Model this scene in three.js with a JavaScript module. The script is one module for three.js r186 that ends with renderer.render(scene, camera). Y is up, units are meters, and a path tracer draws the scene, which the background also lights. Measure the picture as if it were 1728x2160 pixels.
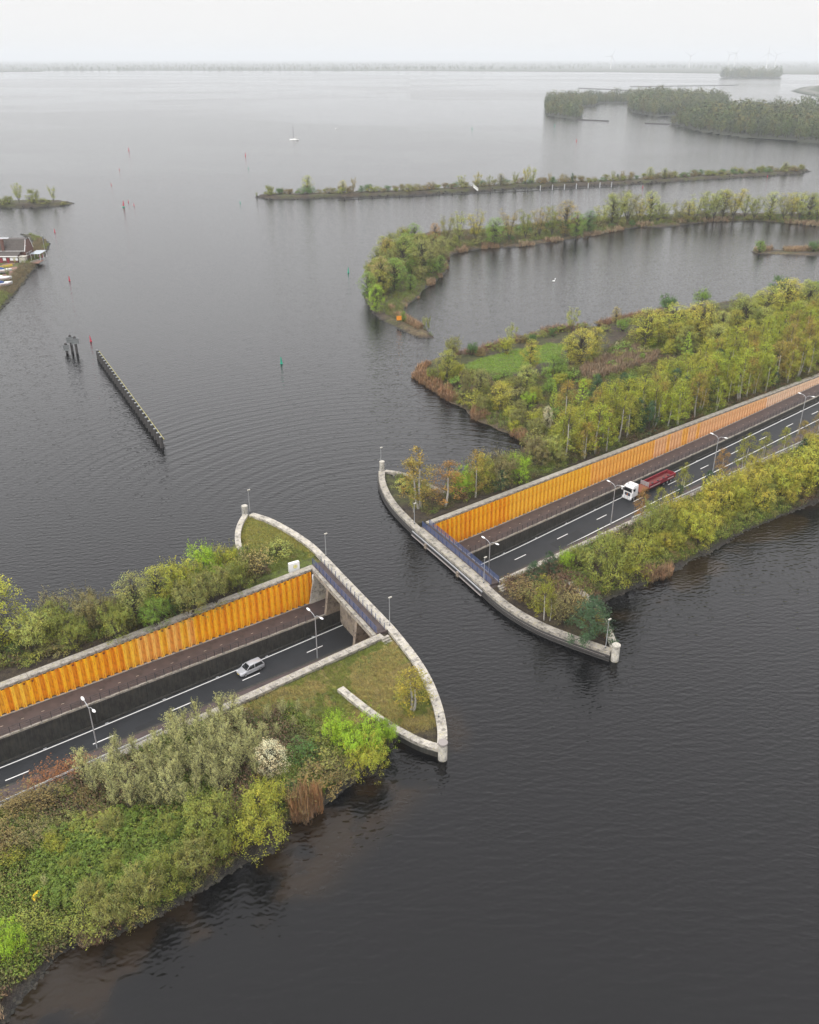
import * as THREE from 'three';
import { mergeGeometries } from 'three/addons/utils/BufferGeometryUtils.js';
import { RoundedBoxGeometry } from 'three/addons/geometries/RoundedBoxGeometry.js';

// ---------------------------------------------------------------- camera, sky, sun, exposure
const scene = new THREE.Scene();
const camera = new THREE.PerspectiveCamera(60.17, 819 / 1024, 0.5, 80000);
camera.position.set(0, 82, 0);
camera.rotation.x = -0.47474;
const renderer = new THREE.WebGLRenderer({ antialias: true });
renderer.toneMapping = THREE.LinearToneMapping;
renderer.toneMappingExposure = 0.93;
renderer.shadowMap.enabled = true;
{ // an even overcast: the standard rise of brightness from the horizon to the zenith
  const w = 256, h = 128, data = new Float32Array(w * h * 4);
  const sx = -0.585, sy = 0.545, sz = 0.60; // the sun, hidden behind the cloud behind the camera to the left, makes a wide soft brightening
  for (let j = 0; j < h; j++) for (let i = 0; i < w; i++) {
    const e = ((j + 0.5) / h - 0.5) * Math.PI, az = ((i + 0.5) / w - 0.5) * 2 * Math.PI, x = Math.cos(e) * Math.cos(az), y = Math.sin(e), z = Math.cos(e) * Math.sin(az), s = Math.max(0, y);
    const g = Math.acos(Math.min(1, Math.max(-1, x * sx + y * sy + z * sz))), L = (0.84 + 1.25 * Math.min(1, s * 2.3)) * (1 + 0.55 * Math.exp(-((g / 0.62) ** 2)));
    const k = Math.min(1, s * 2.5) * 0.025; data.set([L * (1 - k * 0.4), L * (0.99 - k * 0.5), L * (0.975 + k), 1], (j * w + i) * 4);
  }
  const t = new THREE.DataTexture(data, w, h, THREE.RGBAFormat, THREE.FloatType);
  t.mapping = THREE.EquirectangularReflectionMapping;
  t.magFilter = t.minFilter = THREE.LinearFilter;
  t.needsUpdate = true;
  scene.background = t;
  scene.environment = t;
}
const sun = new THREE.DirectionalLight(new THREE.Color(1, 0.95, 0.88), 1.5);
sun.position.set(-351, 327, 160);
sun.target.position.set(0, 0, -200);
sun.castShadow = true;
sun.shadow.radius = 60;
sun.shadow.mapSize.set(4096, 4096);
Object.assign(sun.shadow.camera, { left: -450, right: 450, top: 450, bottom: -450, near: 1, far: 1500 });
scene.add(sun, sun.target);
scene.fog = new THREE.FogExp2(new THREE.Color(0.84, 0.88, 0.905), 0.000115);

// ---------------------------------------------------------------- helpers
function rng(seed) { let a = seed >>> 0; return () => { a = (a + 0x6d2b79f5) | 0; let t = Math.imul(a ^ (a >>> 15), 1 | a); t = (t + Math.imul(t ^ (t >>> 7), 61 | t)) ^ t; return ((t ^ (t >>> 14)) >>> 0) / 4294967296; }; }
const lerp = (a, b, t) => a + (b - a) * t, clamp = (x, a = 0, b = 1) => Math.min(b, Math.max(a, x));
const smooth = (a, b, x) => { const t = clamp((x - a) / (b - a)); return t * t * (3 - 2 * t); };
const hash = (x, y, s) => { let h = Math.imul(x | 0, 374761393) + Math.imul(y | 0, 668265263) + Math.imul(s | 0, 1274126177); h = Math.imul(h ^ (h >>> 13), 1274126177); return ((h ^ (h >>> 16)) >>> 0) / 4294967296; };
function vnoise(x, y, s = 0, wrap = 0) {
  const xi = Math.floor(x), yi = Math.floor(y), u = x - xi, v = y - yi, a = u * u * (3 - 2 * u), b = v * v * (3 - 2 * v);
  const m = wrap ? (k) => ((k % wrap) + wrap) % wrap : (k) => k;
  return lerp(lerp(hash(m(xi), m(yi), s), hash(m(xi + 1), m(yi), s), a), lerp(hash(m(xi), m(yi + 1), s), hash(m(xi + 1), m(yi + 1), s), a), b);
}
function fbm(x, y, s = 0, oct = 4, wrap = 0) { let t = 0, a = 0.5, n = 0, f = 1; for (let o = 0; o < oct; o++) { t += a * vnoise(x * f, y * f, s + o * 17, wrap ? wrap * f : 0); n += a; a *= 0.5; f *= 2; } return t / n; }
const taken = new Map();
function numbered(name) { const k = taken.get(name) ?? -1; taken.set(name, k + 1); return k < 0 ? name : name + '_' + String(k + 1).padStart(3, '0'); }
function tag(o, label, category, group, kind) {
  if (label) o.userData.label = label;
  if (category) o.userData.category = category;
  if (group) o.userData.group = group;
  if (kind) o.userData.kind = kind;
  return o;
}
function shade(o) { o.castShadow = true; o.receiveShadow = true; return o; }
function thing(name, label, category, [x, y, z] = [0, 0, 0], turn = 0, group) {
  const o = new THREE.Group(); o.name = numbered(name); o.position.set(x, y, z); o.rotation.y = turn; scene.add(o);
  return tag(o, label, category, group);
}
function obj(name, geo, mat, parent = scene) {
  const g = Array.isArray(geo) ? join(geo) : geo, o = shade(new THREE.Mesh(g, mat));
  o.name = parent === scene ? numbered(name) : name; parent.add(o); return o;
}
function struct(name, geo, mat, label) { const o = obj(name, geo, mat); o.userData.kind = 'structure'; if (label) o.userData.label = label; return o; }
function join(list) {
  const plain = list.map((g) => { const k = g.index ? g.toNonIndexed() : g; for (const n of Object.keys(k.attributes)) if (!['position', 'normal', 'uv'].includes(n)) k.deleteAttribute(n); return k; });
  return plain.length === 1 ? plain[0] : mergeGeometries(plain);
}
function metric(g, s = 1) { // texture coordinates in metres over s
  const k = g.index ? g.toNonIndexed() : g, p = k.attributes.position, uv = new Float32Array(p.count * 2), a = new THREE.Vector3(), b = new THREE.Vector3(), c = new THREE.Vector3();
  for (let i = 0; i < p.count; i += 3) {
    a.fromBufferAttribute(p, i); b.fromBufferAttribute(p, i + 1); c.fromBufferAttribute(p, i + 2);
    const n = b.clone().sub(a).cross(c.clone().sub(a)), ax = Math.abs(n.x), ay = Math.abs(n.y), az = Math.abs(n.z);
    [a, b, c].forEach((q, j) => { const [u, v] = ay >= ax && ay >= az ? [q.x, q.z] : ax >= az ? [q.z, q.y] : [q.x, q.y]; uv[(i + j) * 2] = u / s; uv[(i + j) * 2 + 1] = v / s; });
  }
  k.setAttribute('uv', new THREE.BufferAttribute(uv, 2)); return k;
}
const box = (w, h, d, x = 0, y = 0, z = 0) => new THREE.BoxGeometry(w, h, d).translate(x, y, z);
const rbox = (w, h, d, x = 0, y = 0, z = 0, r = 0.05) => new RoundedBoxGeometry(w, h, d, 2, r).translate(x, y, z);
const cyl = (r0, r1, h, x = 0, y = 0, z = 0, n = 12) => new THREE.CylinderGeometry(r0, r1, h, n).translate(x, y + h / 2, z);
function rod(a, b, r, n = 6, r2 = r) {
  const A = new THREE.Vector3(...a), B = new THREE.Vector3(...b), d = B.clone().sub(A), g = new THREE.CylinderGeometry(r2, r, d.length(), n);
  return g.applyQuaternion(new THREE.Quaternion().setFromUnitVectors(new THREE.Vector3(0, 1, 0), d.normalize())).translate((A.x + B.x) / 2, (A.y + B.y) / 2, (A.z + B.z) / 2);
}
function prism(poly, d, bevel = 0) { // outline in x, y pushed along z
  const s = new THREE.Shape(poly.map(([x, y]) => new THREE.Vector2(x, y)));
  return new THREE.ExtrudeGeometry(s, { depth: d, bevelEnabled: bevel > 0, bevelSize: bevel, bevelThickness: bevel, bevelSegments: 2 });
}
// the road frame: s along the road, n across it towards the near side, h up
const TURN = 0.67400, RX = Math.cos(TURN), RZ = Math.sin(TURN), OX = -0.6, OZ = -132.7;
const road2world = (s, n) => [OX + s * RX + n * RZ, OZ - s * RZ + n * RX];
const world2road = (x, z) => [(x - OX) * RX - (z - OZ) * RZ, (x - OX) * RZ + (z - OZ) * RX];
const at = (s, n, h) => { const [x, z] = road2world(s, n); return [x, h, z]; };
function table(rows) { return (s) => { if (s <= rows[0][0]) return rows[0][1]; for (let i = 1; i < rows.length; i++) if (s <= rows[i][0]) { const [a, b] = [rows[i - 1], rows[i]], p = rows[i - 2] ?? a, q = rows[i + 1] ?? b, t = (s - a[0]) / (b[0] - a[0]), L = b[0] - a[0]; const m0 = (b[1] - p[1]) / (b[0] - p[0] || 1) * L, m1 = (q[1] - a[1]) / (q[0] - a[0] || 1) * L; return (2 * t ** 3 - 3 * t * t + 1) * a[1] + (t ** 3 - 2 * t * t + t) * m0 + (-2 * t ** 3 + 3 * t * t) * b[1] + (t ** 3 - t * t) * m1; } return rows[rows.length - 1][1]; }; }
const roadH = table([[-130, -4.2], [-90, -6.2], [-66, -7.25], [-42, -7.75], [-20, -8], [5, -8.05], [31, -7.75], [45, -7.15], [60, -6.5], [95, -5.1], [130, -3.6], [160, -2.4], [200, -1.2], [260, 0], [400, 0.4]]);
const pathH = table([[-130, 0.2], [-90, -2], [-66, -3.2], [-44, -4.1], [-11, -5.35], [5, -5.4], [22, -5.15], [72, -4.15], [109, -3.1], [161, -1], [200, 0], [260, 0.6], [400, 0.8]]);
function strip(n0, n1, H, a, b, step, up = 0, uvs = 4) { // a sheet along the road
  const k = Math.max(1, Math.ceil((b - a) / step)), pos = [], uv = [], idx = [];
  for (let i = 0; i <= k; i++) { const s = lerp(a, b, i / k), h = H(s) + up; pos.push(s, h, n0, s, h, n1); uv.push(s / uvs, n0 / uvs, s / uvs, n1 / uvs); if (i < k) { const q = i * 2; idx.push(q, q + 1, q + 2, q + 1, q + 3, q + 2); } }
  const g = new THREE.BufferGeometry(); g.setAttribute('position', new THREE.Float32BufferAttribute(pos, 3)); g.setAttribute('uv', new THREE.Float32BufferAttribute(uv, 2)); g.setIndex(idx); g.computeVertexNormals(); return g;
}
function slabAlong(n0, n1, top, bottom, a, b, step, uvs = 4) { // a solid along the road between two height functions
  const k = Math.max(1, Math.ceil((b - a) / step)), ring = (s) => [[s, top(s), n0], [s, top(s), n1], [s, bottom(s), n1], [s, bottom(s), n0]], tri = [];
  const quad = (p, q, r, t) => tri.push(...p, ...q, ...r, ...p, ...r, ...t);
  for (let i = 0; i < k; i++) { const A = ring(lerp(a, b, i / k)), B = ring(lerp(a, b, (i + 1) / k)); for (let j = 0; j < 4; j++) quad(A[j], A[(j + 1) % 4], B[(j + 1) % 4], B[j]); }
  const A = ring(a), B = ring(b); quad(A[3], A[2], A[1], A[0]); quad(B[0], B[1], B[2], B[3]);
  const g = new THREE.BufferGeometry(); g.setAttribute('position', new THREE.Float32BufferAttribute(tri, 3)); g.computeVertexNormals(); return metric(g, uvs);
}
function inRoadFrame(o) { o.position.set(OX, o.position.y, OZ); o.rotation.y = TURN; return o; }

// ---------------------------------------------------------------- textures and materials
function tex(size, fn, o = {}) {
  const h = o.h ?? size, d = new Uint8Array(size * h * 4);
  for (let j = 0; j < h; j++) for (let i = 0; i < size; i++) { const c = fn(i / size, j / h), k = (j * size + i) * 4; d[k] = clamp(c[0]) * 255; d[k + 1] = clamp(c[1]) * 255; d[k + 2] = clamp(c[2]) * 255; d[k + 3] = 255; }
  const t = new THREE.DataTexture(d, size, h); t.wrapS = t.wrapT = o.clamp ? THREE.ClampToEdgeWrapping : THREE.RepeatWrapping; t.magFilter = THREE.LinearFilter; t.minFilter = THREE.LinearMipmapLinearFilter; t.generateMipmaps = true;
  if (o.srgb !== false) t.colorSpace = THREE.SRGBColorSpace; t.needsUpdate = true; return t;
}
const lin = (r, g, b) => new THREE.Color().setRGB(r, g, b);
const std = (color, roughness = 0.85, more = {}) => new THREE.MeshStandardMaterial({ color, roughness, ...more });
const T = {};
T.concrete = tex(512, (u, v) => { const a = fbm(u * 6, v * 6, 3, 5, 6), b = fbm(u * 40, v * 40, 9, 3, 40), l = smooth(0.6, 0.72, fbm(u * 14, v * 14, 21, 4, 14)), d = smooth(0.56, 0.7, fbm(u * 9, v * 9, 31, 5, 9)); let k = 0.74 + 0.28 * (a - 0.5) + 0.26 * (b - 0.5); k = lerp(k, 0.46, d * 0.65); const c = [k * 1.0, k * 0.985, k * 0.95]; return [lerp(c[0], 0.78, l * 0.5), lerp(c[1], 0.76, l * 0.5), lerp(c[2], 0.62, l * 0.55)]; });
T.concreteBump = tex(256, (u, v) => { const k = fbm(u * 30, v * 30, 5, 4, 30); return [k, k, k]; }, { srgb: false });
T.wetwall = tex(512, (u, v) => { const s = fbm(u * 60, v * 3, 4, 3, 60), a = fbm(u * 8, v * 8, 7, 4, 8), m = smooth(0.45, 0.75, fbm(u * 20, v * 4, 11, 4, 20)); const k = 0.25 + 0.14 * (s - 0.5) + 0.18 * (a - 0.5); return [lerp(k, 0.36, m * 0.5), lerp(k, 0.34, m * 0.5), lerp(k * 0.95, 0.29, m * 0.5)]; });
T.asphalt = tex(512, (u, v) => { const a = fbm(u * 4, v * 4, 3, 4, 4), b = hash(u * 512, v * 512, 5), c = fbm(u * 2, v * 24, 8, 3, 2); const w = smooth(0.5, 0.62, fbm(u * 2, v * 7, 41, 4, 2)), k = 0.215 + 0.05 * (a - 0.5) + 0.06 * (b - 0.5) + 0.06 * (c - 0.5) - 0.025 * w; return [k * 0.98, k, k * 1.03]; });
T.path = tex(512, (u, v) => { const a = fbm(u * 6, v * 6, 13, 5, 6), b = hash(u * 512, v * 512, 6), w = smooth(0.55, 0.7, fbm(u * 5, v * 5, 3, 4, 5)); const k = 0.30 + 0.08 * (a - 0.5) + 0.05 * (b - 0.5) - 0.05 * w; return [k * 1.06, k * 0.93, k * 0.9]; });
T.steel = tex(512, (u, v) => { const s = fbm(u * 48, v * 2, 3, 3, 48), r = smooth(0.6, 0.78, fbm(u * 26, v * 10, 17, 5, 26)), q = smooth(0.55, 0.75, fbm(u * 9, v * 14, 27, 5, 9)), k = 0.97 + 0.12 * (s - 0.5) - 0.12 * q; return [lerp(k, 0.66, r * 0.6), lerp(k, 0.5, r * 0.7), lerp(k, 0.4, r * 0.7)]; });
T.ground = tex(1024, (u, v) => { const a = fbm(u * 10, v * 10, 3, 5, 10), b = fbm(u * 90, v * 90, 12, 3, 90), c = hash(u * 1024, v * 1024, 4); const k = 0.66 + 0.5 * (a - 0.5) + 0.75 * (b - 0.5) + 0.16 * (c - 0.5); return [k, k * (0.98 + 0.12 * (a - 0.5)), k * (0.94 + 0.2 * (b - 0.5))]; });
T.groundBump = tex(512, (u, v) => { const k = 0.6 * fbm(u * 40, v * 40, 5, 4, 40) + 0.4 * hash(u * 512, v * 512, 9); return [k, k, k]; }, { srgb: false });
T.bark = tex(128, (u, v) => { const k = 0.7 + 0.5 * (fbm(u * 8, v * 20, 3, 3, 4) - 0.5); return [k, k, k]; });
T.rooftile = tex(256, (u, v) => { const r = (v * 16) % 1, k = 0.62 + 0.25 * (fbm(u * 12, v * 12, 3, 4, 12) - 0.5) - (r < 0.12 ? 0.12 : 0) + 0.1 * (hash(u * 24, v * 16, 3) - 0.5); return [k, k, k]; });
T.brick = tex(256, (u, v) => { const row = Math.floor(v * 32), x = u * 12 + (row % 2) * 0.5, mortar = (v * 32) % 1 < 0.16 || x % 1 < 0.08, k = 0.8 + 0.35 * (hash(Math.floor(x), row, 3) - 0.5); return mortar ? [0.75, 0.72, 0.68] : [k, k * 0.98, k * 0.96]; });
{ // one tile of wind chop: many small waves of whole numbers of lengths across the tile
  const N = 1024, L = 27, r = rng(77), waves = [];
  for (let i = 0; i < 64; i++) { const wl = 0.40 * Math.pow(4.2, r()), th = -0.15 + (r() + r() + r() - 1.5) * 1.05, kx = Math.round((L / wl) * Math.sin(th)), ky = Math.round((L / wl) * Math.cos(th)); waves.push([kx, ky, r() * 6.283, 0.0023 * Math.pow(wl, 0.95)]); }
  const hgt = new Float32Array(N * N), S = new Float32Array(N), C = new Float32Array(N);
  for (let i = 0; i < N; i++) { S[i] = Math.sin((i / N) * 2 * Math.PI); C[i] = Math.cos((i / N) * 2 * Math.PI); }
  for (const [kx, ky, ph, a] of waves) { const cp = Math.cos(ph), sp = Math.sin(ph); for (let j = 0; j < N; j++) { const jj = ((ky * j) % N + N) % N; for (let i = 0; i < N; i++) { const q = (((kx * i) % N + N) % N + jj) % N; hgt[j * N + i] += a * (C[q] * cp - S[q] * sp); } } }
  let lo = 1e9, hi = -1e9; for (const v of hgt) { lo = Math.min(lo, v); hi = Math.max(hi, v); }
  const d = new Float32Array(N * N * 4); for (let k = 0; k < N * N; k++) { const v = (hgt[k] - lo) / (hi - lo); d.set([v, v, v, 1], k * 4); }
  T.chopHeight = hi - lo;
  T.chop = new THREE.DataTexture(d, N, N, THREE.RGBAFormat, THREE.FloatType); T.chop.wrapS = T.chop.wrapT = THREE.RepeatWrapping; T.chop.magFilter = THREE.LinearFilter; T.chop.minFilter = THREE.LinearMipmapLinearFilter; T.chop.generateMipmaps = true; T.chop.needsUpdate = true;
}
const M = {
  concrete: std(lin(0.56, 0.53, 0.49), 0.92, { map: T.concrete, bumpMap: T.concreteBump, bumpScale: 0.012 }),
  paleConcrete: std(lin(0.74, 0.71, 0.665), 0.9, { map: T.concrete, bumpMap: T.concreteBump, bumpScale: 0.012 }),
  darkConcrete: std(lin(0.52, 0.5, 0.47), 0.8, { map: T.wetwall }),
  pierConcrete: std(lin(0.42, 0.36, 0.31), 0.9, { map: T.concrete }),
  white: std(lin(0.72, 0.72, 0.70), 0.6), offwhite: std(lin(0.85, 0.83, 0.79), 0.8, { map: T.concrete }),
  asphalt: std(lin(0.40, 0.42, 0.455), 0.65, { map: T.asphalt }),
  path: std(lin(0.72, 0.66, 0.64), 0.75, { map: T.path }),
  paint: std(lin(0.72, 0.71, 0.68), 0.6),
  galv: std(lin(0.42, 0.43, 0.44), 0.45, { metalness: 0.4 }), darkSteel: std(lin(0.045, 0.045, 0.05), 0.6),
  blue: std(lin(0.035, 0.06, 0.15), 0.45), timber: std(lin(0.045, 0.042, 0.04), 0.9), boardGrey: std(lin(0.17, 0.18, 0.18), 0.6), dullPaint: std(lin(0.4, 0.33, 0.26), 0.8), yardBrick: std(lin(0.20, 0.115, 0.085), 0.9), paleTimber: std(lin(0.26, 0.235, 0.22), 0.8),
  tyre: std(lin(0.02, 0.02, 0.02), 0.8), glass: std(lin(0.012, 0.014, 0.016), 0.06), rim: std(lin(0.35, 0.35, 0.36), 0.35, { metalness: 0.7 }),
  silver: new THREE.MeshPhysicalMaterial({ color: lin(0.5, 0.51, 0.53), metalness: 0.35, roughness: 0.35, clearcoat: 1, clearcoatRoughness: 0.08 }),
  truckWhite: new THREE.MeshPhysicalMaterial({ color: lin(0.78, 0.78, 0.78), roughness: 0.35, clearcoat: 1, clearcoatRoughness: 0.1 }),
  red: std(lin(0.2, 0.012, 0.022), 0.5), redWorn: std(lin(0.36, 0.09, 0.06), 0.7), rust: std(lin(0.22, 0.075, 0.04), 0.85), deckRed: std(lin(0.16, 0.04, 0.035), 0.8),
  headlamp: std(lin(0.7, 0.72, 0.75), 0.1), plate: std(lin(0.75, 0.55, 0.05), 0.5), amber: std(lin(0.7, 0.25, 0.02), 0.4),
  buoyRed: std(lin(0.42, 0.015, 0.045), 0.5), buoyGreen: std(lin(0.0, 0.28, 0.17), 0.5),
  brick: std(lin(0.2, 0.105, 0.085), 0.9, { map: T.brick }), roof: std(lin(0.22, 0.19, 0.17), 0.9, { map: T.rooftile }),
  wood: std(lin(1, 1, 1), 0.95, { vertexColors: true, map: T.bark }),
};
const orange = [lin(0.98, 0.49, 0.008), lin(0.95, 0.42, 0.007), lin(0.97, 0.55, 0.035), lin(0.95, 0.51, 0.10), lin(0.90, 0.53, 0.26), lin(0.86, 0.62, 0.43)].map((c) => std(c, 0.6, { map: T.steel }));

// ---------------------------------------------------------------- water
let waterMat;
{
  const far = 60000, s = new THREE.Shape([[-far, -4000], [far, -4000], [far, far], [-far, far]].map(([x, y]) => new THREE.Vector2(x, y)));
  for (const hole of [[[-130, -12.4], [-8.3, -12.4], [-12.1, 12], [-130, 12]], [[12.6, -12.4], [300, -12.4], [300, 12], [8.4, 12]]]) s.holes.push(new THREE.Path(hole.map(([a, n]) => { const [x, z] = road2world(a, n); return new THREE.Vector2(x, -z); })));
  const g = new THREE.ShapeGeometry(s).rotateX(-Math.PI / 2), p = g.attributes.position, uv = new Float32Array(p.count * 2), uv1 = new Float32Array(p.count * 2), uv2 = new Float32Array(p.count * 2), uv3 = new Float32Array(p.count * 2);
  for (let i = 0; i < p.count; i++) { uv[2 * i] = p.getX(i) / 27; uv[2 * i + 1] = -p.getZ(i) / 27; uv1[2 * i] = (p.getX(i) + 130) / 210; uv1[2 * i + 1] = (p.getZ(i) + 340) / 210; uv2[2 * i] = p.getX(i) / 5200; uv2[2 * i + 1] = p.getZ(i) / 3900; uv3[2 * i] = (p.getX(i) + 75) / 215; uv3[2 * i + 1] = (p.getZ(i) + 200) / 215; }
  g.setAttribute('uv', new THREE.BufferAttribute(uv, 2)); g.setAttribute('uv1', new THREE.BufferAttribute(uv1, 2)); g.setAttribute('uv2', new THREE.BufferAttribute(uv2, 2)); g.setAttribute('uv3', new THREE.BufferAttribute(uv3, 2));
  const gusts = tex(1024, (u, v) => { const w = fbm(u * 5, v * 5, 51, 4, 5), k = 0.09 + 0.06 * smooth(0.4, 0.64, fbm(u * 9 + w * 3, v * 13 + w * 2, 52, 6)); return [k, k, k]; }, { srgb: false }); // calm slicks and ruffled patches
  gusts.channel = 2;
  const rings = (() => { // the waves that run out of the channel mouth in widening arcs, as slopes
    const N = 2048, hg = new Float32Array(N * N), d = new Uint8Array(N * N * 4), px = 210 / N;
    for (let j = 0; j < N; j++) for (let i = 0; i < N; i++) {
      const u = i / N, v = j / N, x = u * 210 - 130, z = v * 210 - 340, dx = x + 1, dz = z + 150, r = Math.hypot(dx, dz), a = Math.abs(Math.atan2(dx, -dz));
      const env = smooth(16, 32, r) * smooth(150, 60, r) * smooth(1.6, 0.8, a) * smooth(0, 0.06, u) * smooth(1, 0.94, u) * smooth(0, 0.06, v) * smooth(1, 0.94, v);
      if (env <= 0) continue;
      const w = 5 * vnoise(x * 0.05, z * 0.05, 5);
      hg[j * N + i] = env * (0.3 + vnoise(x * 0.035 + 9, z * 0.035, 8)) * (0.036 * Math.sin(r * 2.05 + w) + 0.014 * Math.sin(r * 3.7 + w * 1.6 + 1));
    }
    for (let j = 0; j < N; j++) for (let i = 0; i < N; i++) { const sx = i > 0 && i < N - 1 ? (hg[j * N + i + 1] - hg[j * N + i - 1]) / (2 * px) : 0, sz = j > 0 && j < N - 1 ? (hg[(j + 1) * N + i] - hg[(j - 1) * N + i]) / (2 * px) : 0, l = 1 / Math.hypot(sx, sz, 1), k = (j * N + i) * 4; d[k] = (-sx * l * 0.5 + 0.5) * 255; d[k + 1] = (-sz * l * 0.5 + 0.5) * 255; d[k + 2] = (l * 0.5 + 0.5) * 255; d[k + 3] = 255; }
    const t = new THREE.DataTexture(d, N, N); t.magFilter = THREE.LinearFilter; t.minFilter = THREE.LinearFilter; t.needsUpdate = true; return t;
  })();
  rings.channel = 1;
  const m = new THREE.MeshPhysicalMaterial({ color: lin(1, 1, 1), roughness: 1, roughnessMap: gusts, ior: 1.333, specularIntensity: 0.92, normalMap: rings, normalScale: new THREE.Vector2(1, 1), bumpMap: T.chop, bumpScale: T.chopHeight });
  waterMat = m;
  struct('water', g, m, 'grey lake water with small wind waves');
}

// ---------------------------------------------------------------- road, cycle path and the walls of the cutting
{
  const road = inRoadFrame(struct('road', slabAlong(-6.85, 3.1, roadH, (s) => roadH(s) - 0.4, -130, 300, 4, 5), M.asphalt, 'dark asphalt road running down under the water channel'));
  for (const [n, w] of [[-5.8, 0.2], [0.35, 0.2]]) obj('edge_line', strip(n - w / 2, n + w / 2, roadH, -130, 300, 4, 0.008), M.paint, road);
  for (let k = -9; k < 22; k++) { const s = -30.1 + 12.35 * k; obj('lane_dash', strip(-2.88, -2.7, roadH, s - 1.6, s + 1.6, 1.6, 0.008), M.paint, road); }
  const patchMat = std(lin(0.33, 0.34, 0.36), 0.7, { map: T.asphalt }), pr = rng(64);
  for (let s = -95; s < 180; s += 14 + pr() * 22) { const n = pr() < 0.5 ? -5.5 : -2.5, w = 1.2 + pr() * 1.4; obj('asphalt_patch', strip(n, n + w, roadH, s, s + 2 + pr() * 9, 2, 0.004), patchMat, road); }
  for (let s = -118; s < 200; s += 9.25) obj('drain_cover', strip(-6.22, -5.95, roadH, s, s + 0.5, 0.5, 0.012), M.galv, road);
  const path = inRoadFrame(struct('cycle_path', slabAlong(-12.2, -6.9, pathH, (s) => pathH(s) - 0.5, -130, 300, 4, 6), M.path, 'brown cycle path beside the orange sheet piles'));
  for (let k = -36; k < 90; k++) obj('centre_dash', strip(-9.48, -9.38, pathH, k * 2.9, k * 2.9 + 0.42, 0.6, 0.008), M.dullPaint, path);
  obj('kerb', slabAlong(-7.12, -6.78, (s) => pathH(s) + 0.14, (s) => pathH(s) - 0.1, -130, 300, 4, 4), M.concrete, path);
  obj('kerb', slabAlong(-11.85, -11.55, (s) => pathH(s) + 0.09, (s) => pathH(s) - 0.1, -130, 300, 4, 4), M.concrete, path);
  const rw = inRoadFrame(thing('retaining_wall', 'dark stained concrete wall between the road and the higher cycle path', 'retaining wall'));
  for (let s = -130; s < 290; s += 12) obj('wall_panel', slabAlong(-6.98, -6.72, (q) => pathH(q) - 0.11, (q) => Math.min(roadH(q), pathH(q) - 0.3) - 0.3, s + 0.02, s + 11.98, 3, 6), M.darkConcrete, rw);
  for (let s = -128; s < 290; s += 18.5) obj('wall_fin', prism([[0, 0], [0.35, 0], [0, 1]], 0.3).rotateY(-Math.PI / 2).scale(1, Math.max(0.4, pathH(s) - roadH(s) - 0.3), 1).translate(s, roadH(s), -6.72), M.darkConcrete, rw);
  obj('barrier_foot', slabAlong(-6.72, -6.3, (s) => roadH(s) + 0.22, (s) => roadH(s) - 0.2, -130, 300, 4, 4), M.darkConcrete, rw);
  const nw = inRoadFrame(thing('retaining_wall', 'concrete wall on the near side of the road, mostly hidden below the near coping', 'retaining wall'));
  obj('wall_face', slabAlong(3.1, 3.5, (s) => Math.max(pathH(s), roadH(s) + 0.3), (s) => roadH(s) - 0.5, -130, 300, 4, 6), M.darkConcrete, nw);
  obj('upper_ledge', slabAlong(3.5, 12.1, (s) => Math.max(pathH(s), roadH(s) + 0.3) - 0.01, (s) => pathH(s) - 0.6, -130, 300, 4, 6), M.path, nw);
}
function cycleRail(a, b, label) {
  const t = thing('path_railing', label, 'railing', at(a, -7, 0), TURN, 'railings along the cycle path');
  const post = box(0.07, 1.15, 0.07, 0, 0.57, 0);
  for (let s = a; s <= b; s += 1.45) { const o = obj('post', post, M.darkSteel, t); o.position.set(s - a, pathH(s) + 0.13, 0); }
  for (const h of [1.14, 0.78, 0.42]) obj('rail', slabAlong(-0.018, 0.018, (q) => pathH(q + a) + 0.15 + h, (q) => pathH(q + a) + 0.115 + h, 0, b - a, 3), M.darkSteel, t);
}
cycleRail(-95, -14, 'thin dark railing on the edge of the cycle path left of the channel');
cycleRail(13, 198, 'long dark post railing on the edge of the cycle path right of the channel');

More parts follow.
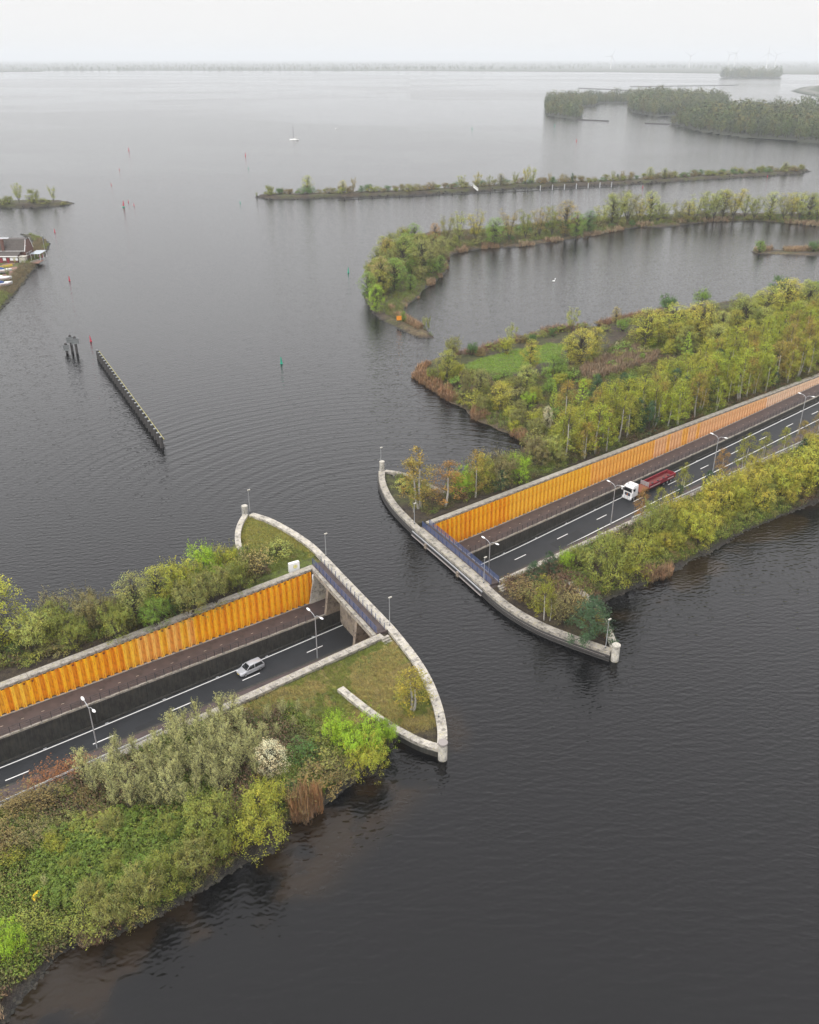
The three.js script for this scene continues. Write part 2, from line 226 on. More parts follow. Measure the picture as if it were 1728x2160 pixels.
const pileGeo = (() => { // one trapezoid sheet pile, one metre high below its origin
  const f = [[0, 0.3], [0.46, 0.3], [0.6, -0.3], [1.06, -0.3], [1.2, 0.3]], back = f.map(([x, y]) => [x, y - 0.05]).reverse();
  return metric(prism([...f, ...back], 1).rotateX(Math.PI / 2), 3);
})();
const boltGeo = (() => { const g = cyl(0.14, 0.14, 0.1, 0, 0, 0, 10), k = cyl(0.06, 0.06, 0.08, 0, 0.1, 0, 8); return join([g, k]).rotateX(Math.PI / 2); })();
function pileWall(a, b, n, side, label, tint, H, capOut, bolts) {
  const t = thing('sheet_pile_wall', label, 'sheet pile wall', at(a, n, 0), TURN), r = rng(Math.round(900 + a * 7 + n));
  obj('backing', slabAlong(side > 0 ? -0.62 : 0.4, side > 0 ? -0.4 : 0.62, () => 1.0, (q) => H(q + a) - 0.3, 0, b - a, 6, 5), M.darkConcrete, t);
  let k = 0;
  for (let s = a; s + 1.2 <= b + 0.01; s += 1.2, k++) {
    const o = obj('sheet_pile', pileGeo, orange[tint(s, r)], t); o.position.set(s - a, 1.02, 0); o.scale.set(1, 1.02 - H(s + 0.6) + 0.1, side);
    if (bolts && (k % 9 === 2 || k % 9 === 5 || k % 9 === 6)) { const q = obj('anchor_bolt', boltGeo, M.rust, t); q.position.set(s - a + 0.83, 0.35, -0.28); }
  }
  for (let s = a; s < b - 0.3; s += 5) { const L = Math.min(5, b - s) - 0.02; obj('coping_block', metric(rbox(L, 0.45, 1.3, s - a + L / 2, 1.25 + (r() - 0.5) * 0.012, capOut), 4 + r() * 0.5), M.concrete, t); }
  return t;
}
pileWall(-101, -11.6, -12, 1, 'orange corrugated sheet pile wall left of the channel, far side of the road', (s, r) => (s < -36 && s > -48 ? (r() < 0.6 ? 3 : 2) : s < -62 ? (r() < 0.4 ? 2 : 1) : r() < 0.45 ? 1 : 0), pathH, -0.6, true);
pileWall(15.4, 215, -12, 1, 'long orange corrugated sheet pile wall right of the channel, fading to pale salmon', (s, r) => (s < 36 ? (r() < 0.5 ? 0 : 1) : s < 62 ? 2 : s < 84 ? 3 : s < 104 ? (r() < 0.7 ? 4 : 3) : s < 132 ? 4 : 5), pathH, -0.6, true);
pileWall(-101, -14.2, 12.15, -1, 'low concrete coping over orange piles left of the channel, near side of the road', () => 1, (s) => pathH(s), -0.2, false);
pileWall(11.6, 62, 12.15, -1, 'low concrete coping over orange piles right of the channel, near side of the road', () => 0, (s) => pathH(s), -0.2, false);
function guardRail(a, b, n, h, label) {
  const t = thing('guard_rail', label, 'guard rail', at(a, n, h), TURN, 'guard rails on the near side of the road');
  for (let s = a; s <= b; s += 2.0) { const o = obj('post', box(0.1, 0.85, 0.12, 0, 0.42, 0), M.galv, t); o.position.x = s - a; }
  obj('rail', [box(b - a, 0.12, 0.05, (b - a) / 2, 0.82, 0.08), box(b - a, 0.12, 0.05, (b - a) / 2, 0.66, 0.08), box(b - a, 0.1, 0.02, (b - a) / 2, 0.74, 0.075)], M.white, t);
  obj('lower_rail', box(b - a, 0.05, 0.04, (b - a) / 2, 0.3, 0.08), M.galv, t);
}
guardRail(-101, -51, 11.75, 1.5, 'pale guard rail on the near coping at the left end of the road');
guardRail(47, 205, 11.75, 1.5, 'pale guard rail behind the yellow willows right of the channel');
{ // the near wall goes on under the guard rail to the right
  const t = thing('low_wall', 'low concrete strip under the guard rail beyond the near coping', 'wall', at(62, 12, 0), TURN); obj('strip', slabAlong(-0.6, 0.4, () => 1.48, () => -3, 0.05, 145, 6, 4), M.concrete, t);
}

// ---------------------------------------------------------------- the channel: quays, footbridges, columns
function curve(pts, step) { const c = new THREE.CatmullRomCurve3(pts.map(([s, n]) => new THREE.Vector3(s, 0, n)), false, 'centripetal'), L = c.getLength(), k = Math.round(L / step), out = []; for (let i = 0; i <= k; i++) { const p = c.getPointAt(i / k), d = c.getTangentAt(i / k); out.push([p.x, p.z, d.z, -d.x]); } return out; }
function ribbon(pts, o0, o1, h0, h1, uvs = 4) {
  const ring = ([s, n, a, b]) => [[s + a * o0, h1, n + b * o0], [s + a * o1, h1, n + b * o1], [s + a * o1, h0, n + b * o1], [s + a * o0, h0, n + b * o0]], tri = [];
  const quad = (p, q, r, t) => tri.push(...p, ...q, ...r, ...p, ...r, ...t);
  for (let i = 0; i + 1 < pts.length; i++) { const A = ring(pts[i]), B = ring(pts[i + 1]); for (let j = 0; j < 4; j++) quad(A[j], B[j], B[(j + 1) % 4], A[(j + 1) % 4]); }
  const A = ring(pts[0]), B = ring(pts[pts.length - 1]); quad(A[0], A[1], A[2], A[3]); quad(B[3], B[2], B[1], B[0]);
  const g = new THREE.BufferGeometry(); g.setAttribute('position', new THREE.Float32BufferAttribute(tri, 3)); g.computeVertexNormals(); return metric(g, uvs);
}
const insideGap = (p, q, e) => { const d = Math.hypot(q[0] - p[0], q[1] - p[1]); return [lerp(p[0], q[0], e / d), lerp(p[1], q[1], e / d), p[2], p[3]]; };
function copings(parent, pts, o0, o1, mat, per = 4, h0 = 1.0, h1 = 1.5) {
  for (let i = 0; i + 1 < pts.length; i += per) { const seg = pts.slice(i, i + per + 1); if (seg.length < 2) break; seg[0] = insideGap(seg[0], seg[1], 0.012); const e = seg.length - 1; seg[e] = insideGap(seg[e], seg[e - 1], 0.012); obj('coping_block', ribbon(seg, o0, o1, h0 , h1 + ((i * 7) % 5) * 0.003, 4), mat, parent); }
}
const LQ = [[-9.63, -37.35], [-8.24, -33.29], [-7.55, -28.4], [-7.25, -23.54], [-7.36, -18.74], [-7.94, -14.53], [-9.3, -6], [-10.65, 2.5], [-12.04, 11.21], [-13.01, 15.61], [-14.03, 19.68], [-15.4, 23.87], [-17.2, 27.96], [-19.38, 31.9], [-21.4, 34.82], [-23.12, 36.79]];
const LN = [[-10.6, -37.9], [-13.21, -35.2], [-15.6, -31.9], [-17.85, -27.4], [-19.2, -22.5]], LS = [[-23.6, 36.9], [-24.72, 34.7], [-25.66, 31.3], [-26.38, 27.08], [-26.69, 22.85], [-26.83, 18.6]];
const RQ = [[23.03, -37.53], [20.0, -33.32], [17.0, -27.58], [14.8, -21.7], [13.4, -16.32], [12.49, -12.2], [11.1, -4], [9.7, 4], [8.3, 11.31], [7.3, 16.61], [7.04, 20.9], [7.42, 25.75], [8.45, 30.07], [9.67, 34.11], [10.69, 37.12]];
const RN = [[23.6, -37.2], [25.18, -34.7], [26.13, -31.26], [26.4, -26.5], [26.6, -20.5]], RS = [[11.6, 36.9], [13.54, 34.46], [15.75, 31.2], [17.6, 28], [18.93, 25.34], [19.94, 22.26], [20.78, 18.5]];
const toothGeo = metric(box(0.36, 0.62, 0.42, 0, -0.31, 0), 3);
function teeth(parent, pts, off, y, every, mat) { for (let i = 1; i < pts.length - 1; i += every) { const [s, n, a, b] = pts[i], o = obj('pile_head', toothGeo, mat, parent); o.position.set(s + a * off, y, n + b * off); o.rotation.y = Math.atan2(a, b) - Math.PI / 2; } }
const lq = curve(LQ, 0.75), rq = curve(RQ, 0.75), ln = curve(LN, 0.75), ls = curve(LS, 0.75), rn = curve(RN, 0.75), rs = curve(RS, 0.75);
const part = (pts, lo, hi) => pts.filter((p) => p[1] >= lo && p[1] <= hi);
{
  const t = inRoadFrame(thing('quay_wall', 'pale curved concrete quay on the left bank of the channel', 'quay wall'));
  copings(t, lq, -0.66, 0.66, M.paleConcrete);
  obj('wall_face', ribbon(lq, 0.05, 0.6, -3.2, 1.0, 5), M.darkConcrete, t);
  teeth(t, part(lq, -37, -15), -0.45, 1.0, 1, M.offwhite); teeth(t, part(lq, 14, 36), -0.45, 1.0, 1, M.offwhite);
  const a = inRoadFrame(thing('wing_wall', 'short curved concrete arm behind the far tip of the left bank', 'quay wall')); copings(a, ln, -0.54, 0.54, M.paleConcrete); obj('wall_face', ribbon(ln, -0.3, 0.3, -2, 1.0, 5), M.darkConcrete, a);
  const b = inRoadFrame(thing('wing_wall', 'long concrete arm with pile heads over the dark water, near tip of the left bank', 'quay wall')); copings(b, ls, -0.54, 0.54, M.paleConcrete); obj('wall_face', ribbon(ls, 0.1, 0.4, -2, 1.0, 5), M.darkConcrete, b); teeth(b, ls, -0.42, 1.0, 2, M.white);
}
{
  const t = inRoadFrame(thing('quay_wall', 'grey curved concrete quay with dark fender rails on the right bank of the channel', 'quay wall'));
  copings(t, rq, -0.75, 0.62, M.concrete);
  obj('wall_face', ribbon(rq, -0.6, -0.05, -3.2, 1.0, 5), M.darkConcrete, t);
  for (const [h, w] of [[0.82, 0.2], [0.36, 0.2], [-0.05, 0.2]]) obj('fender_rail', ribbon(rq, -0.98, -0.76, h, h + w, 4), M.timber, t);
  const south = part(rq, 13, 36.8), north = part(rq, -36, -13), mid = part(rq, -12.5, 12.8);
  for (const k of [south, north]) obj('fender_plank', ribbon(k, -0.8, -0.66, 0.58, 0.76, 4), M.paleTimber, t);
  obj('fender_pipe', ribbon(mid, -1.2, -1.02, 0.95, 1.1, 2), M.galv, t);
  obj('fender_pipe', ribbon(mid, -1.16, -1.04, 0.66, 0.74, 2), M.darkSteel, t);
  obj('foot_plank', ribbon(mid, -1.42, -1.16, 0.24, 0.32, 2), M.paleTimber, t);
  for (let i = 2; i < mid.length; i += 4) { const [s, n, a, b] = mid[i]; obj('fender_bracket', [rod([s - a * 0.7, 0.5, n - b * 0.7], [s - a * 1.35, 0.25, n - b * 1.35], 0.06, 5), rod([s - a * 0.7, 1.04, n - b * 0.7], [s - a * 1.1, 1.04, n - b * 1.1], 0.06, 5)], M.darkSteel, t); }
  const a = inRoadFrame(thing('wing_wall', 'thin concrete arm behind the birches, far tip of the right bank', 'quay wall')); copings(a, rn, -0.55, 0.55, M.concrete); obj('wall_face', ribbon(rn, -0.3, 0.3, -2, 1.0, 5), M.darkConcrete, a); teeth(a, rn, -0.4, 1.0, 2, M.offwhite);
  const b = inRoadFrame(thing('wing_wall', 'weathered concrete arm half hidden by a dark pine, near tip of the right bank', 'quay wall')); copings(b, rs, -0.6, 0.6, M.paleConcrete); obj('wall_face', ribbon(rs, -0.3, 0.3, -2, 1.0, 5), M.darkConcrete, b);
}
function column(s, n, h0, h1, r, label, mat, kind) {
  const t = thing('corner_column', label, 'column', at(s, n, h0), TURN), h = h1 - h0;
  obj('shaft', metric(cyl(r * 0.95, r, h - 0.3, 0, 0, 0, 24), 3), mat, t); obj('cap_ring', [cyl(r * 1.05, r * 1.02, 0.26, 0, h - 0.3, 0, 24), cyl(r * 0.92, r * 1.05, 0.05, 0, h - 0.04, 0, 24)], kind === 'rust' ? M.paleTimber : mat, t);
  if (kind === 'cage') for (let k = 0; k < 10; k++) obj('cage_bar', box(0.05, h - 0.1, 0.05, Math.cos(k * 0.628) * (r + 0.06), h / 2, Math.sin(k * 0.628) * (r + 0.06)), M.galv, t);
}
column(-10.35, -38.5, 1.0, 3.1, 0.58, 'grey caged drum on the far tip of the left quay', M.offwhite, 'cage');
column(-23.7, 37.6, -1.2, 2.9, 0.62, 'white column with a brownish rim at the near tip of the left quay', M.offwhite, 'rust');
column(23.7, -38.4, 1.0, 3.3, 0.56, 'pale stone column on the far tip of the right quay', M.offwhite);
column(10.75, 37.75, -1.2, 2.95, 0.62, 'broad white column standing in the water at the near tip of the right quay', M.offwhite);

function railing(parent, pts, y, mat, railMat, every, name) {
  const g = new THREE.Group(); g.name = 'railing'; parent.add(g);
  for (let i = 0; i < pts.length; i += every) { const o = obj('post', box(0.09, 1.12, 0.09, 0, 0.56, 0), mat, g); o.position.set(pts[i][0], y, pts[i][1]); }
  for (const h of [1.1, 0.84, 0.6, 0.36, 0.14]) obj('rail', ribbon(pts, -0.022, 0.022, y + h, y + h + (h > 1 ? 0.06 : 0.035), 2), railMat, g);
  return g;
}
const shift = (pts, o) => pts.map(([s, n, a, b]) => [s + a * o, n + b * o, a, b]);
{
  const mid = part(lq, -13.3, 12.2), t = inRoadFrame(thing('footbridge', 'narrow footbridge with blue railings over the road, left bank', 'footbridge'));
  obj('deck', ribbon(mid, -2.7, -0.68, 1.1, 1.46, 4), M.path, t);
  obj('girder', ribbon(mid, -3.4, -2.72, 0.55, 1.38, 4), M.concrete, t);
  obj('trough_wall', ribbon(mid, -0.5, 0.02, -8.6, 0.98, 5), M.pierConcrete, t);
  railing(t, shift(mid, -0.92), 1.46, M.blue, M.offwhite, 2); railing(t, shift(mid, -2.6), 1.46, M.blue, M.blue, 2);
  const fin = (n, w, s0, mat, low) => obj('pier', metric(prism([[s0 - 0.1, 0.9], [s0 + 3.2, 0.9], [s0 + 3.2, low], [s0 - 1.5, low]], w), 4).translate(0, 0, n), mat, t);
  fin(-7.35, 0.6, -11.6, M.pierConcrete, -8.6); fin(4.0, 0.6, -13.6, M.pierConcrete, -8.6); fin(-11.75, 0.25, -11.5, M.offwhite, -5.6); fin(11.0, 0.3, -14.6, M.pierConcrete, -8.6);
  for (let k = 0; k < 6; k++) { const n = -9 + k * 3.7, i = mid.findIndex((p) => p[1] > n); obj('bracket', box(0.9, 0.5, 0.35, mid[i][0] - 2.4, 0.4, n), M.concrete, t); }
}
{
  const mid = part(rq, -12.6, 11.9), t = inRoadFrame(thing('footbridge', 'narrow footbridge with dense blue railings over the road, right bank', 'footbridge'));
  obj('apron', ribbon(mid, 0.64, 0.98, 0.9, 1.44, 4), M.concrete, t);
  obj('deck', ribbon(mid, 1.0, 2.75, 1.1, 1.46, 4), M.path, t); obj('girder', ribbon(mid, 2.77, 3.1, 0.5, 1.4, 4), M.concrete, t);
  obj('trough_wall', ribbon(mid, -0.02, 0.5, -8.6, 0.98, 5), M.pierConcrete, t);
  for (const o of [1.1, 2.65]) { const g = railing(t, shift(mid, o), 1.46, M.blue, M.blue, 2); for (const h of [0.25, 0.48, 0.72, 0.97]) obj('rail', ribbon(shift(mid, o), -0.012, 0.012, 1.46 + h, 1.485 + h, 2), M.blue, g); }
  for (const n of [-7.35, 4.0]) obj('pier', metric(prism([[8.5, 0.9], [13.2, 0.9], [14.7, -8.6], [8.5, -8.6]], 0.6), 4).translate(n < 0 ? 1.6 : -0.4, 0, n), M.pierConcrete, t);
}
{
  const t = inRoadFrame(thing('aqueduct_trough', 'concrete trough carrying the lake channel over the road', 'aqueduct'));
  obj('floor_slab', metric(prism([[-8.4, 14], [12.8, 14], [8, -13.5], [-12.7, -13.5]], 1.2).rotateX(-Math.PI / 2).translate(0, -4.3, 0), 5), M.darkConcrete, t);
  for (const n of [-12.5, 12.2]) obj('tunnel_wall', metric(box(34, 5.6, 0.3, 0, -6.2, n), 5), M.darkConcrete, t);
}
function steps(s, n, dir, label) { const t = thing('steps', label, 'steps', at(s, n, 0), TURN, 'steps down from the footbridges'); for (let k = 0; k < 5; k++) obj('step', metric(rbox(1.5, 0.22, 0.5, 0.12 * k * dir, 1.32 - k * 0.2, 0.42 * k, 0.02), 3), M.concrete, t); }
steps(-14.2, 12.6, -0.4, 'concrete steps from the left footbridge down to the lawn'); steps(10.7, 12.9, -0.4, 'concrete steps from the right footbridge down into the scrub');

// ---------------------------------------------------------------- lamps
function doubleLamp(s, n, label) {
  const t = thing('road_lamp', label, 'street lamp', at(s, n, roadH(s)), TURN, 'double road lamps along the near edge of the road');
  obj('base', cyl(0.14, 0.16, 0.9, 0, 0, 0, 10), M.galv, t);
  obj('pole', cyl(0.06, 0.105, 9.0, 0, 0.9, 0, 10), M.galv, t);
  for (const k of [-1, 1]) {
    const c = new THREE.CatmullRomCurve3([[0, 9.6, 0], [0.06 * k, 10.1, 0.25 * k], [0.1 * k, 10.35, 0.8 * k], [0.12 * k, 10.45, 1.35 * k]].map((p) => new THREE.Vector3(...p)));
    obj('arm', new THREE.TubeGeometry(c, 8, 0.05, 6), M.galv, t);
    obj('lamp_head', new THREE.SphereGeometry(0.5, 12, 8).scale(0.42, 0.24, 1.0).rotateX(-0.1 * k).translate(0.12 * k, 10.46, 1.75 * k), M.white, t);
  }
}
for (const [s, d] of [[-57, 'double road lamp at the left end of the road, above the bushes'], [-20, 'double road lamp beside the silver car, left of the channel'], [18.6, 'double road lamp nearest the right footbridge'], [54, 'double road lamp just in front of the white truck cab'], [90, 'double road lamp behind the red trailer, beside brown birches'], [127, 'farthest double road lamp at the right end of the road']]) doubleLamp(s, 1.6, d);
function quayLamp(s, n, h, label, turn = 0) {
  const t = thing('quay_lamp', label, 'lamp post', at(s, n, 1.5), TURN + turn, 'lamp posts on the quay walls');
  obj('foot', cyl(0.1, 0.12, 0.2, 0, 0, 0, 8), M.darkSteel, t); obj('pole', cyl(0.045, 0.06, h, 0, 0.18, 0, 8), M.galv, t); obj('lamp_head', [rbox(0.62, 0.16, 0.26, 0.16, h + 0.22, 0, 0.05), box(0.4, 0.04, 0.18, 0.2, h + 0.12, 0)], M.offwhite, t);
}
quayLamp(-9.5, -38.0, 4.7, 'lamp post beside the caged drum on the left quay'); quayLamp(-7.3, -14.2, 4.3, 'lamp post at the far end of the left footbridge'); quayLamp(-11.75, 10.6, 5.0, 'lamp post at the near end of the left footbridge'); quayLamp(-19.9, 32.3, 0.5, 'stubby lamp low on the near curve of the left quay');
quayLamp(23.8, -38.9, 4.6, 'lamp post behind the stone column on the far tip of the right quay'); quayLamp(13.0, -13.8, 4.2, 'lamp post in front of the birches, far end of the right footbridge'); quayLamp(8.75, 10.5, 4.8, 'lamp post at the near end of the right footbridge'); quayLamp(10.4, 36.1, 5.0, 'white lamp post beside the broad white column on the right quay');

// ---------------------------------------------------------------- vehicles (built with their front towards -x)
function wheel(r, w, x, y, z, parent) {
  const g = new THREE.Group(); g.name = 'wheel'; g.position.set(x, y, z); parent.add(g);
  obj('tyre', new THREE.TorusGeometry(r - w * 0.38, w * 0.4, 8, 20).scale(1, 1, 1.25), M.tyre, g);
  obj('rim', cyl(r * 0.62, r * 0.62, w * 0.7, 0, -w * 0.35, 0, 14).rotateX(Math.PI / 2), M.rim, g); return g;
}
function loft(sections) { // rings of equal length joined into a closed skin
  const n = sections[0].length, pos = [], idx = []; sections.forEach((s) => s.forEach((p) => pos.push(...p)));
  for (let i = 0; i + 1 < sections.length; i++) for (let j = 0; j < n; j++) { const a = i * n + j, b = i * n + ((j + 1) % n); idx.push(a, b, a + n, b, b + n, a + n); }
  for (const [o, flip] of [[0, 1], [(sections.length - 1) * n, 0]]) for (let j = 1; j + 1 < n; j++) idx.push(o, o + (flip ? j + 1 : j), o + (flip ? j : j + 1));
  const g = new THREE.BufferGeometry(); g.setAttribute('position', new THREE.Float32BufferAttribute(pos, 3)); g.setIndex(idx); g.computeVertexNormals(); g.setAttribute('uv', new THREE.Float32BufferAttribute(new Float32Array(pos.length / 3 * 2), 2)); return g;
}
{
  const t = thing('car', 'silver family car heading left on the road below the left quay', 'car', at(-29.4, -4.15, roadH(-29.4) + 0.01), TURN + 0.02);
  const ring = (x, w, y0, y1, c = 0.12) => [[x, y0, -w + c], [x, y0 + c, -w], [x, y1 - c, -w], [x, y1, -w + c * 1.5], [x, y1, w - c * 1.5], [x, y1 - c, w], [x, y0 + c, w], [x, y0, w - c]];
  obj('body', loft([ring(-2.3, 0.62, 0.42, 0.66), ring(-2.2, 0.78, 0.3, 0.78), ring(-1.85, 0.9, 0.24, 0.9), ring(-1.15, 0.93, 0.22, 1.02), ring(0, 0.94, 0.22, 1.06), ring(1.6, 0.93, 0.24, 1.1), ring(2.15, 0.88, 0.3, 1.08), ring(2.28, 0.74, 0.42, 0.98)]), M.silver, t);
  const cab = (x, w, y) => [[x, y, -w], [x, y, w]];
  obj('windows', loft([[[-1.2, 1.0, -0.84], [-1.2, 1.0, 0.84], [-0.42, 1.56, 0.66], [-0.42, 1.56, -0.66]], [[0.2, 1.02, -0.88], [0.2, 1.02, 0.88], [0.2, 1.62, 0.68], [0.2, 1.62, -0.68]], [[2.12, 1.05, -0.84], [2.12, 1.05, 0.84], [1.75, 1.58, 0.64], [1.75, 1.58, -0.64]]]), M.glass, t);
  obj('roof', loft([[[-0.5, 1.54, -0.66], [-0.5, 1.54, 0.66], [-0.38, 1.62, 0.6], [-0.38, 1.62, -0.6]], [[0.4, 1.6, -0.7], [0.4, 1.6, 0.7], [0.4, 1.69, 0.6], [0.4, 1.69, -0.6]], [[1.6, 1.58, -0.67], [1.6, 1.58, 0.67], [1.6, 1.65, 0.58], [1.6, 1.65, -0.58]], [[1.98, 1.5, -0.6], [1.98, 1.5, 0.6], [1.98, 1.54, 0.55], [1.98, 1.54, -0.55]]]), M.silver, t);
  for (const z of [-1, 1]) { obj('pillar', [rod([-1.22, 1.0, 0.84 * z], [-0.42, 1.6, 0.66 * z], 0.05, 6), rod([0.35, 1.04, 0.9 * z], [0.45, 1.6, 0.7 * z], 0.04, 6), rod([2.1, 1.05, 0.84 * z], [1.78, 1.56, 0.64 * z], 0.07, 6)], M.silver, t); obj('mirror', rbox(0.16, 0.14, 0.24, -0.75, 1.1, 1.04 * z, 0.05), M.silver, t); obj('headlamp', rbox(0.34, 0.16, 0.3, -2.08, 0.76, 0.62 * z, 0.06), M.headlamp, t); }
  obj('grille', rbox(0.06, 0.16, 0.9, -2.3, 0.5, 0, 0.02), M.darkSteel, t); obj('number_plate', box(0.03, 0.1, 0.5, -2.34, 0.52, 0), M.plate, t);
  for (const x of [-1.42, 1.36]) for (const z of [-0.84, 0.84]) wheel(0.33, 0.22, x, 0.33, z, t);
}
{
  const s0 = 66.6, slope = Math.atan((roadH(82) - roadH(66)) / 16), t = thing('truck', 'white truck cab pulling a low red flatbed trailer towards the channel', 'truck', at(s0, -4.3, roadH(s0 + 7) - 7 * Math.tan(slope)), TURN); t.rotation.order = 'YXZ'; t.rotation.z = slope;
  obj('cab', [rbox(2.2, 2.5, 2.45, 1.15, 2.05, 0, 0.16), rbox(1.9, 0.55, 2.35, 1.35, 3.35, 0, 0.2)], M.truckWhite, t);
  obj('windscreen', rbox(0.12, 0.86, 2.2, 0.07, 2.55, 0, 0.04), M.glass, t); obj('sun_visor', rbox(0.4, 0.1, 2.3, -0.08, 3.08, 0, 0.04), M.darkSteel, t);
  for (const z of [-1, 1]) { obj('side_window', box(0.8, 0.7, 0.04, 0.75, 2.55, 1.225 * z), M.glass, t); obj('mirror', rbox(0.14, 0.7, 0.3, -0.1, 2.5, 1.5 * z, 0.04), M.truckWhite, t); obj('headlamp', rbox(0.1, 0.22, 0.45, 0.02, 0.86, 0.9 * z, 0.04), M.headlamp, t); }
  obj('grille', rbox(0.1, 0.75, 1.5, 0.02, 1.5, 0, 0.04), M.darkSteel, t); for (const [z, m] of [[-0.3, M.blue], [0, M.amber], [0.3, M.blue]]) obj('grille_badge', box(0.06, 0.5, 0.12, -0.05, 1.4, z), m, t);
  obj('bumper', rbox(0.35, 0.5, 2.45, -0.05, 0.6, 0, 0.1), M.truckWhite, t);
  obj('bull_bar', [rod([-0.4, 0.45, -1.15], [-0.4, 0.45, 1.15], 0.05), rod([-0.42, 1.1, -1.1], [-0.42, 1.1, 1.1], 0.04), ...[-1.1, -0.4, 0.4, 1.1].map((z) => rod([-0.4, 0.45, z], [-0.42, 1.1, z], 0.04)), rod([-0.4, 0.45, -1.15], [0, 0.45, -1.2], 0.04), rod([-0.4, 0.45, 1.15], [0, 0.45, 1.2], 0.04)], M.galv, t);
  obj('roof_light', [rbox(0.2, 0.14, 0.3, 0.9, 3.68, -0.6, 0.04), rbox(0.2, 0.14, 0.3, 0.9, 3.68, 0.6, 0.04)], M.darkSteel, t);
  obj('chassis', [box(5.4, 0.32, 0.9, 3.3, 0.85, 0), rbox(1.2, 0.5, 0.5, 2.8, 0.8, 1.0, 0.08), rbox(1.2, 0.5, 0.5, 2.8, 0.8, -1.0, 0.08)], M.darkSteel, t);
  obj('load_deck', [box(3.4, 0.16, 2.45, 4.3, 1.48, 0), box(3.4, 0.3, 0.08, 4.3, 1.36, 1.2), box(3.4, 0.3, 0.08, 4.3, 1.36, -1.2)], M.rust, t);
  obj('headboard', [0, 1, 2, 3].map((k) => box(0.08, 0.14, 2.3, 6.05, 1.75 + k * 0.26, 0)).concat([-1.1, -0.4, 0.4, 1.1].map((z) => box(0.1, 1.15, 0.1, 6.0, 2.1, z))), M.galv, t);
  obj('trailer_bed', [box(9.6, 0.2, 2.45, 10.8, 1.12, 0)], M.deckRed, t);
  for (const z of [-1, 1]) obj('side_board', [box(9.8, 0.92, 0.12, 10.9, 1.5, 1.2 * z), box(9.8, 0.1, 0.26, 10.9, 1.98, 1.16 * z)], M.red, t);
  obj('tail_board', box(0.12, 0.95, 2.4, 15.8, 1.5, 0), M.red, t);
  for (const z of [-1, 1]) obj('marking_stripe', [box(3.6, 0.1, 0.02, 8.2, 1.42, 1.272 * z), box(2.2, 0.1, 0.02, 13.9, 1.42, 1.272 * z)], M.white, t);
  for (const x of [7.4, 9.4, 11.4, 13.2]) obj('load_post', rbox(0.5, 0.3, 0.3, x, 2.1, x % 2 > 1 ? 1.05 : -1.05, 0.04), M.darkSteel, t);
  for (const x of [7.2, 8.8]) obj('stanchion', rod([x, 1.2, 0.4], [x + 0.1, 2.0, 0.5], 0.06), M.redWorn, t);
  for (const z of [-1, 1]) obj('mudguard', box(4.2, 0.08, 0.5, 13.0, 1.06, 1.0 * z), M.red, t);
  for (const x of [0.95, 4.6]) for (const z of [-1.02, 1.02]) wheel(0.5, 0.34, x, 0.5, z, t);
  for (const x of [11.7, 13.0, 14.3]) for (const z of [-1.02, 1.02]) wheel(0.5, 0.36, x, 0.5, z, t);
}

// ---------------------------------------------------------------- the white box with the round emblem
{
  const [s, n] = world2road(...[-20.47, -134.78]), t = thing('display_box', 'white boxy panel with a round yellow emblem on the left lawn', 'display box', at(s, n, 0.75), TURN - 0.12);
  obj('housing', rbox(2.0, 1.95, 0.62, 0, 1.05, 0, 0.06), M.white, t); obj('plinth', box(1.7, 0.14, 0.5, 0, 0.06, 0), M.darkSteel, t);
  const e = tex(128, (u, v) => { const r = Math.hypot(u - 0.5, v - 0.5), b = Math.hypot(u - 0.36, (v - 0.63) * 1.1), d = Math.hypot((u - 0.64) * 1.5, v - 0.64), k = Math.abs(v - 0.34 - (u - 0.5) ** 2 * 1.2); return r > 0.47 ? [0.6, 0.6, 0.6] : b < 0.1 ? [0.35, 0.38, 0.1] : d < 0.1 ? [0.4, 0.37, 0.5] : k < 0.06 && Math.abs(u - 0.5) < 0.22 ? [0.78, 0.72, 0.3] : [0.86, 0.84, 0.58]; });
  const disc = cyl(0.4, 0.4, 0.03, 0, 0, 0, 28).rotateX(Math.PI / 2); obj('emblem', disc.translate(0.12, 1.25, 0.31), std(lin(1, 1, 1), 0.6, { map: e }), t);
  obj('emblem_ring', new THREE.TorusGeometry(0.41, 0.025, 6, 28).translate(0.12, 1.25, 0.335), M.galv, t);
}

// ---------------------------------------------------------------- things on the water
function buoy([x, z], size, mat, label, topMat) {
  const t = thing('buoy', label, 'buoy', [x, 0, z], 0.3 * x); t.rotation.z = 0.06; t.scale.setScalar(size);
  obj('float', [cyl(0.62, 0.62, 0.5, 0, -0.25, 0, 14), cyl(0.4, 0.62, 0.2, 0, 0.25, 0, 14)], mat, t); obj('tower', cyl(0.24, 0.4, 1.9, 0, 0.44, 0, 10), topMat ?? mat, t); obj('top_mark', cyl(0.2, 0.2, 0.45, 0, 2.5, 0, 10), topMat ?? mat, t); obj('lantern', cyl(0.08, 0.1, 0.3, 0, 2.95, 0, 8), M.darkSteel, t); obj('mast', cyl(0.05, 0.05, 0.3, 0, 2.3, 0, 6), M.darkSteel, t);
}
buoy([-103.6, -280.97], 0.62, M.buoyRed, 'red buoy near the square pile platforms and the row of piles');
buoy([-140.65, -368.97], 0.62, M.buoyRed, 'red buoy off the grassy bank of the boatyard');
buoy([-187.4, -482.92], 0.62, M.buoyRed, 'red buoy beyond the tip of the boatyard dam');
buoy([-176.49, -571.26], 1.25, M.buoyGreen, 'green buoy with a red upper part', M.buoyRed);
buoy([-38.59, -257.42], 0.7, M.buoyGreen, 'green buoy alone in the middle of the open water');
buoy([-26.25, -384.39], 0.7, M.buoyGreen, 'green buoy off the wooded end of the spit');
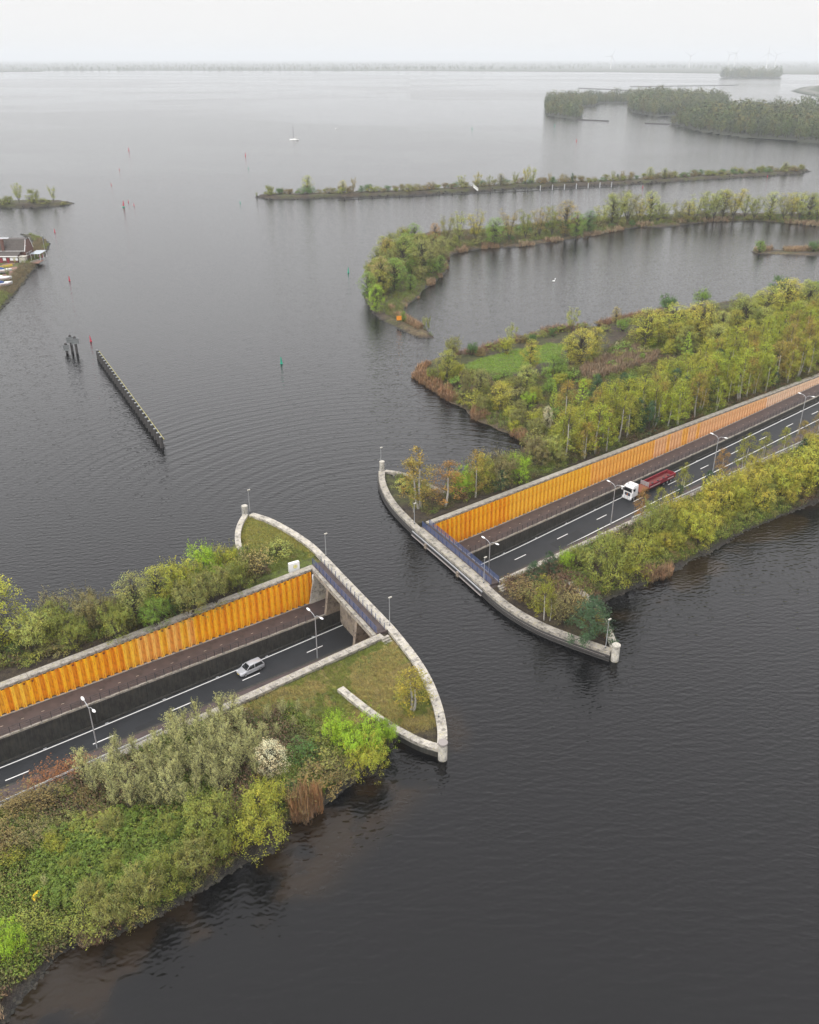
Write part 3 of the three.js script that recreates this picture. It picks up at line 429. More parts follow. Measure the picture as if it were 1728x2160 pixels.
for (const [p, c, l] of [[[-171.69, -577.16], 0, 'small red buoy right of the green and red buoy'], [[-179.25, -591.37], 0, 'small red buoy just behind the green and red buoy'], [[-215.58, -676.15], 0, 'small distant red buoy past the left island'], [[-238.08, -773.14], 0, 'tiny red buoy on the open lake, second beyond the left island'], [[-107.21, -587.24], 1, 'small buoy off the left end of the long breakwater'], [[80.6, -1237.47], 1, 'dark tiny buoy in the middle of the far lake'], [[195.92, -1299.67], 1, 'tiny green buoy off the point of the first far island'], [[183.35, -1049.5], 0, 'tiny red buoy in front of the far wooded islands'], [[165.55, -663.05], 0, 'red buoy at the end of the jetty by the long breakwater'], [[277.32, -727.66], 0, 'red buoy near the right end of the long breakwater'], [[-278.47, -943.68], 0, 'tiny buoy far out on the left of the lake'], [[-133.96, -783.59], 1, 'tiny green buoy far out beyond the long breakwater'], [[-154.11, -891.29], 0, 'faint tiny buoy left of the sailing boat']]) buoy(p, Math.hypot(...p) > 900 ? 1.0 : 0.55, c ? M.buoyGreen : M.buoyRed, l);
{ // the row of piles with its timber
  const a = [-95.24, -262.14], b = [-58.55, -192.92], n = 28, d = [b[0] - a[0], b[1] - a[1]], L = Math.hypot(...d), turn = Math.atan2(-d[1], d[0]), t = thing('pile_fender', 'long straight row of dark piles with a timber beam standing in the water', 'pile row', [a[0], 0, a[1]], turn), r = rng(5);
  for (let k = 0; k < n; k++) { const q = Math.pow(k / (n - 1), 1.0) * L; obj('pile', metric(cyl(0.42, 0.44, 3.9, q, -1.2, 0, 12), 3), M.timber, t); obj('pile_cap', cyl(0.36, 0.4, 0.1, q, 2.7, 0, 12), M.boardGrey, t); }
  obj('timber_beam', [box(L + 1.4, 0.24, 0.24, L / 2, 2.1, -0.6), box(L + 1.4, 0.2, 0.2, L / 2, 0.5, -0.6)], M.timber, t); obj('top_plank', box(L + 1.4, 0.05, 0.2, L / 2, 2.25, -0.6), std(lin(0.30, 0.27, 0.10), 0.9), t);
}
function beacon([x, z], h, w, label) {
  const t = thing('pile_platform', label, 'platform', [x, 0, z], 0.35, 'pile platforms beside the row of piles');
  obj('pile', cyl(0.4, 0.42, h + 1, 0, -1, 0, 10), M.timber, t);
  obj('board_frame', [0, 1, 2].map((k) => box(w, 0.16, 0.1, 0, h - 1.9 + k * 0.8, 0.5)).concat([-1, 1].map((k) => box(0.1, 2.1, 0.1, k * w * 0.46, h - 1.1, 0.46)), [box(w, 1.6, 0.03, 0, h - 1.1, 0.42)]), M.boardGrey, t);
  obj('pile_top', new THREE.SphereGeometry(0.42, 10, 6).translate(0, h, 0), M.timber, t);
}
beacon([-106.85, -268], 2.9, 1.7, 'low pile with a grey board, left of the platform group'); beacon([-105.9, -270.01], 4.9, 2.4, 'middle tall pile with stacked grey boards'); beacon([-103.74, -268], 5.0, 2.2, 'right tall pile with stacked grey boards');
{
  const [x, z] = [-128.76, -1068.33], t = thing('sailing_boat', 'small white sailing boat with bare mast, far out on the lake', 'sailing boat', [x, 0, z], 2.9);
  const ring = (q, w, y) => [[q, -0.3, -w * 0.5], [q, y, -w], [q, y, w], [q, -0.3, w * 0.5]];
  obj('hull', loft([ring(-5, 0.9, 1.0), ring(-2, 1.6, 1.0), ring(1, 1.7, 1.05), ring(4, 0.8, 1.2), ring(5.4, 0.06, 1.35)]), M.white, t); obj('cabin', rbox(3.6, 0.7, 1.9, -0.2, 1.35, 0, 0.2), M.white, t); obj('mast', cyl(0.14, 0.2, 14, 0.8, 1.2, 0, 8), M.darkSteel, t); obj('boom', rod([0.8, 2.6, 0], [-3.8, 2.5, 0], 0.16), M.offwhite, t); obj('rigging', [rod([0.8, 15, 0], [5.3, 1.3, 0], 0.03, 4), rod([0.8, 15, 0], [-4.9, 1.1, 0], 0.03, 4)], M.galv, t);
  const w = [-115.55, -1246], u = thing('sailing_boat', 'tiny pale sailing boat beyond the nearer one', 'sailing boat', [w[0] + 20, 0, w[1]], 1.2); u.scale.setScalar(0.6); obj('hull', loft([ring(-4, 0.9, 1.0), ring(0, 1.6, 1.0), ring(4, 0.2, 1.2)]), M.white, u); obj('mast', cyl(0.1, 0.15, 12, 0, 1, 0, 6), M.galv, u);
}
{ // swan on the pond
  const [x, z] = [59.38, -367.22], t = thing('swan', 'white swan swimming alone on the enclosed pond', 'swan', [x, 0, z], 0.6);
  obj('body', [new THREE.SphereGeometry(0.5, 12, 8).scale(1.3, 0.6, 0.75).translate(0, 0.22, 0), new THREE.ConeGeometry(0.22, 0.5, 8).rotateZ(1.2).translate(-0.7, 0.4, 0), new THREE.TubeGeometry(new THREE.CatmullRomCurve3([[0.45, 0.3, 0], [0.75, 0.6, 0], [0.62, 0.95, 0], [0.8, 1.15, 0]].map((p) => new THREE.Vector3(...p))), 10, 0.1, 6), new THREE.SphereGeometry(0.13, 8, 6).scale(1.4, 1, 1).translate(0.86, 1.16, 0)], M.white, t); obj('beak', new THREE.ConeGeometry(0.05, 0.2, 6).rotateZ(-1.7).translate(1.1, 1.12, 0), M.amber, t);
}
{ // the jetty along the breakwater
  const a = [-46.71, -601.93], b = [147.78, -668.23], d = [b[0] - a[0], b[1] - a[1]], L = Math.hypot(...d), turn = Math.atan2(-d[1], d[0]), t = thing('floating_jetty', 'long thin jetty with mooring posts in front of the long breakwater', 'jetty', [a[0], 0, a[1]], turn);
  obj('walkway', box(L, 0.2, 1.1, L / 2, 0.25, 0), M.timber, t);
  for (let k = 0; k < 22; k++) obj('mooring_post', cyl(0.35, 0.35, k > 14 ? 4 : 1.8, (k + 0.5) / 22 * L, -0.5, 1.2, 8), k > 14 ? M.galv : M.timber, t);
  const c = [47.08, -643.04], e = [44.08, -643.78], g = thing('gangway', 'sloping white gangway from the breakwater to the jetty', 'gangway', [c[0], 0, c[1]], Math.atan2(-(e[1] - c[1]), e[0] - c[0])), W = Math.hypot(e[0] - c[0], e[1] - c[1]);
  obj('ramp', [rod([0, 0.6, -0.8], [W, 3, -0.8], 0.25), rod([0, 0.6, 0.8], [W, 3, 0.8], 0.25)], M.white, g); obj('hand_rail', [rod([0, 1.9, -0.9], [W, 4.3, -0.9], 0.12), rod([0, 1.9, 0.9], [W, 4.3, 0.9], 0.12), ...[0, 0.25, 0.5, 0.75, 1].flatMap((k) => [rod([W * k, 0.6 + 2.4 * k, 0.9], [W * k, 1.9 + 2.4 * k, 0.9], 0.1), rod([W * k, 0.6 + 2.4 * k, -0.9], [W * k, 1.9 + 2.4 * k, -0.9], 0.1)])], M.white, g);
  for (const [p, q, l] of [[[512.8, -2976.9], [625.3, -2758.2], 'low dark dam line in the far lake, left piece'], [[704.3, -3125.4], [1100, -3289.3], 'thin pale dam line in the far lake, right piece'], [[248.44, -1432.83], [288.97, -1399.81], 'thin pier at the point of the first far island'], [[329.65, -1347.94], [358.32, -1328.22], 'thin dam at the tip of the far wood']]) { const v = [q[0] - p[0], q[1] - p[1]], K = Math.hypot(...v), m = thing('stone_dam', l, 'dam', [p[0], 0, p[1]], Math.atan2(-v[1], v[0])); obj('crest', metric(prism([[-1.5, -0.5], [1.5, -0.5], [0.9, 1.3], [-0.9, 1.3]], K).rotateY(Math.PI / 2), 4), M.timber, m); }
}
{ // orange notice on the spit and the yellow thing in the bushes
  const [x, z] = [-3.59, -299.94], t = thing('notice_board', 'small orange notice board on posts near the tip of the spit', 'sign', [x, 0.7, z], 0.3); obj('panel', box(1.7, 1.5, 0.08, 0, 1.9, 0), M.amber, t); for (const k of [-0.6, 0.6]) obj('post', cyl(0.06, 0.06, 1.3, k, 0, 0, 8), M.timber, t);
  const [a, b] = [-39.85, -65.6], u = thing('plastic_sheet', 'crumpled bright yellow plastic sheet caught in the bushes', 'plastic sheet', [a, 2.15, b], 0.9), g = new THREE.PlaneGeometry(1.35, 0.62, 14, 8).rotateX(-1.0), p = g.attributes.position;
  for (let i = 0; i < p.count; i++) { const q = p.getX(i), w = p.getY(i); p.setY(i, w + 0.16 * Math.sin(q * 4 + w * 3) + 0.08 * Math.sin(q * 11)); p.setZ(i, p.getZ(i) + 0.1 * Math.sin(q * 7)); }
  g.computeVertexNormals(); obj('sheet', g, std(lin(0.85, 0.55, 0.01), 0.5, { side: THREE.DoubleSide }), u);
}

// ---------------------------------------------------------------- the boatyard at the left edge
{
  const [hx, hz] = [-178.9, -402.86], t = thing('boat_house', 'brick house with grey tiled roof, chimney and white framed lower wing', 'house', [hx, 1.2, hz], 0.02);
  // local: x right, z towards the camera; main block 19 wide with its gable to the right, lower wing in front
  const gx = 7.2;
  obj('wall', [metric(box(18, 4.2, 10, gx - 9, 2.1, -6), 3), metric(prism([[-11, 4.2], [-1, 4.2], [-3.2, 8.2], [-8.8, 8.2]], 0.3).rotateY(Math.PI / 2).translate(gx - 0.3, 0, -12), 3)], M.brick, t);
  const slope = (z0, y0, z1, y1, x0, x1) => metric(prism([[z0, y0], [z1, y1], [z1, y1 - 0.25], [z0, y0 - 0.25]], x1 - x0).rotateY(-Math.PI / 2).scale(1, 1, 1), 3).translate(x1, 0, 0);
  const roof = obj('roof', [slope(-0.6, 4.0, -3.8, 8.6, gx - 18, gx - 0.1), slope(-11.4, 4.0, -8.2, 8.6, gx - 18, gx - 0.1), metric(box(17.9, 0.2, 4.6, gx - 9.05, 8.55, -6), 3)], M.roof, t);
  obj('chimney', [metric(box(1.1, 4.6, 1.1, gx - 9.3, 6.6, -1.0), 2), box(1.3, 0.25, 1.3, gx - 9.3, 9.0, -1.0)], M.brick, roof); obj('skylight', box(4.2, 0.1, 1.6, gx - 10.5, 8.75, -6.6), M.headlamp, roof);
  obj('eaves_board', [box(18, 0.35, 0.18, gx - 9, 4.05, -0.75), box(0.2, 0.3, 0.3, gx, 6.1, -3)], M.white, t);
  for (const k of [-1, 1]) obj('verge_board', rod([gx + 0.05, 4.0, -6 + 5.2 * k], [gx + 0.05, 8.6, -6 + 2.3 * k], 0.16, 4), M.white, t);
  for (let k = 0; k < 4; k++) { const w = obj('window', box(0.1, 1.5, 0.9, gx + 0.02, 2.3, -2.5 - k * 1.9), M.white, t); obj('pane', box(0.06, 1.25, 0.66, gx + 0.06, 2.3, -2.5 - k * 1.9), M.glass, w); }
  obj('lower_roof', slope(4.4, 2.9, -0.9, 4.0, gx - 18, gx - 1.6), M.roof, t); obj('lower_wall', metric(box(16, 2.7, 4.6, gx - 9.9, 1.35, 1.6), 3), M.brick, t); obj('fascia', box(16.6, 0.4, 0.2, gx - 9.7, 2.75, 4.45), M.white, t);
  for (const [x, w, m] of [[-3.4, 3.4, M.white], [-6.1, 0.9, M.red], [-7.6, 1.3, M.white], [-9.4, 1.6, M.red], [-12, 2.4, M.white]]) { const d = obj(m === M.red ? 'door' : 'window', box(w, m === M.red ? 2.1 : 1.3, 0.1, gx + x, m === M.red ? 1.05 : 1.6, 3.93), m, t); if (m !== M.red) obj('pane', box(w - 0.3, 1.0, 0.06, gx + x, 1.6, 3.98), M.headlamp, d); }
  obj('porch', [box(2.6, 2.2, 3.2, gx - 0.2, 1.1, 2.0), box(3.2, 0.15, 3.6, gx - 0.1, 2.4, 2.0)], M.offwhite, t);
  const c = thing('terrace_canopy', 'pale glass roofed terrace canopy beside the brick gable', 'canopy', [hx + 11.5, 1.2, hz - 5], 0.02); obj('roof_sheet', box(4.6, 0.12, 9, 0, 2.9, 0), std(lin(0.3, 0.34, 0.38), 0.15), c); for (const x of [-2, 2]) for (const z of [-4, 0, 4]) obj('post', cyl(0.09, 0.09, 2.85, x, 0, z, 8), M.white, c);
  const f = thing('terrace_deck', 'dark red terrace with a pale fence on the bank below the house', 'terrace', [hx + 12.3, 0.9, hz + 1], 0.02); obj('deck', box(4.4, 0.3, 7, 0, 0.15, 0), M.yardBrick, f); obj('fence_rail', [rod([2.6, 1.2, -4], [-0.6, 1.2, 5], 0.08), rod([2.6, 0.7, -4], [-0.6, 0.7, 5], 0.06)], M.galv, f);
  for (const [x, z, l] of [[0.4, -2.6, 'closed dark red parasol on the terrace, left one'], [1.6, -2.9, 'closed dark red parasol on the terrace, right one']]) { const u = thing('parasol', l, 'parasol', [hx + 12.3 + x, 1.3, hz + z], 0); obj('pole', cyl(0.04, 0.04, 2.6, 0, 0, 0, 6), M.galv, u); obj('cloth', cyl(0.08, 0.32, 1.6, 0, 0.9, 0, 10), M.red, u); }
  const p = thing('flag_pole', 'dark flag hanging from a pole behind the brick house', 'flag pole', [hx + 9, 1, hz - 19]); obj('pole', cyl(0.07, 0.09, 8, 0, 0, 0, 8), M.galv, p); obj('flag', box(0.5, 3, 0.1, 0.2, 6, 0), M.darkSteel, p);
  const y = thing('yellow_fence', 'short bright yellow fence between the brick yard and the grass bank', 'fence', [hx + 3.5, 0.95, hz + 13], 1.0); obj('rail', [box(7, 0.3, 0.1, 0, 0.9, 0), box(7, 0.3, 0.1, 0, 0.4, 0)], std(lin(0.65, 0.5, 0.02), 0.6), y); for (const k of [-3.2, -1, 1, 3.2]) obj('post', box(0.12, 1.1, 0.12, k, 0.5, 0), std(lin(0.65, 0.5, 0.02), 0.6), y);
  const yacht = (x, z, turn, cover, label) => { const b = thing('motor_boat', label, 'boat', [x, 1.3, z], turn, 'boats stored ashore in the yard'); const ring = (q, w, y0, y1) => [[q, y0, -w * 0.25], [q, y1, -w], [q, y1, w], [q, y0, w * 0.25]]; obj('hull', loft([ring(-4, 1.3, 0.5, 1.6), ring(-1, 1.6, 0.3, 1.7), ring(2, 1.4, 0.4, 1.8), ring(4.2, 0.1, 1.1, 2.0)]), M.white, b); obj('cover', new THREE.SphereGeometry(1.5, 14, 8).scale(1.7, 0.6, 0.85).translate(-1.2, 1.7, 0), cover, b); obj('red_stripe', rbox(7.4, 0.16, 0.08, -0.4, 1.25, 1.42, 0.03), M.red, b); obj('trailer', [box(5.5, 0.2, 1.4, -0.4, 0.2, 0)], M.darkSteel, b); };
  const navy = std(lin(0.02, 0.05, 0.16), 0.7);
  yacht(...[-171.32, -376.86], 0.05, navy, 'white motor boat under a dark blue cover, upper one in the yard'); yacht(...[-165.48, -361.68], 0.25, M.white, 'white motor boat with pale cover, middle one in the yard'); yacht(...[-161.16, -351.61], 0.5, navy, 'white boat with navy canopy at the bottom of the yard');
  struct('brick_yard', (() => { const q = [[-40, 520], [40, 548], [36, 572], [14, 606], [-60, 650]].map(([u, v]) => [u, v]); const w = [[-206.86, -437.93], [-171.54, -394.14], [-167.23, -380.64], [-160.79, -354.36], [-159.38, -319.86]]; const s = new THREE.Shape(w.map(([a, b]) => new THREE.Vector2(a, -b))); return metric(new THREE.ExtrudeGeometry(s, { depth: 0.3, bevelEnabled: false }).rotateX(-Math.PI / 2).translate(0, 0.82, 0), 4); })(), M.yardBrick, 'red brick yard of the boat house');
}
// ---------------------------------------------------------------- wind turbines on the far shore
for (const [p, h, a, l] of [[[2262.6, -8008.8], 150, 0.5, 'faint wind turbine alone on the far shore, left of the others'], [[3003, -9158.9], 190, 0.9, 'largest faint wind turbine behind the round far island'], [[2945.9, -9158.9], 170, 0.2, 'faint wind turbine just left of the largest one'], [[3014.4, -8358.8], 190, 1.6, 'faint wind turbine above the right part of the round far island'], [[3380.5, -9158.9], 170, 0.35, 'rightmost faint wind turbine on the far shore'], [[1628.8, -8008.8], 150, 1.1, 'very faint wind turbine above the middle of the far shore']]) {
  const t = thing('wind_turbine', l, 'wind turbine', [p[0], 1, p[1]], 0), H = h * 0.62; obj('tower', cyl(2.2, 4, H, 0, 0, 0, 10), M.white, t); obj('hub', rbox(6, 6, 10, 0, H, 2, 1.5), M.white, t);
  for (let k = 0; k < 3; k++) { const q = a + k * 2.094; obj('blade', rod([0, H, 8], [Math.cos(q) * h * 0.4, H + Math.sin(q) * h * 0.4, 8], 2.2, 5, 0.5), M.galv, t); }
}

// ---------------------------------------------------------------- land
const inPoly = (poly, x, y) => { let c = false; for (let i = 0, j = poly.length - 1; i < poly.length; j = i++) { const [xi, yi] = poly[i], [xj, yj] = poly[j]; if (yi > y !== yj > y && x < ((xj - xi) * (y - yi)) / (yj - yi) + xi) c = !c; } return c; };
const segDist = (list, x, y) => { let m = 1e9; for (let i = 0; i + 1 < list.length; i++) { const [ax, ay] = list[i], [bx, by] = list[i + 1], dx = bx - ax, dy = by - ay, t = clamp(((x - ax) * dx + (y - ay) * dy) / (dx * dx + dy * dy || 1)); m = Math.min(m, Math.hypot(x - ax - dx * t, y - ay - dy * t)); } return m; };
const groundMat = std(lin(1, 1, 1), 0.95, { vertexColors: true, map: T.ground, bumpMap: T.groundBump, bumpScale: 0.06 });
// shore: the waterline (world x, z); rest: the edges that end at walls or out of sight. Heights rise from the waterline.
function land(name, label, shore, rest, o) {
  const sh = shore.map(([x, z]) => world2road(x, z)), re = rest.map((p) => (o.restInRoad ? p : world2road(...p)));
  const poly = [...sh, ...re], hard = [sh[sh.length - 1], ...re, sh[0]], closed = !re.length, soft = closed ? [...sh, sh[0]] : sh, c = o.cell, top = o.top ?? 0.9, ramp = o.ramp ?? 3;
  let s0 = 1e9, s1 = -1e9, n0 = 1e9, n1 = -1e9; for (const [s, n] of poly) { s0 = Math.min(s0, s); s1 = Math.max(s1, s); n0 = Math.min(n0, n); n1 = Math.max(n1, n); }
  s0 -= 4; s1 += 4; if (o.nMax !== undefined) { n1 = o.nMax; n0 = n1 - Math.ceil((n1 - n0 + 4) / c) * c; } else if (o.nMin !== undefined) { n0 = o.nMin; n1 += 4; } else { n0 -= 4; n1 += 4; }
  const wob = (s, n) => (fbm(s * 0.22, n * 0.22, 41, 3) - 0.5) * (o.wobble ?? 1.8);
  const height = (s, n) => { const d = segDist(soft, s, n), i = inPoly(poly, s, n), q = (i ? d : -d) + wob(s, n) * smooth(0, 2, d + 1); return q > 0 ? top * smooth(-0.3, ramp, q) + 0.04 + 0.25 * (fbm(s * 0.3, n * 0.3, 7, 3) - 0.5) * smooth(0, 3, q) : q * 0.45; };
  const W = Math.ceil((s1 - s0) / c) + 1, H = Math.ceil((n1 - n0) / c) + 1, id = new Int32Array(W * H).fill(-1), pos = [], col = [], uv = [], idx = [];
  for (let j = 0; j < H; j++) for (let i = 0; i < W; i++) {
    const s = s0 + i * c, n = n0 + j * c, ins = inPoly(poly, s, n), d = segDist(soft, s, n), dh = closed ? 1e9 : segDist(hard, s, n);
    if (!(ins || (d < 3.5 && d < dh + 0.01) || dh < (o.edge ?? 0.3))) continue;
    const [x, z] = road2world(s, n), h = height(s, n), k = o.color(s, n, ins ? d : -d, x, z);
    id[j * W + i] = pos.length / 3; pos.push(x, h, z); col.push(...k); uv.push(x / 7, z / 7);
  }
  for (let j = 0; j + 1 < H; j++) for (let i = 0; i + 1 < W; i++) { const a = id[j * W + i], b = id[j * W + i + 1], d = id[(j + 1) * W + i], e = id[(j + 1) * W + i + 1]; if (a >= 0 && b >= 0 && d >= 0 && e >= 0) idx.push(a, d, b, b, d, e); }
  const g = new THREE.BufferGeometry(); g.setAttribute('position', new THREE.Float32BufferAttribute(pos, 3)); g.setAttribute('color', new THREE.Float32BufferAttribute(col, 3)); g.setAttribute('uv', new THREE.Float32BufferAttribute(uv, 2)); g.setIndex(idx); g.computeVertexNormals();
  struct(name, g, groundMat, label);
  return { height: (x, z) => height(...world2road(x, z)), inside: (x, z) => inPoly(poly, ...world2road(x, z)), shore, depth: (x, z) => segDist(soft, ...world2road(x, z)), poly };
}
const mixc = (a, b, t) => a.map((v, i) => lerp(v, b[i], t));
const SOIL = [0.085, 0.062, 0.040], LITTER = [0.13, 0.095, 0.050], OLIVE = [0.10, 0.11, 0.025], LAWN = [0.30, 0.275, 0.055], GREEN = [0.16, 0.21, 0.026], MEADOW = [0.19, 0.30, 0.026], STRAW = [0.26, 0.19, 0.105], STONE = [0.06, 0.055, 0.05];
const scrubColor = (seed) => (s, n, d) => { const a = fbm(s * 0.11, n * 0.11, seed, 4), b = fbm(s * 0.5, n * 0.5, seed + 5, 3); let c = mixc(SOIL, OLIVE, smooth(0.4, 0.62, a)); c = mixc(c, LITTER, smooth(0.5, 0.7, b) * 0.7); return d < 1.4 ? mixc(STONE, c, smooth(0.2, 1.4, d)) : c; };
const lawnColor = (seed) => (s, n) => { const a = fbm(s * 0.16, n * 0.16, seed, 4), b = fbm(s * 0.7, n * 0.7, seed + 3, 3); return mixc(mixc(LAWN, [0.38, 0.30, 0.11], smooth(0.48, 0.66, b)), GREEN, smooth(0.44, 0.58, a)); };
const LL = [[-32.06, -144], [-36.6, -138.78], [-44.12, -130.99], [-51.27, -124.71], [-58.89, -119.41], [-64.76, -114.95], [-80.09, -102.05], [-104.39, -81.88]];
const leftFar = land('lake_bank', 'bank between the lake and the left orange wall', [...LL].reverse(), [...ln.slice().reverse().map((p) => [p[0], p[1]]), ...lq.filter((p) => p[1] < -12.6).map((p) => [p[0], p[1]]), [-9, -12.55], [-150, -12.55]], { restInRoad: true, cell: 0.7, nMax: -12.55, color: (s, n, d) => (s > -24 - (n + 38) * 0.0 && fbm(s * 0.3, n * 0.3, 3) + (s + 26) * 0.06 > 0.4 ? lawnColor(5)(s, n) : scrubColor(8)(s, n, d)) });
const LS1 = [[-0.13, -93.26], [-1.54, -91.94], [-3.7, -89.3], [-5.77, -86.41], [-7.18, -84.31], [-8.86, -82.52], [-10.74, -80.15], [-12.27, -78.02], [-13.56, -78.32], [-14.84, -76.54], [-15.14, -73.7], [-17.68, -72.19], [-20.63, -70.46], [-23.65, -67.02], [-27.13, -64.31], [-30.6, -62.3], [-33.76, -61.29], [-35.94, -59.77], [-36.68, -57.82], [-38.04, -55.79], [-38.63, -52.67], [-39.96, -46.57], [-41.63, -32.81]];
const leftNear = land('lake_bank', 'bush covered bank in the left foreground', LS1, [[-130, 62], [-130, 12.2], [-12.2, 12.2], ...lq.filter((p) => p[1] > 12.2).map((p) => [p[0], p[1]]), ...ls.filter((p) => p[1] > 31.2).map((p) => [p[0], p[1]])], { restInRoad: true, cell: 0.7, nMin: 12.2, edge: 0.35, color: (s, n, d) => { const k = smooth(-44, -38, s + 2.5 * fbm(s * 0.4, n * 0.4, 4) + Math.max(0, 22 - n) * 0.0) * smooth(30, 25, n - 7 * smooth(-28, -20, s) + 5 * (fbm(s * 0.2, n * 0.2, 9) - 0.5)); return mixc(scrubColor(12)(s, n, d), lawnColor(15)(s, n), k); } });
const rightNear = land('lake_bank', 'willow covered bank on the near side of the road, right of the channel', [[609.45, -585.2], [242.9, -289.28], [111.98, -184.38], [84.92, -163.85], [73.61, -156.64], [64.96, -150.69], [58.72, -145.45], [52.91, -140.83], [49.4, -137.6], [42.26, -132.88], [35.39, -127.95], [31.74, -125], [30.25, -125.15]], [...rs.filter((p) => p[1] > 26).reverse().map((p) => [p[0], p[1]]), ...rq.filter((p) => p[1] > 12.2).reverse().map((p) => [p[0], p[1]]), [9, 12.2], [700, 12.2]], { restInRoad: true, cell: 1.0, nMin: 12.2, color: scrubColor(22) });
const meadow = [[15.93, -253.3], [22.98, -260.71], [34.24, -268.5], [45.11, -276.18], [50.53, -273.06], [43.16, -258.36], [31.88, -247.11], [27.89, -241.59], [21.43, -240.34], [16.29, -247.11]].map((p) => world2road(...p));
const peninsula = land('wooded_peninsula', 'wooded peninsula behind the right orange wall', [[7.72, -170.66], [12.71, -177.93], [20.34, -187.06], [26.77, -190.65], [29.15, -194.65], [26.93, -196.99], [24.44, -200.6], [20.8, -205.58], [17.77, -209.45], [14.99, -217.56], [10.89, -223.27], [7.33, -232.32], [3.49, -239.11], [1.37, -244.11], [2.95, -251.95], [5.91, -259.77], [10.39, -264.56], [20.03, -266.52], [25.59, -271.53], [32.42, -279.89], [38.18, -283.15], [45.46, -291], [53.78, -293.31], [62.65, -298.04], [72.3, -305.38], [87.61, -313.7], [108.59, -327.31], [134.9, -341.99], [163.9, -355.43], [294.67, -420.11], [722.72, -606.25]], [[900, -12.55], [14, -12.55], ...rq.filter((p) => p[1] < -12.6).reverse().map((p) => [p[0], p[1]]), ...rn.filter((p) => p[1] < -21).map((p) => [p[0], p[1]])], { restInRoad: true, cell: 1.15, nMax: -12.55, wobble: 2.4, top: 1.0, color: (s, n, d, x, z) => { const m = inPoly(meadow, s + 4 * (fbm(s * 0.2, n * 0.2, 2) - 0.5), n + 4 * (fbm(s * 0.2, n * 0.2, 6) - 0.5)); const b = fbm(s * 0.3, n * 0.3, 14, 4); if (m) return mixc(MEADOW, GREEN, smooth(0.5, 0.75, b) * 0.6); const r = d < 4 ? smooth(4, 1.5, d) : 0; return mixc(scrubColor(32)(s, n, d), STRAW, r * 0.6 * b * 1.5); } });
const strawShore = (seed) => (s, n, d) => mixc(scrubColor(seed)(s, n, d), STRAW, smooth(0.5, 1.2, d) * smooth(5, 2.2, d) * 0.7 * smooth(0.35, 0.6, fbm(s * 0.15, n * 0.15, seed + 2)));
const spit = land('wooded_spit', 'curved wooded spit round the enclosed pond', [[8.38, -283.15], [2.5, -284.8], [-3.05, -293.89], [-10.69, -307.9], [-14.56, -321.05], [-17.42, -338.21], [-17.55, -362.09], [-18.52, -399], [-14.46, -431.44], [-5.75, -459.73], [8.97, -480.08], [21.78, -488.69], [36.98, -488.69], [50.2, -494.58], [72.29, -506.78], [104.36, -524.49], [134.56, -538.1], [178.77, -546.95], [241.39, -543.38], [341.18, -536.36], [311.35, -485.78], [223.76, -500.61], [197.26, -519.55], [169.47, -516.3], [138.04, -497.58], [125.51, -499.09], [100.89, -478.67], [93.17, -470.38], [75.28, -457.14], [54.53, -442.12], [42.76, -439.71], [33.32, -436.13], [21.43, -425.71], [17.74, -416.82], [16.53, -402.04], [16.6, -387.24], [12.02, -370.72], [6.84, -356.25], [2.9, -338.21], [-0.71, -327.31], [-2.07, -319.69], [1.33, -305.38], [5.79, -295.07], [8.75, -285.35]], [], { cell: 1.4, wobble: 3, color: strawShore(42) });
const pondIsland = land('reed_island', 'small reed island in the enclosed pond', [[161.4, -430.28], [168.38, -437.31], [181.2, -434.95], [200.9, -438.51], [201.48, -429.13], [190.11, -419.01], [174.2, -422.33], [163.9, -424.58]], [], { cell: 1.4, top: 0.6, color: strawShore(45) });
const breakwater = land('breakwater_island', 'long narrow breakwater island across the lake', [[-102.86, -615.07], [-90.65, -604.08], [-69.3, -606.25], [-51.25, -612.85], [-4.44, -621.85], [44.38, -641.83], [79.12, -660.48], [149.43, -676.15], [228.16, -709.69], [310.83, -746.52], [327.12, -766.32], [322.69, -776.59], [236.44, -736.98], [154.61, -701.02], [81.49, -681.53], [45.76, -663.05], [-4.56, -640.62], [-52.68, -631.1], [-71.21, -624.14], [-96.98, -626.44]], [], { cell: 2.4, top: 1.6, wobble: 4, color: scrubColor(52) });
const leftIsland = land('breakwater_island', 'low island with three trees at the left edge', [[-276.3, -571.26], [-233.83, -567.39], [-216.2, -575.18], [-210.48, -586.22], [-221.09, -593.45], [-238.55, -595.55], [-284.42, -589.3]], [], { cell: 2.4, top: 1.6, wobble: 4, color: scrubColor(55) });
const yard = land('boatyard_dam', 'grassy dam round the boatyard at the left edge', [[-135.81, -247.11], [-149.17, -319.69], [-152.57, -338.96], [-158.36, -368.09], [-166.12, -403.07], [-172.05, -427.98], [-176.71, -445.79], [-182.96, -458.43], [-191.73, -470.38], [-199.26, -477.27], [-203.75, -477.97], [-197.32, -469.02], [-187.23, -453.3], [-189.99, -447.03], [-204.52, -448.27], [-239.71, -453.3], [-224.51, -362.09]], [], { cell: 1.6, top: 1.1, ramp: 5, wobble: 2.5, color: (s, n, d, x, z) => { const b = fbm(x * 0.12, z * 0.12, 61, 4); return d < 7 ? mixc(mixc(scrubColor(62)(s, n, d), OLIVE, 0.4), STRAW, 0.7 * smooth(0.45, 0.65, b) * smooth(1, 3, d)) : mixc(GREEN, STRAW, 0.6 * smooth(0.5, 0.65, b)); } });
const wood = { color: () => [0.05, 0.06, 0.03], top: 1.2, ramp: 6, wobble: 5 };
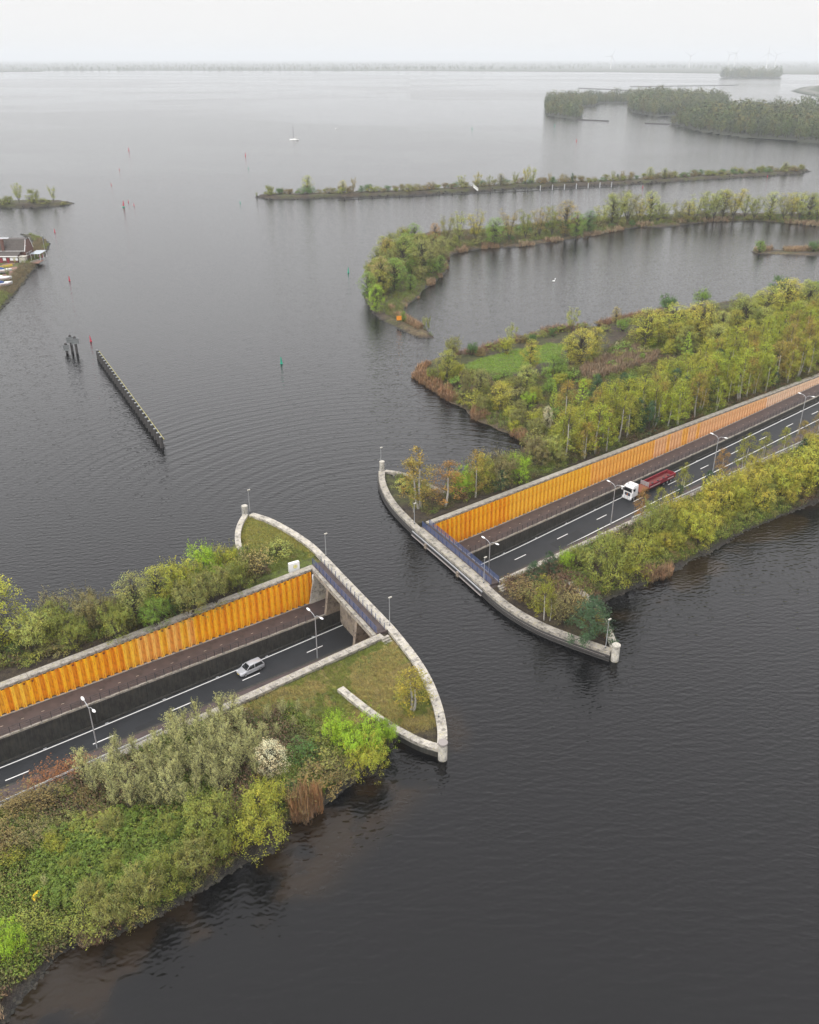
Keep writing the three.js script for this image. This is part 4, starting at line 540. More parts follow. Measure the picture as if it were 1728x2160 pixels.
const farIslandA = land('far_island', 'curved far island with trees', [[260.9, -1890.1], [217.4, -1528.8], [246.55, -1421.66], [275.1, -1528.8], [280.6, -1623.6], [319.6, -1798.1], [344.8, -1815.8], [378.3, -1949.8], [447.7, -1949.8], [487.9, -2128.9], [385.2, -2104.8], [295.2, -2013.4]], [], { ...wood, cell: 6 });
const farIslandB = land('far_island', 'round far island with a dense wood', [[408.7, -1815.8], [372, -1623.6], [380.6, -1503.6], [426.5, -1528.8], [518.9, -1667.8], [611.6, -1870.9], [643.4, -2013.4], [563.3, -2081.2], [477, -2058.1]], [], { ...wood, cell: 7 });
const farWood = land('far_island', 'large far island with a wood at the right edge', [[361.49, -1347.94], [359.39, -1188.57], [386.24, -1101.18], [421.17, -1055.71], [440.1, -1025.38], [482.4, -933.72], [758.95, -1358.01], [675.1, -1595.3], [530.5, -1595.3]], [], { ...wood, cell: 7 });
const farDike = land('far_dike', 'bare green dike ring at the right edge of the lake', [[1052.4, -2718.2], [1003.1, -2534.1], [948.3, -2258.1], [958.8, -2104.8], [1290.7, -2569], [1373.4, -3289.3], [1228.3, -3074.3]], [], { cell: 14, top: 4, ramp: 40, wobble: 3, color: (s, n, d) => (d < 26 ? [0.07, 0.10, 0.05] : d < 50 ? [0.3, 0.3, 0.28] : d < 100 ? [0.07, 0.11, 0.04] : d < 120 ? [0.34, 0.3, 0.2] : [0.25, 0.18, 0.12]) });
const farRound = land('far_island', 'round wooded island before the far shore', [[1400.1, -4451.4], [1428, -4451.4], [1496, -4515], [1450, -4349.3], [1626, -4349.3], [1767.5, -4670.6], [1834.5, -4912.3], [1554.5, -4849.5]], [], { ...wood, cell: 25, wobble: 20 });
{ // the far shore: flat farmland to the horizon
  const front = [[-5808.3, -6858.6], [-3216.3, -6293], [-2655.2, -6398.6], [-2467, -6620.7], [-2622.5, -7114.2], [-2112.3, -7167.6], [-901.5, -7114.2], [120.3, -6958.6], [1339.9, -6398.6], [1818.8, -5813.1], [2275.9, -5478.5], [4211.9, -5042.6]], s = new THREE.Shape([...front, [45000, -30000], [45000, -52000], [-45000, -52000], [-45000, -20000]].map(([x, z]) => new THREE.Vector2(x, -z)));
  struct('far_shore', metric(new THREE.ExtrudeGeometry(s, { depth: 3, bevelEnabled: false }).rotateX(-Math.PI / 2).translate(0, -0.5, 0), 900), std(lin(0.10, 0.12, 0.06), 0.95, { map: T.ground }), 'flat far shore fading into haze');
}

{ // dark water, with brown silt lifted over the shallows along the two near banks
  const W = 1024, banks = [[leftNear.shore, 11], [rightNear.shore.slice(2), 8]], near = banks.map(([l]) => l.map((p) => [p[0], p[1]]));
  const silt = tex(W, (u, v) => {
    const x = u * 215 - 75, z = v * 215 - 200; let k = 0; if (u > 0.01 && u < 0.99 && v > 0.01 && v < 0.99) banks.forEach(([, reach], i) => { let d = 99; for (let q = 0; q + 1 < near[i].length; q++) { const [ax, az] = near[i][q], [bx, bz] = near[i][q + 1]; if (Math.min(ax, bx) - reach > x || Math.max(ax, bx) + reach < x || Math.min(az, bz) - reach > z || Math.max(az, bz) + reach < z) continue; d = Math.min(d, segDist([near[i][q], near[i][q + 1]], x, z)); } if (d < reach) k = Math.max(k, smooth(0.44, 0.66, fbm(x * 0.16, z * 0.16, 81, 5) + 0.1 * (1 - d / reach)) * smooth(reach, reach * 0.5, d)); });
    return [0.045 + 0.095 * k, 0.046 + 0.06 * k, 0.05 + 0.02 * k];
  }, { clamp: true });
  silt.channel = 3; waterMat.map = silt;
}

// ---------------------------------------------------------------- plants: one generator per habit, a few variants each
class Soup { constructor() { this.p = []; this.n = []; this.c = []; this.u = []; }
  tri(a, b, c, n, k) { for (const v of [a, b, c]) { this.p.push(v[0], v[1], v[2]); this.n.push(n[0], n[1], n[2]); this.c.push(k[0], k[1], k[2]); this.u.push(v[0] + v[2], v[1]); } }
  leaf(p, out, size, r, k, narrow = 0.6) { // a small folded leaf or a tuft of leaves, its face turned partly outward
    let nx = out[0] * 0.8 + (r() - 0.5) * 1.6, ny = out[1] * 0.8 + 0.25 + (r() - 0.5) * 1.6, nz = out[2] * 0.8 + (r() - 0.5) * 1.6, l = Math.hypot(nx, ny, nz) || 1; nx /= l; ny /= l; nz /= l;
    let ax = r() - 0.5, ay = r() - 0.5, az = r() - 0.5, q = ax * nx + ay * ny + az * nz; ax -= q * nx; ay -= q * ny; az -= q * nz; l = Math.hypot(ax, ay, az) || 1; ax /= l; ay /= l; az /= l;
    const bx = ny * az - nz * ay, by = nz * ax - nx * az, bz = nx * ay - ny * ax, h = size * 0.5, w = size * 0.5 * narrow;
    const A = [p[0] + ax * h, p[1] + ay * h, p[2] + az * h], B = [p[0] + bx * w, p[1] + by * w, p[2] + bz * w], C = [p[0] - ax * h, p[1] - ay * h, p[2] - az * h], D = [p[0] - bx * w, p[1] - by * w, p[2] - bz * w];
    let mx = nx * 0.75 + out[0] * 0.5, my = ny * 0.75 + out[1] * 0.5, mz = nz * 0.75 + out[2] * 0.5; l = Math.hypot(mx, my, mz) || 1; const n = [mx / l, my / l, mz / l];
    this.tri(A, B, C, n, k); this.tri(C, D, A, n, k);
  }
  tube(a, b, ra, rb, k, sides = 4) {
    const d = [b[0] - a[0], b[1] - a[1], b[2] - a[2]], l = Math.hypot(...d) || 1, t = d.map((v) => v / l), up = Math.abs(t[1]) > 0.9 ? [1, 0, 0] : [0, 1, 0];
    let x = [t[1] * up[2] - t[2] * up[1], t[2] * up[0] - t[0] * up[2], t[0] * up[1] - t[1] * up[0]]; const m = Math.hypot(...x); x = x.map((v) => v / m); const y = [t[1] * x[2] - t[2] * x[1], t[2] * x[0] - t[0] * x[2], t[0] * x[1] - t[1] * x[0]];
    for (let i = 0; i < sides; i++) { const p = (i / sides) * 6.2832, q = ((i + 1) / sides) * 6.2832, P0 = [0, 1, 2].map((e) => x[e] * Math.cos(p) + y[e] * Math.sin(p)), P1 = [0, 1, 2].map((e) => x[e] * Math.cos(q) + y[e] * Math.sin(q)), n = [0, 1, 2].map((e) => (P0[e] + P1[e]) * 0.5); const o = (c, v, r) => [c[0] + v[0] * r, c[1] + v[1] * r, c[2] + v[2] * r]; this.tri(o(a, P0, ra), o(b, P1, rb), o(b, P0, rb), n, k); this.tri(o(a, P0, ra), o(a, P1, ra), o(b, P1, rb), n, k); }
  }
  blade(a, b, w, k) { // a leaning blade whose upper face looks up
    const d = [b[0] - a[0], b[1] - a[1], b[2] - a[2]], l = Math.hypot(d[0], d[2]) || 1, s = [d[2] / l * w, 0, -d[0] / l * w]; let n = [-d[0] * d[1] / l, l, -d[2] * d[1] / l]; const m = Math.hypot(...n); n = [n[0] / m, n[1] / m + 0.7, n[2] / m]; const q = Math.hypot(...n); n = n.map((v) => v / q);
    this.tri([a[0] + s[0], a[1], a[2] + s[2]], [a[0] - s[0], a[1], a[2] - s[2]], b, n, k);
  }
  build() { const g = new THREE.BufferGeometry(); g.setAttribute('position', new THREE.Float32BufferAttribute(this.p, 3)); g.setAttribute('normal', new THREE.Float32BufferAttribute(this.n, 3)); g.setAttribute('color', new THREE.Float32BufferAttribute(this.c, 3)); g.setAttribute('uv', new THREE.Float32BufferAttribute(this.u, 2)); return g; }
}
const BARK = [0.10, 0.078, 0.06], GREYBARK = [0.17, 0.15, 0.125], WHITEBARK = [0.80, 0.76, 0.68], TWIG = [0.125, 0.085, 0.058];
function tone(r, spread = 0.22, yellow = 0.14) { const v = 1 + (r() - 0.5) * 2 * spread, y = (r() - 0.5) * 2 * yellow; return [v * (1 + y), v, v * (1 - y * 0.8)]; }
function clump(S, c, rad, count, size, center, r, narrow, squash = 0.75, tn = tone(r, 0.16, 0.12)) {
  for (let i = 0; i < count; i++) {
    let x = r() + r() - 1, y = r() + r() - 1, z = r() + r() - 1; const p = [c[0] + x * rad, c[1] + y * rad * squash, c[2] + z * rad]; let o = [p[0] - center[0], p[1] - center[1], p[2] - center[2]]; const l = Math.hypot(...o) || 1; o = o.map((v) => v / l);
    const t = tone(r, 0.16, 0.08); S.leaf(p, o, size * (0.5 + 1.0 * r() * r() + 0.25 * r()), r, [tn[0] * t[0], tn[1] * t[1], tn[2] * t[2]], narrow);
  }
}
function limb(S, a, b, ra, rb, k, r, bow = 0.15) { const m = [(a[0] + b[0]) / 2 + (r() - 0.5) * bow, (a[1] + b[1]) / 2 + bow * 0.5, (a[2] + b[2]) / 2 + (r() - 0.5) * bow]; S.tube(a, m, ra, (ra + rb) / 2, k, 4); S.tube(m, b, (ra + rb) / 2, rb, k, 3); }
const HABITS = {
  birch(r, wood, crown) { // slim, light, twigs hanging; height 10
    const stems = r() < 0.4 ? 2 : 1;
    for (let q = 0; q < stems; q++) {
      const lean = [(r() - 0.5) * 0.9 + q * 0.7, (r() - 0.5) * 0.9], H = 10 - q * 1.5, at0 = (t) => [q * 0.3 + lean[0] * t + 0.12 * Math.sin(t * 6), H * t, lean[1] * t];
      for (let i = 0; i < 6; i++) wood.tube(at0(i / 6), at0((i + 1) / 6), lerp(0.15, 0.02, i / 6), lerp(0.15, 0.02, (i + 1) / 6), i < 4 ? WHITEBARK : GREYBARK, 5);
      const N = stems > 1 ? 36 : 62;
      for (let i = 0; i < N; i++) { const t = 0.2 + 0.8 * Math.pow((i + r()) / N, 0.9), R = 1.75 * Math.sqrt(clamp(1 - ((t - 0.5) / 0.52) ** 2)) * (0.45 + 0.65 * r()), a = r() * 6.283, b = at0(Math.max(0.12, t - 0.1)), c = [at0(t)[0] + Math.cos(a) * R, H * Math.min(t, 0.99), at0(t)[2] + Math.sin(a) * R]; limb(wood, b, c, 0.025, 0.008, TWIG, r, 0.2); clump(crown, [c[0], c[1] - 0.15, c[2]], 0.58, 40, 0.19, [at0(t)[0], H * t, at0(t)[2]], r, 0.6, 1.2); for (let k = 0; k < 3; k++) wood.tube(c, [c[0] + (r() - 0.5) * 0.7, c[1] - 0.2 - r() * 0.6, c[2] + (r() - 0.5) * 0.7], 0.008, 0.004, TWIG, 3); }
    }
    return 10;
  },
  willow(r, wood, crown) { // a broad bush of many stems, billowing; height 6
    const W = 3.0, lobes = []; for (let i = 0; i < 9; i++) { const a = r() * 6.283, d = Math.sqrt(r()) * 1.9; lobes.push([Math.cos(a) * d, 2.4 + r() * 2.6 - d * 0.45, Math.sin(a) * d, 1.0 + r() * 0.7]); }
    for (const [x, y, z, q] of lobes) { limb(wood, [x * 0.12, 0, z * 0.12], [x, y, z], 0.09, 0.03, BARK, r, 0.4); const N = 22; for (let i = 0; i < N; i++) { const a = r() * 6.283, u = r() * 1.5 - 0.5, h = Math.sqrt(Math.max(0, 1 - u * u * 0.8)), R = q * (0.7 + 0.35 * r()), c = [x + Math.cos(a) * h * R, Math.max(0.5, y + u * R), z + Math.sin(a) * h * R]; wood.tube([x, y, z], c, 0.02, 0.006, TWIG, 3); clump(crown, c, 0.5, 32, 0.17, [x, y - 0.3, z], r, 0.55); } }
    for (let i = 0; i < 26; i++) { const a = r() * 6.283, R = W * (0.7 + 0.3 * r()), c = [Math.cos(a) * R, 0.5 + r() * 1.6, Math.sin(a) * R]; limb(wood, [c[0] * 0.2, 0, c[2] * 0.2], c, 0.03, 0.008, TWIG, r, 0.4); clump(crown, c, 0.6, 24, 0.18, [0, 1, 0], r, 0.5); }
    for (let i = 0; i < 90; i++) { const q = lobes[i % lobes.length], a = r() * 6.283, R = q[3] * (0.6 + 0.4 * r()), b = [q[0] + Math.cos(a) * R * 0.8, q[1] + q[3] * 0.5 * r(), q[2] + Math.sin(a) * R * 0.8], L = 0.7 + r() * 1.0, e = [b[0] + Math.cos(a) * L * 0.45, b[1] + L, b[2] + Math.sin(a) * L * 0.45]; wood.tube(b, e, 0.012, 0.004, TWIG, 3); const tn = tone(r, 0.2, 0.12); for (let k = 0; k < 16; k++) { const u = r(); crown.leaf([lerp(b[0], e[0], u) + (r() - 0.5) * 0.18, lerp(b[1], e[1], u), lerp(b[2], e[2], u) + (r() - 0.5) * 0.18], [Math.cos(a) * 0.5, 0.6, Math.sin(a) * 0.5], 0.1 + r() * 0.12, r, tn, 0.5); } }
    return 6;
  },
  round(r, wood, crown) { // a tree with a full crown from low down; height 9
    const H = 9, top = []; wood.tube([0, 0, 0], [0.1, H * 0.4, 0], 0.17, 0.12, GREYBARK, 6); wood.tube([0.1, H * 0.4, 0], [0, H * 0.82, 0.1], 0.12, 0.04, GREYBARK, 5);
    for (let i = 0; i < 185; i++) { const u = -0.9 + 1.88 * ((i + r()) / 185), a = r() * 6.283, R = Math.sqrt(1 - u * u) * (0.3 + 0.74 * Math.sqrt(r())) * (1 + 0.18 * Math.sin(a * 3 + i * 0.05)), c = [Math.cos(a) * R * 2.7, H * 0.53 + u * H * 0.44, Math.sin(a) * R * 2.7]; limb(wood, [0, clamp(c[1] * 0.72 - 0.2, 0.2, H * 0.75), 0], c, 0.035, 0.008, BARK, r, 0.3); clump(crown, c, 0.62, 26, 0.19, [0, H * 0.45, 0], r, 0.6, 0.9); }
    return H;
  },
  airy(r, wood, crown) { // tall and thinly leaved, forked limbs in view; height 12
    const limbs = 4 + Math.floor(r() * 3); wood.tube([0, 0, 0], [0, 2.2, 0], 0.16, 0.13, GREYBARK, 5);
    for (let q = 0; q < limbs; q++) { const a = (q / limbs) * 6.283 + r(), lean = 1.2 + r() * 2.0, H = 9 + r() * 3, f = (t) => [Math.cos(a) * lean * Math.pow(t, 0.8), 1.2 + (H - 1.2) * t, Math.sin(a) * lean * Math.pow(t, 0.8)]; for (let i = 0; i < 5; i++) wood.tube(f(i / 5), f((i + 1) / 5), lerp(0.085, 0.014, i / 5), lerp(0.085, 0.014, (i + 1) / 5), GREYBARK, 4);
      for (let i = 0; i < 24; i++) { const t = 0.22 + 0.78 * r(), b = f(Math.max(0.05, t - 0.12)), e = f(t), g = r() * 6.283, R = 0.3 + r() * 0.95 * (1.2 - t * 0.6), c = [e[0] + Math.cos(g) * R, e[1] + 0.2, e[2] + Math.sin(g) * R]; wood.tube(b, c, 0.02, 0.006, TWIG, 3); clump(crown, c, 0.7, 38, 0.2, e, r, 0.6, 1.0); wood.tube(c, [c[0] + (r() - 0.5) * 0.6, c[1] + 0.5 + r() * 0.4, c[2] + (r() - 0.5) * 0.6], 0.008, 0.003, TWIG, 3); } }
    return 12;
  },
  scrub(r, wood, crown) { // low tangled mound; height 2
    for (let i = 0; i < 52; i++) { const a = r() * 6.283, d = Math.sqrt(r()) * 1.6, h = (1 - (d / 1.75) ** 2) * 1.75 * (0.6 + 0.5 * r()) + 0.15, c = [Math.cos(a) * d, h, Math.sin(a) * d]; limb(wood, [c[0] * 0.5, 0, c[2] * 0.5], c, 0.02, 0.006, TWIG, r, 0.5); clump(crown, c, 0.42, 24, 0.15, [0, 0, 0], r, 0.6); for (let k = 0; k < 3; k++) wood.tube(c, [c[0] + (r() - 0.5) * 0.8, c[1] + 0.1 + r() * 0.35, c[2] + (r() - 0.5) * 0.8], 0.009, 0.004, TWIG, 3); }
    return 2;
  },
  bare(r, wood, crown) { // leafless brown twigs with a few buds; height 2.6
    for (let i = 0; i < 60; i++) { const a = r() * 6.283, d = 0.3 + r() * 1.3, h = 1.1 + r() * 1.5, c = [Math.cos(a) * d, h, Math.sin(a) * d], m = [c[0] * 0.45, h * 0.55, c[2] * 0.45]; wood.tube([c[0] * 0.15, 0, c[2] * 0.15], m, 0.022, 0.015, TWIG, 3); wood.tube(m, c, 0.015, 0.006, TWIG, 3); for (let k = 0; k < 5; k++) { const e = [c[0] + (r() - 0.5) * 0.9, c[1] + (r() - 0.35) * 0.7, c[2] + (r() - 0.5) * 0.9]; wood.tube([lerp(m[0], c[0], 0.6), lerp(m[1], c[1], 0.6), lerp(m[2], c[2], 0.6)], e, 0.007, 0.003, TWIG, 3); for (let w = 0; w < 3; w++) crown.leaf([lerp(c[0], e[0], r()), lerp(c[1], e[1], r()), lerp(c[2], e[2], r())], [0, 1, 0], 0.09, r, tone(r), 0.4); crown.leaf(e, [0, 1, 0], 0.16, r, tone(r), 0.5); crown.leaf([e[0] + 0.1, e[1] - 0.1, e[2]], [0, 1, 0], 0.14, r, tone(r), 0.5); } clump(crown, m, 0.4, 5, 0.14, [0, 0, 0], r, 0.5); }
    return 2.6;
  },
  sucker(r, wood, crown) { // an upright young poplar with steep pale shoots; height 6
    const H = 6; wood.tube([0, 0, 0], [0.1, H * 0.5, 0.05], 0.06, 0.04, GREYBARK, 4); wood.tube([0.1, H * 0.5, 0.05], [0.05, H, 0], 0.04, 0.01, GREYBARK, 3);
    for (let i = 0; i < 80; i++) { const t = 0.1 + 0.76 * ((i + r()) / 80), a = r() * 6.283, L = (1.15 - t) * 2.1 * (0.45 + 0.7 * r()) + 0.3, b = [0.1 * t, H * t, 0], e = [b[0] + Math.cos(a) * L * 0.42, Math.min(H * 1.05, b[1] + L * 1.1), b[2] + Math.sin(a) * L * 0.42]; wood.tube(b, e, 0.018, 0.005, GREYBARK, 3); const tn = tone(r, 0.2, 0.06); for (let k = 0; k < 26; k++) { const u = 0.1 + 0.95 * r(), w = 0.16, p = [lerp(b[0], e[0], u) + (r() - 0.5) * w, lerp(b[1], e[1], u) + (r() - 0.5) * 0.2, lerp(b[2], e[2], u) + (r() - 0.5) * w]; crown.leaf(p, [Math.cos(a) * 0.5, 0.7, Math.sin(a) * 0.5], 0.088 * (0.7 + 0.6 * r()), r, tn, 0.5); } }
    return H;
  },
  pine(r, wood, crown) { // dark dense needles in cushions; height 6
    wood.tube([0, 0, 0], [0.1, 5.4, 0], 0.16, 0.04, BARK, 5);
    for (let i = 0; i < 78; i++) { const t = (i + r()) / 78, a = r() * 6.283, R = (2.3 * Math.pow(1 - t, 0.55) + 0.15) * (0.45 + 0.6 * r()), c = [Math.cos(a) * R, 0.7 + t * 5.0, Math.sin(a) * R]; wood.tube([0, Math.max(0.4, c[1] - 0.3), 0], c, 0.035, 0.012, BARK, 3); clump(crown, c, 0.5, 60, 0.22, [0, c[1] - 0.4, 0], r, 0.36, 0.65, tone(r, 0.12, 0.05)); }
    return 6;
  },
  lime(r, wood, crown) { // a light green tree with level branches in tiers; height 11
    const H = 11; wood.tube([0, 0, 0], [0.1, H * 0.55, 0], 0.15, 0.09, GREYBARK, 5); wood.tube([0.1, H * 0.55, 0], [0, H, 0], 0.09, 0.015, GREYBARK, 4);
    for (let i = 0; i < 58; i++) { const t = 0.16 + 0.84 * ((i + r()) / 58), a = i * 2.4 + r() * 0.6, L = 3.0 * Math.pow(1.04 - t, 0.75) * (0.75 + 0.4 * r()), b = [0, H * t * 0.97, 0], e = [Math.cos(a) * L, b[1] + 0.45 * L * (0.5 + r() * 0.4), Math.sin(a) * L]; wood.tube(b, e, 0.035, 0.008, GREYBARK, 3); for (let k = 0; k < 42; k++) { const u = 0.22 + 0.82 * Math.sqrt(r()), w = 0.35 * (1.1 - u * 0.5), p = [lerp(b[0], e[0], u) + (r() - 0.5) * w, lerp(b[1], e[1], u) + (r() - 0.5) * 0.3, lerp(b[2], e[2], u) + (r() - 0.5) * w]; crown.leaf(p, [Math.cos(a) * 0.2, 0.9, Math.sin(a) * 0.2], 0.2 * (0.7 + 0.6 * r()), r, tone(r, 0.18, 0.08), 0.6); } }
    return H;
  },
  bramble(r, wood, crown) { // arching leafy shoots over a low mound; height 2
    for (let i = 0; i < 34; i++) { const a = r() * 6.283, d = Math.sqrt(r()) * 1.2, L = 0.7 + r() * 1.0, b = [Math.cos(a) * d * 0.6, 0, Math.sin(a) * d * 0.6]; let q = b; for (let k = 1; k <= 5; k++) { const u = k / 5, p = [b[0] + Math.cos(a) * L * u + (r() - 0.5) * 0.16, (1.5 + 0.4 * r()) * Math.sin(u * 2.1) * (1.1 - d * 0.3), b[2] + Math.sin(a) * L * u + (r() - 0.5) * 0.16]; wood.tube(q, p, 0.014, 0.01, TWIG, 3); clump(crown, p, 0.26, 17, 0.17, [p[0], p[1] - 0.6, p[2]], r, 0.75, 0.6); q = p; } }
    return 2;
  },
};
const LIN = (r, g, b) => lin(r * 1.12, g * 1.13, b * 0.62);
const TINTS = {
  birchOlive: [0.22, 0.225, 0.03], birchBrown: [0.24, 0.175, 0.045], birchRust: [0.27, 0.145, 0.05], birchLime: [0.25, 0.29, 0.03], yellowGreen: [0.28, 0.285, 0.038], willowYellow: [0.31, 0.275, 0.045], olive: [0.17, 0.19, 0.042], greyOlive: [0.175, 0.175, 0.065], paleGreen: [0.27, 0.29, 0.10], green: [0.135, 0.22, 0.035], bright: [0.22, 0.34, 0.018], deepGreen: [0.06, 0.13, 0.035], pine: [0.028, 0.062, 0.036], greyBrown: [0.155, 0.135, 0.075], brown: [0.16, 0.115, 0.055], rust: [0.20, 0.075, 0.035], sucker: [0.28, 0.275, 0.17], blossom: [0.48, 0.43, 0.46], tan: [0.24, 0.19, 0.095], lime: [0.26, 0.36, 0.03], birchGold: [0.26, 0.22, 0.03], bramble: [0.085, 0.125, 0.012],
};
const leafMat = Object.fromEntries(Object.entries(TINTS).map(([k, c]) => [k, new THREE.MeshStandardMaterial({ color: LIN(...c), roughness: 0.75, vertexColors: true, side: THREE.DoubleSide })]));
const PROTO = {};
for (const [k, f] of Object.entries(HABITS)) { PROTO[k] = []; for (let v = 0; v < (k === 'birch' ? 5 : 4); v++) { const r = rng(1000 + v * 77 + k.length * 13 + k.charCodeAt(0)), wood = new Soup(), crown = new Soup(), H = f(r, wood, crown); PROTO[k].push({ wood: wood.build(), crown: crown.build(), H, foot: null }); } }
const WORDS = { birch: ['birch_tree', 'tree'], willow: ['willow_bush', 'bush'], round: ['leafy_tree', 'tree'], airy: ['tall_tree', 'tree'], scrub: ['low_shrub', 'shrub'], bare: ['bare_shrub', 'shrub'], sucker: ['young_poplar', 'tree'], pine: ['pine_tree', 'tree'], lime: ['larch_tree', 'tree'], bramble: ['bramble_bush', 'bush'] };
const plantRnd = rng(4242); let planted = 0;
function plant(kind, tint, x, z, h, ground, wide = 1, label, group) {
  const set = PROTO[kind], p = set[Math.floor(plantRnd() * set.length)], [name, cat] = WORDS[kind], y = (ground ? Math.max(0.05, ground.height(x, z)) : 0.6) - 0.06, t = thing(name, label, cat, [x, y, z], plantRnd() * 6.283, group), k = h / p.H;
  if (kind === 'round') wide *= 1.3; if (kind === 'airy') wide *= 1.2;
  t.scale.set(k * wide, k, k * wide * (0.92 + 0.16 * plantRnd()));
  obj(kind === 'bare' || kind === 'scrub' || kind === 'bramble' ? 'stems' : 'trunk', p.wood, M.wood, t); obj('crown', p.crown, leafMat[tint], t); planted++;
  return t;
}
const areaOf = (poly) => Math.abs(poly.reduce((a, [x, y], i) => { const [u, v] = poly[(i + 1) % poly.length]; return a + x * v - u * y; }, 0)) / 2;
function fill(poly, ground, gap, seed, choose, keep) { // plants spread at about that distance over an outline
  const r = rng(seed), put = []; let x0 = 1e9, x1 = -1e9, z0 = 1e9, z1 = -1e9; for (const [x, z] of poly) { x0 = Math.min(x0, x); x1 = Math.max(x1, x); z0 = Math.min(z0, z); z1 = Math.max(z1, z); }
  const tries = Math.ceil((x1 - x0) * (z1 - z0) / (gap * gap) * 6);
  for (let i = 0; i < tries; i++) { const x = lerp(x0, x1, r()), z = lerp(z0, z1, r()); if (!inPoly(poly, x, z) || (ground && (!ground.inside(x, z) || ground.depth(x, z) < 0.7)) || (keep && !keep(x, z))) continue; if (put.some(([a, b]) => (a - x) ** 2 + (b - z) ** 2 < gap * gap)) continue; put.push([x, z]); choose(x, z, r); }
  return put;
}

// where along and how deep a filling plant stands, told by things one can find
const zoneOf = (marks, rows) => (x, z, h) => { const [s, n] = world2road(x, z), a = (marks.find(([q]) => s < q) ?? marks[marks.length - 1])[1], b = (rows.find(([q]) => n > q) ?? rows[rows.length - 1])[1]; return a + ', ' + b; };
const woodZone = zoneOf([[48, 'above the first lamp right of the channel'], [60, 'above the lamp before the truck'], [68, 'above the truck cab'], [76, 'above the load deck of the truck'], [86, 'above the red trailer'], [97, 'above the lamp behind the trailer'], [110, 'where the wall turns salmon'], [122, 'left of the farthest lamp'], [134, 'above the farthest lamp'], [148, 'right of the farthest lamp'], [900, 'at the right edge']], [[-17.5, 'front row at the coping'], [-22, 'second row'], [-27, 'third row'], [-33, 'fourth row'], [-40, 'deep in the wood'], [-999, 'at the back of the wood']]);
const beside = (marks) => (x, z) => { let best = null, m = 1e9; for (const q of marks) { const d = Math.hypot(q[1][0] - x, q[1][1] - z); if (d < m) { m = d; best = q; } } const dx = x - best[1][0], dz = z - best[1][1], far = m > 14 ? 'well ' : ''; return far + (Math.abs(dx) > Math.abs(dz) ? (dx < 0 ? 'left of ' : 'right of ') : dz > 0 ? 'in front of ' : 'behind ') + best[0]; };
const near = { left: beside([['the white blossom tree', [-17.31, -84.73]], ['the hanging willow', [-17.69, -74.04]], ['the rust red shrubs', [-44.35, -84.48]], ['the yellow plastic sheet', [-40.56, -66.84]], ['the guard rail lamp', [-39.16, -84.31]], ['the broken coping edge', [-33.31, -88.59]], ['the coping corner', [-28.02, -93.17]], ['the thicket middle', [-30.61, -82.68]], ['the bramble edge', [-30.52, -77.65]], ['the long concrete arm', [-7.95, -92.22]], ['the grey-green shore shrub', [-28.82, -65.92]], ['the lawn strip at the left edge', [-46.64, -70.98]], ['the olive thicket bush', [-22.88, -75.1]], ['the bright edge bush', [-40.78, -59.13]]]), wall: beside([['the tall edge tree', [-62.59, -111.45]], ['the grey-brown wall shrub', [-50.47, -117.15]], ['the tall grey-olive tree', [-44.17, -119.14]], ['the yellow-olive tree', [-41.36, -123.29]], ['the white display box', [-25.41, -133.03]], ['the bright bushes', [-34.66, -129.15]], ['the pale green edge shrub', [-57.6, -110.84]]]),
  dam: beside([['the left end of the breakwater', [-100.38, -617.32]], ['the large rounded tree', [-68.51, -628.77]], ['the yellowish breakwater tree', [-44.82, -628.77]], ['the jetty start', [-11, -635.83]], ['the gangway', [47.76, -652.9]], ['the tallest breakwater tree', [88.1, -673.49]], ['the dark conifer', [118.09, -681.53]], ['the pale rounded breakwater tree', [179.43, -701.02]], ['the bare breakwater stretch', [231.77, -721.58]], ['the right end of the breakwater', [310.88, -756.29]], ['the round grey breakwater tree', [64.6, -663.05]], ['the reedy breakwater stretch', [18.37, -645.48]]]),
  pen: beside([['the peninsula point', [6.26, -242.84]], ['the meadow', [30.5, -253.75]], ['the bright yellow tree', [23.29, -214.8]], ['the large pale rounded tree', [32.26, -232.71]], ['the lime larch', [42.1, -204.31]], ['the brown reed patch', [62.97, -253.75]], ['the inlet head', [27.9, -195.52]], ['the big yellow-green willow', [50.31, -252.4]], ['the olive peninsula willow', [109.91, -286.46]], ['the golden edge willow', [130.97, -306.63]], ['the leaning birch', [40.01, -185.71]], ['the pale middle willow', [101.66, -283.15]], ['the third reed patch willow', [92.65, -276.7]]]),
  spit: beside([['the spit tip', [-11.89, -313.7]], ['the notice board', [-3.62, -302.9]], ['the tan leafless tree', [-11.25, -344.3]], ['the rust coloured spit tree', [12.51, -443.34]], ['the pale lone spit tree', [24.46, -450.77]], ['the full green spit tree', [41.67, -445.79]], ['the golden spit tree', [80, -469.02]], ['the bright reed bank', [106.73, -482.92]], ['the pond island', [191.71, -469.02]], ['the broad olive-brown tree', [5.19, -376.09]], ['the middle of the tree row', [156.15, -516.3]], ['the right end of the tree row', [222.76, -516.3]], ['the tall olive spit tree', [-2.81, -377.9]]]),
  bank: beside([['the largest willow bush', [32.2, -129.15]], ['the start of the guard rail', [45.47, -145.82]], ['the low reed bush', [46.89, -142.58]], ['the tall golden willow', [61.46, -157.88]], ['the white bank blossom', [73.76, -174.96]], ['the low olive water bush', [72.23, -159.97]], ['the tall edge willow', [84.83, -169.26]], ['the yellow-green water willow', [53.72, -145.82]], ['the dark round pine', [28.3, -115.2]], ['the white trunked birch', [21.98, -120.64]], ['the right footbridge end', [17.58, -128.4]], ['the farthest lamp birches', [93.1, -194.07]]]) };
const sized = (h, a, b) => (h < a ? 'low ' : h > b ? 'tall ' : 'middling ');
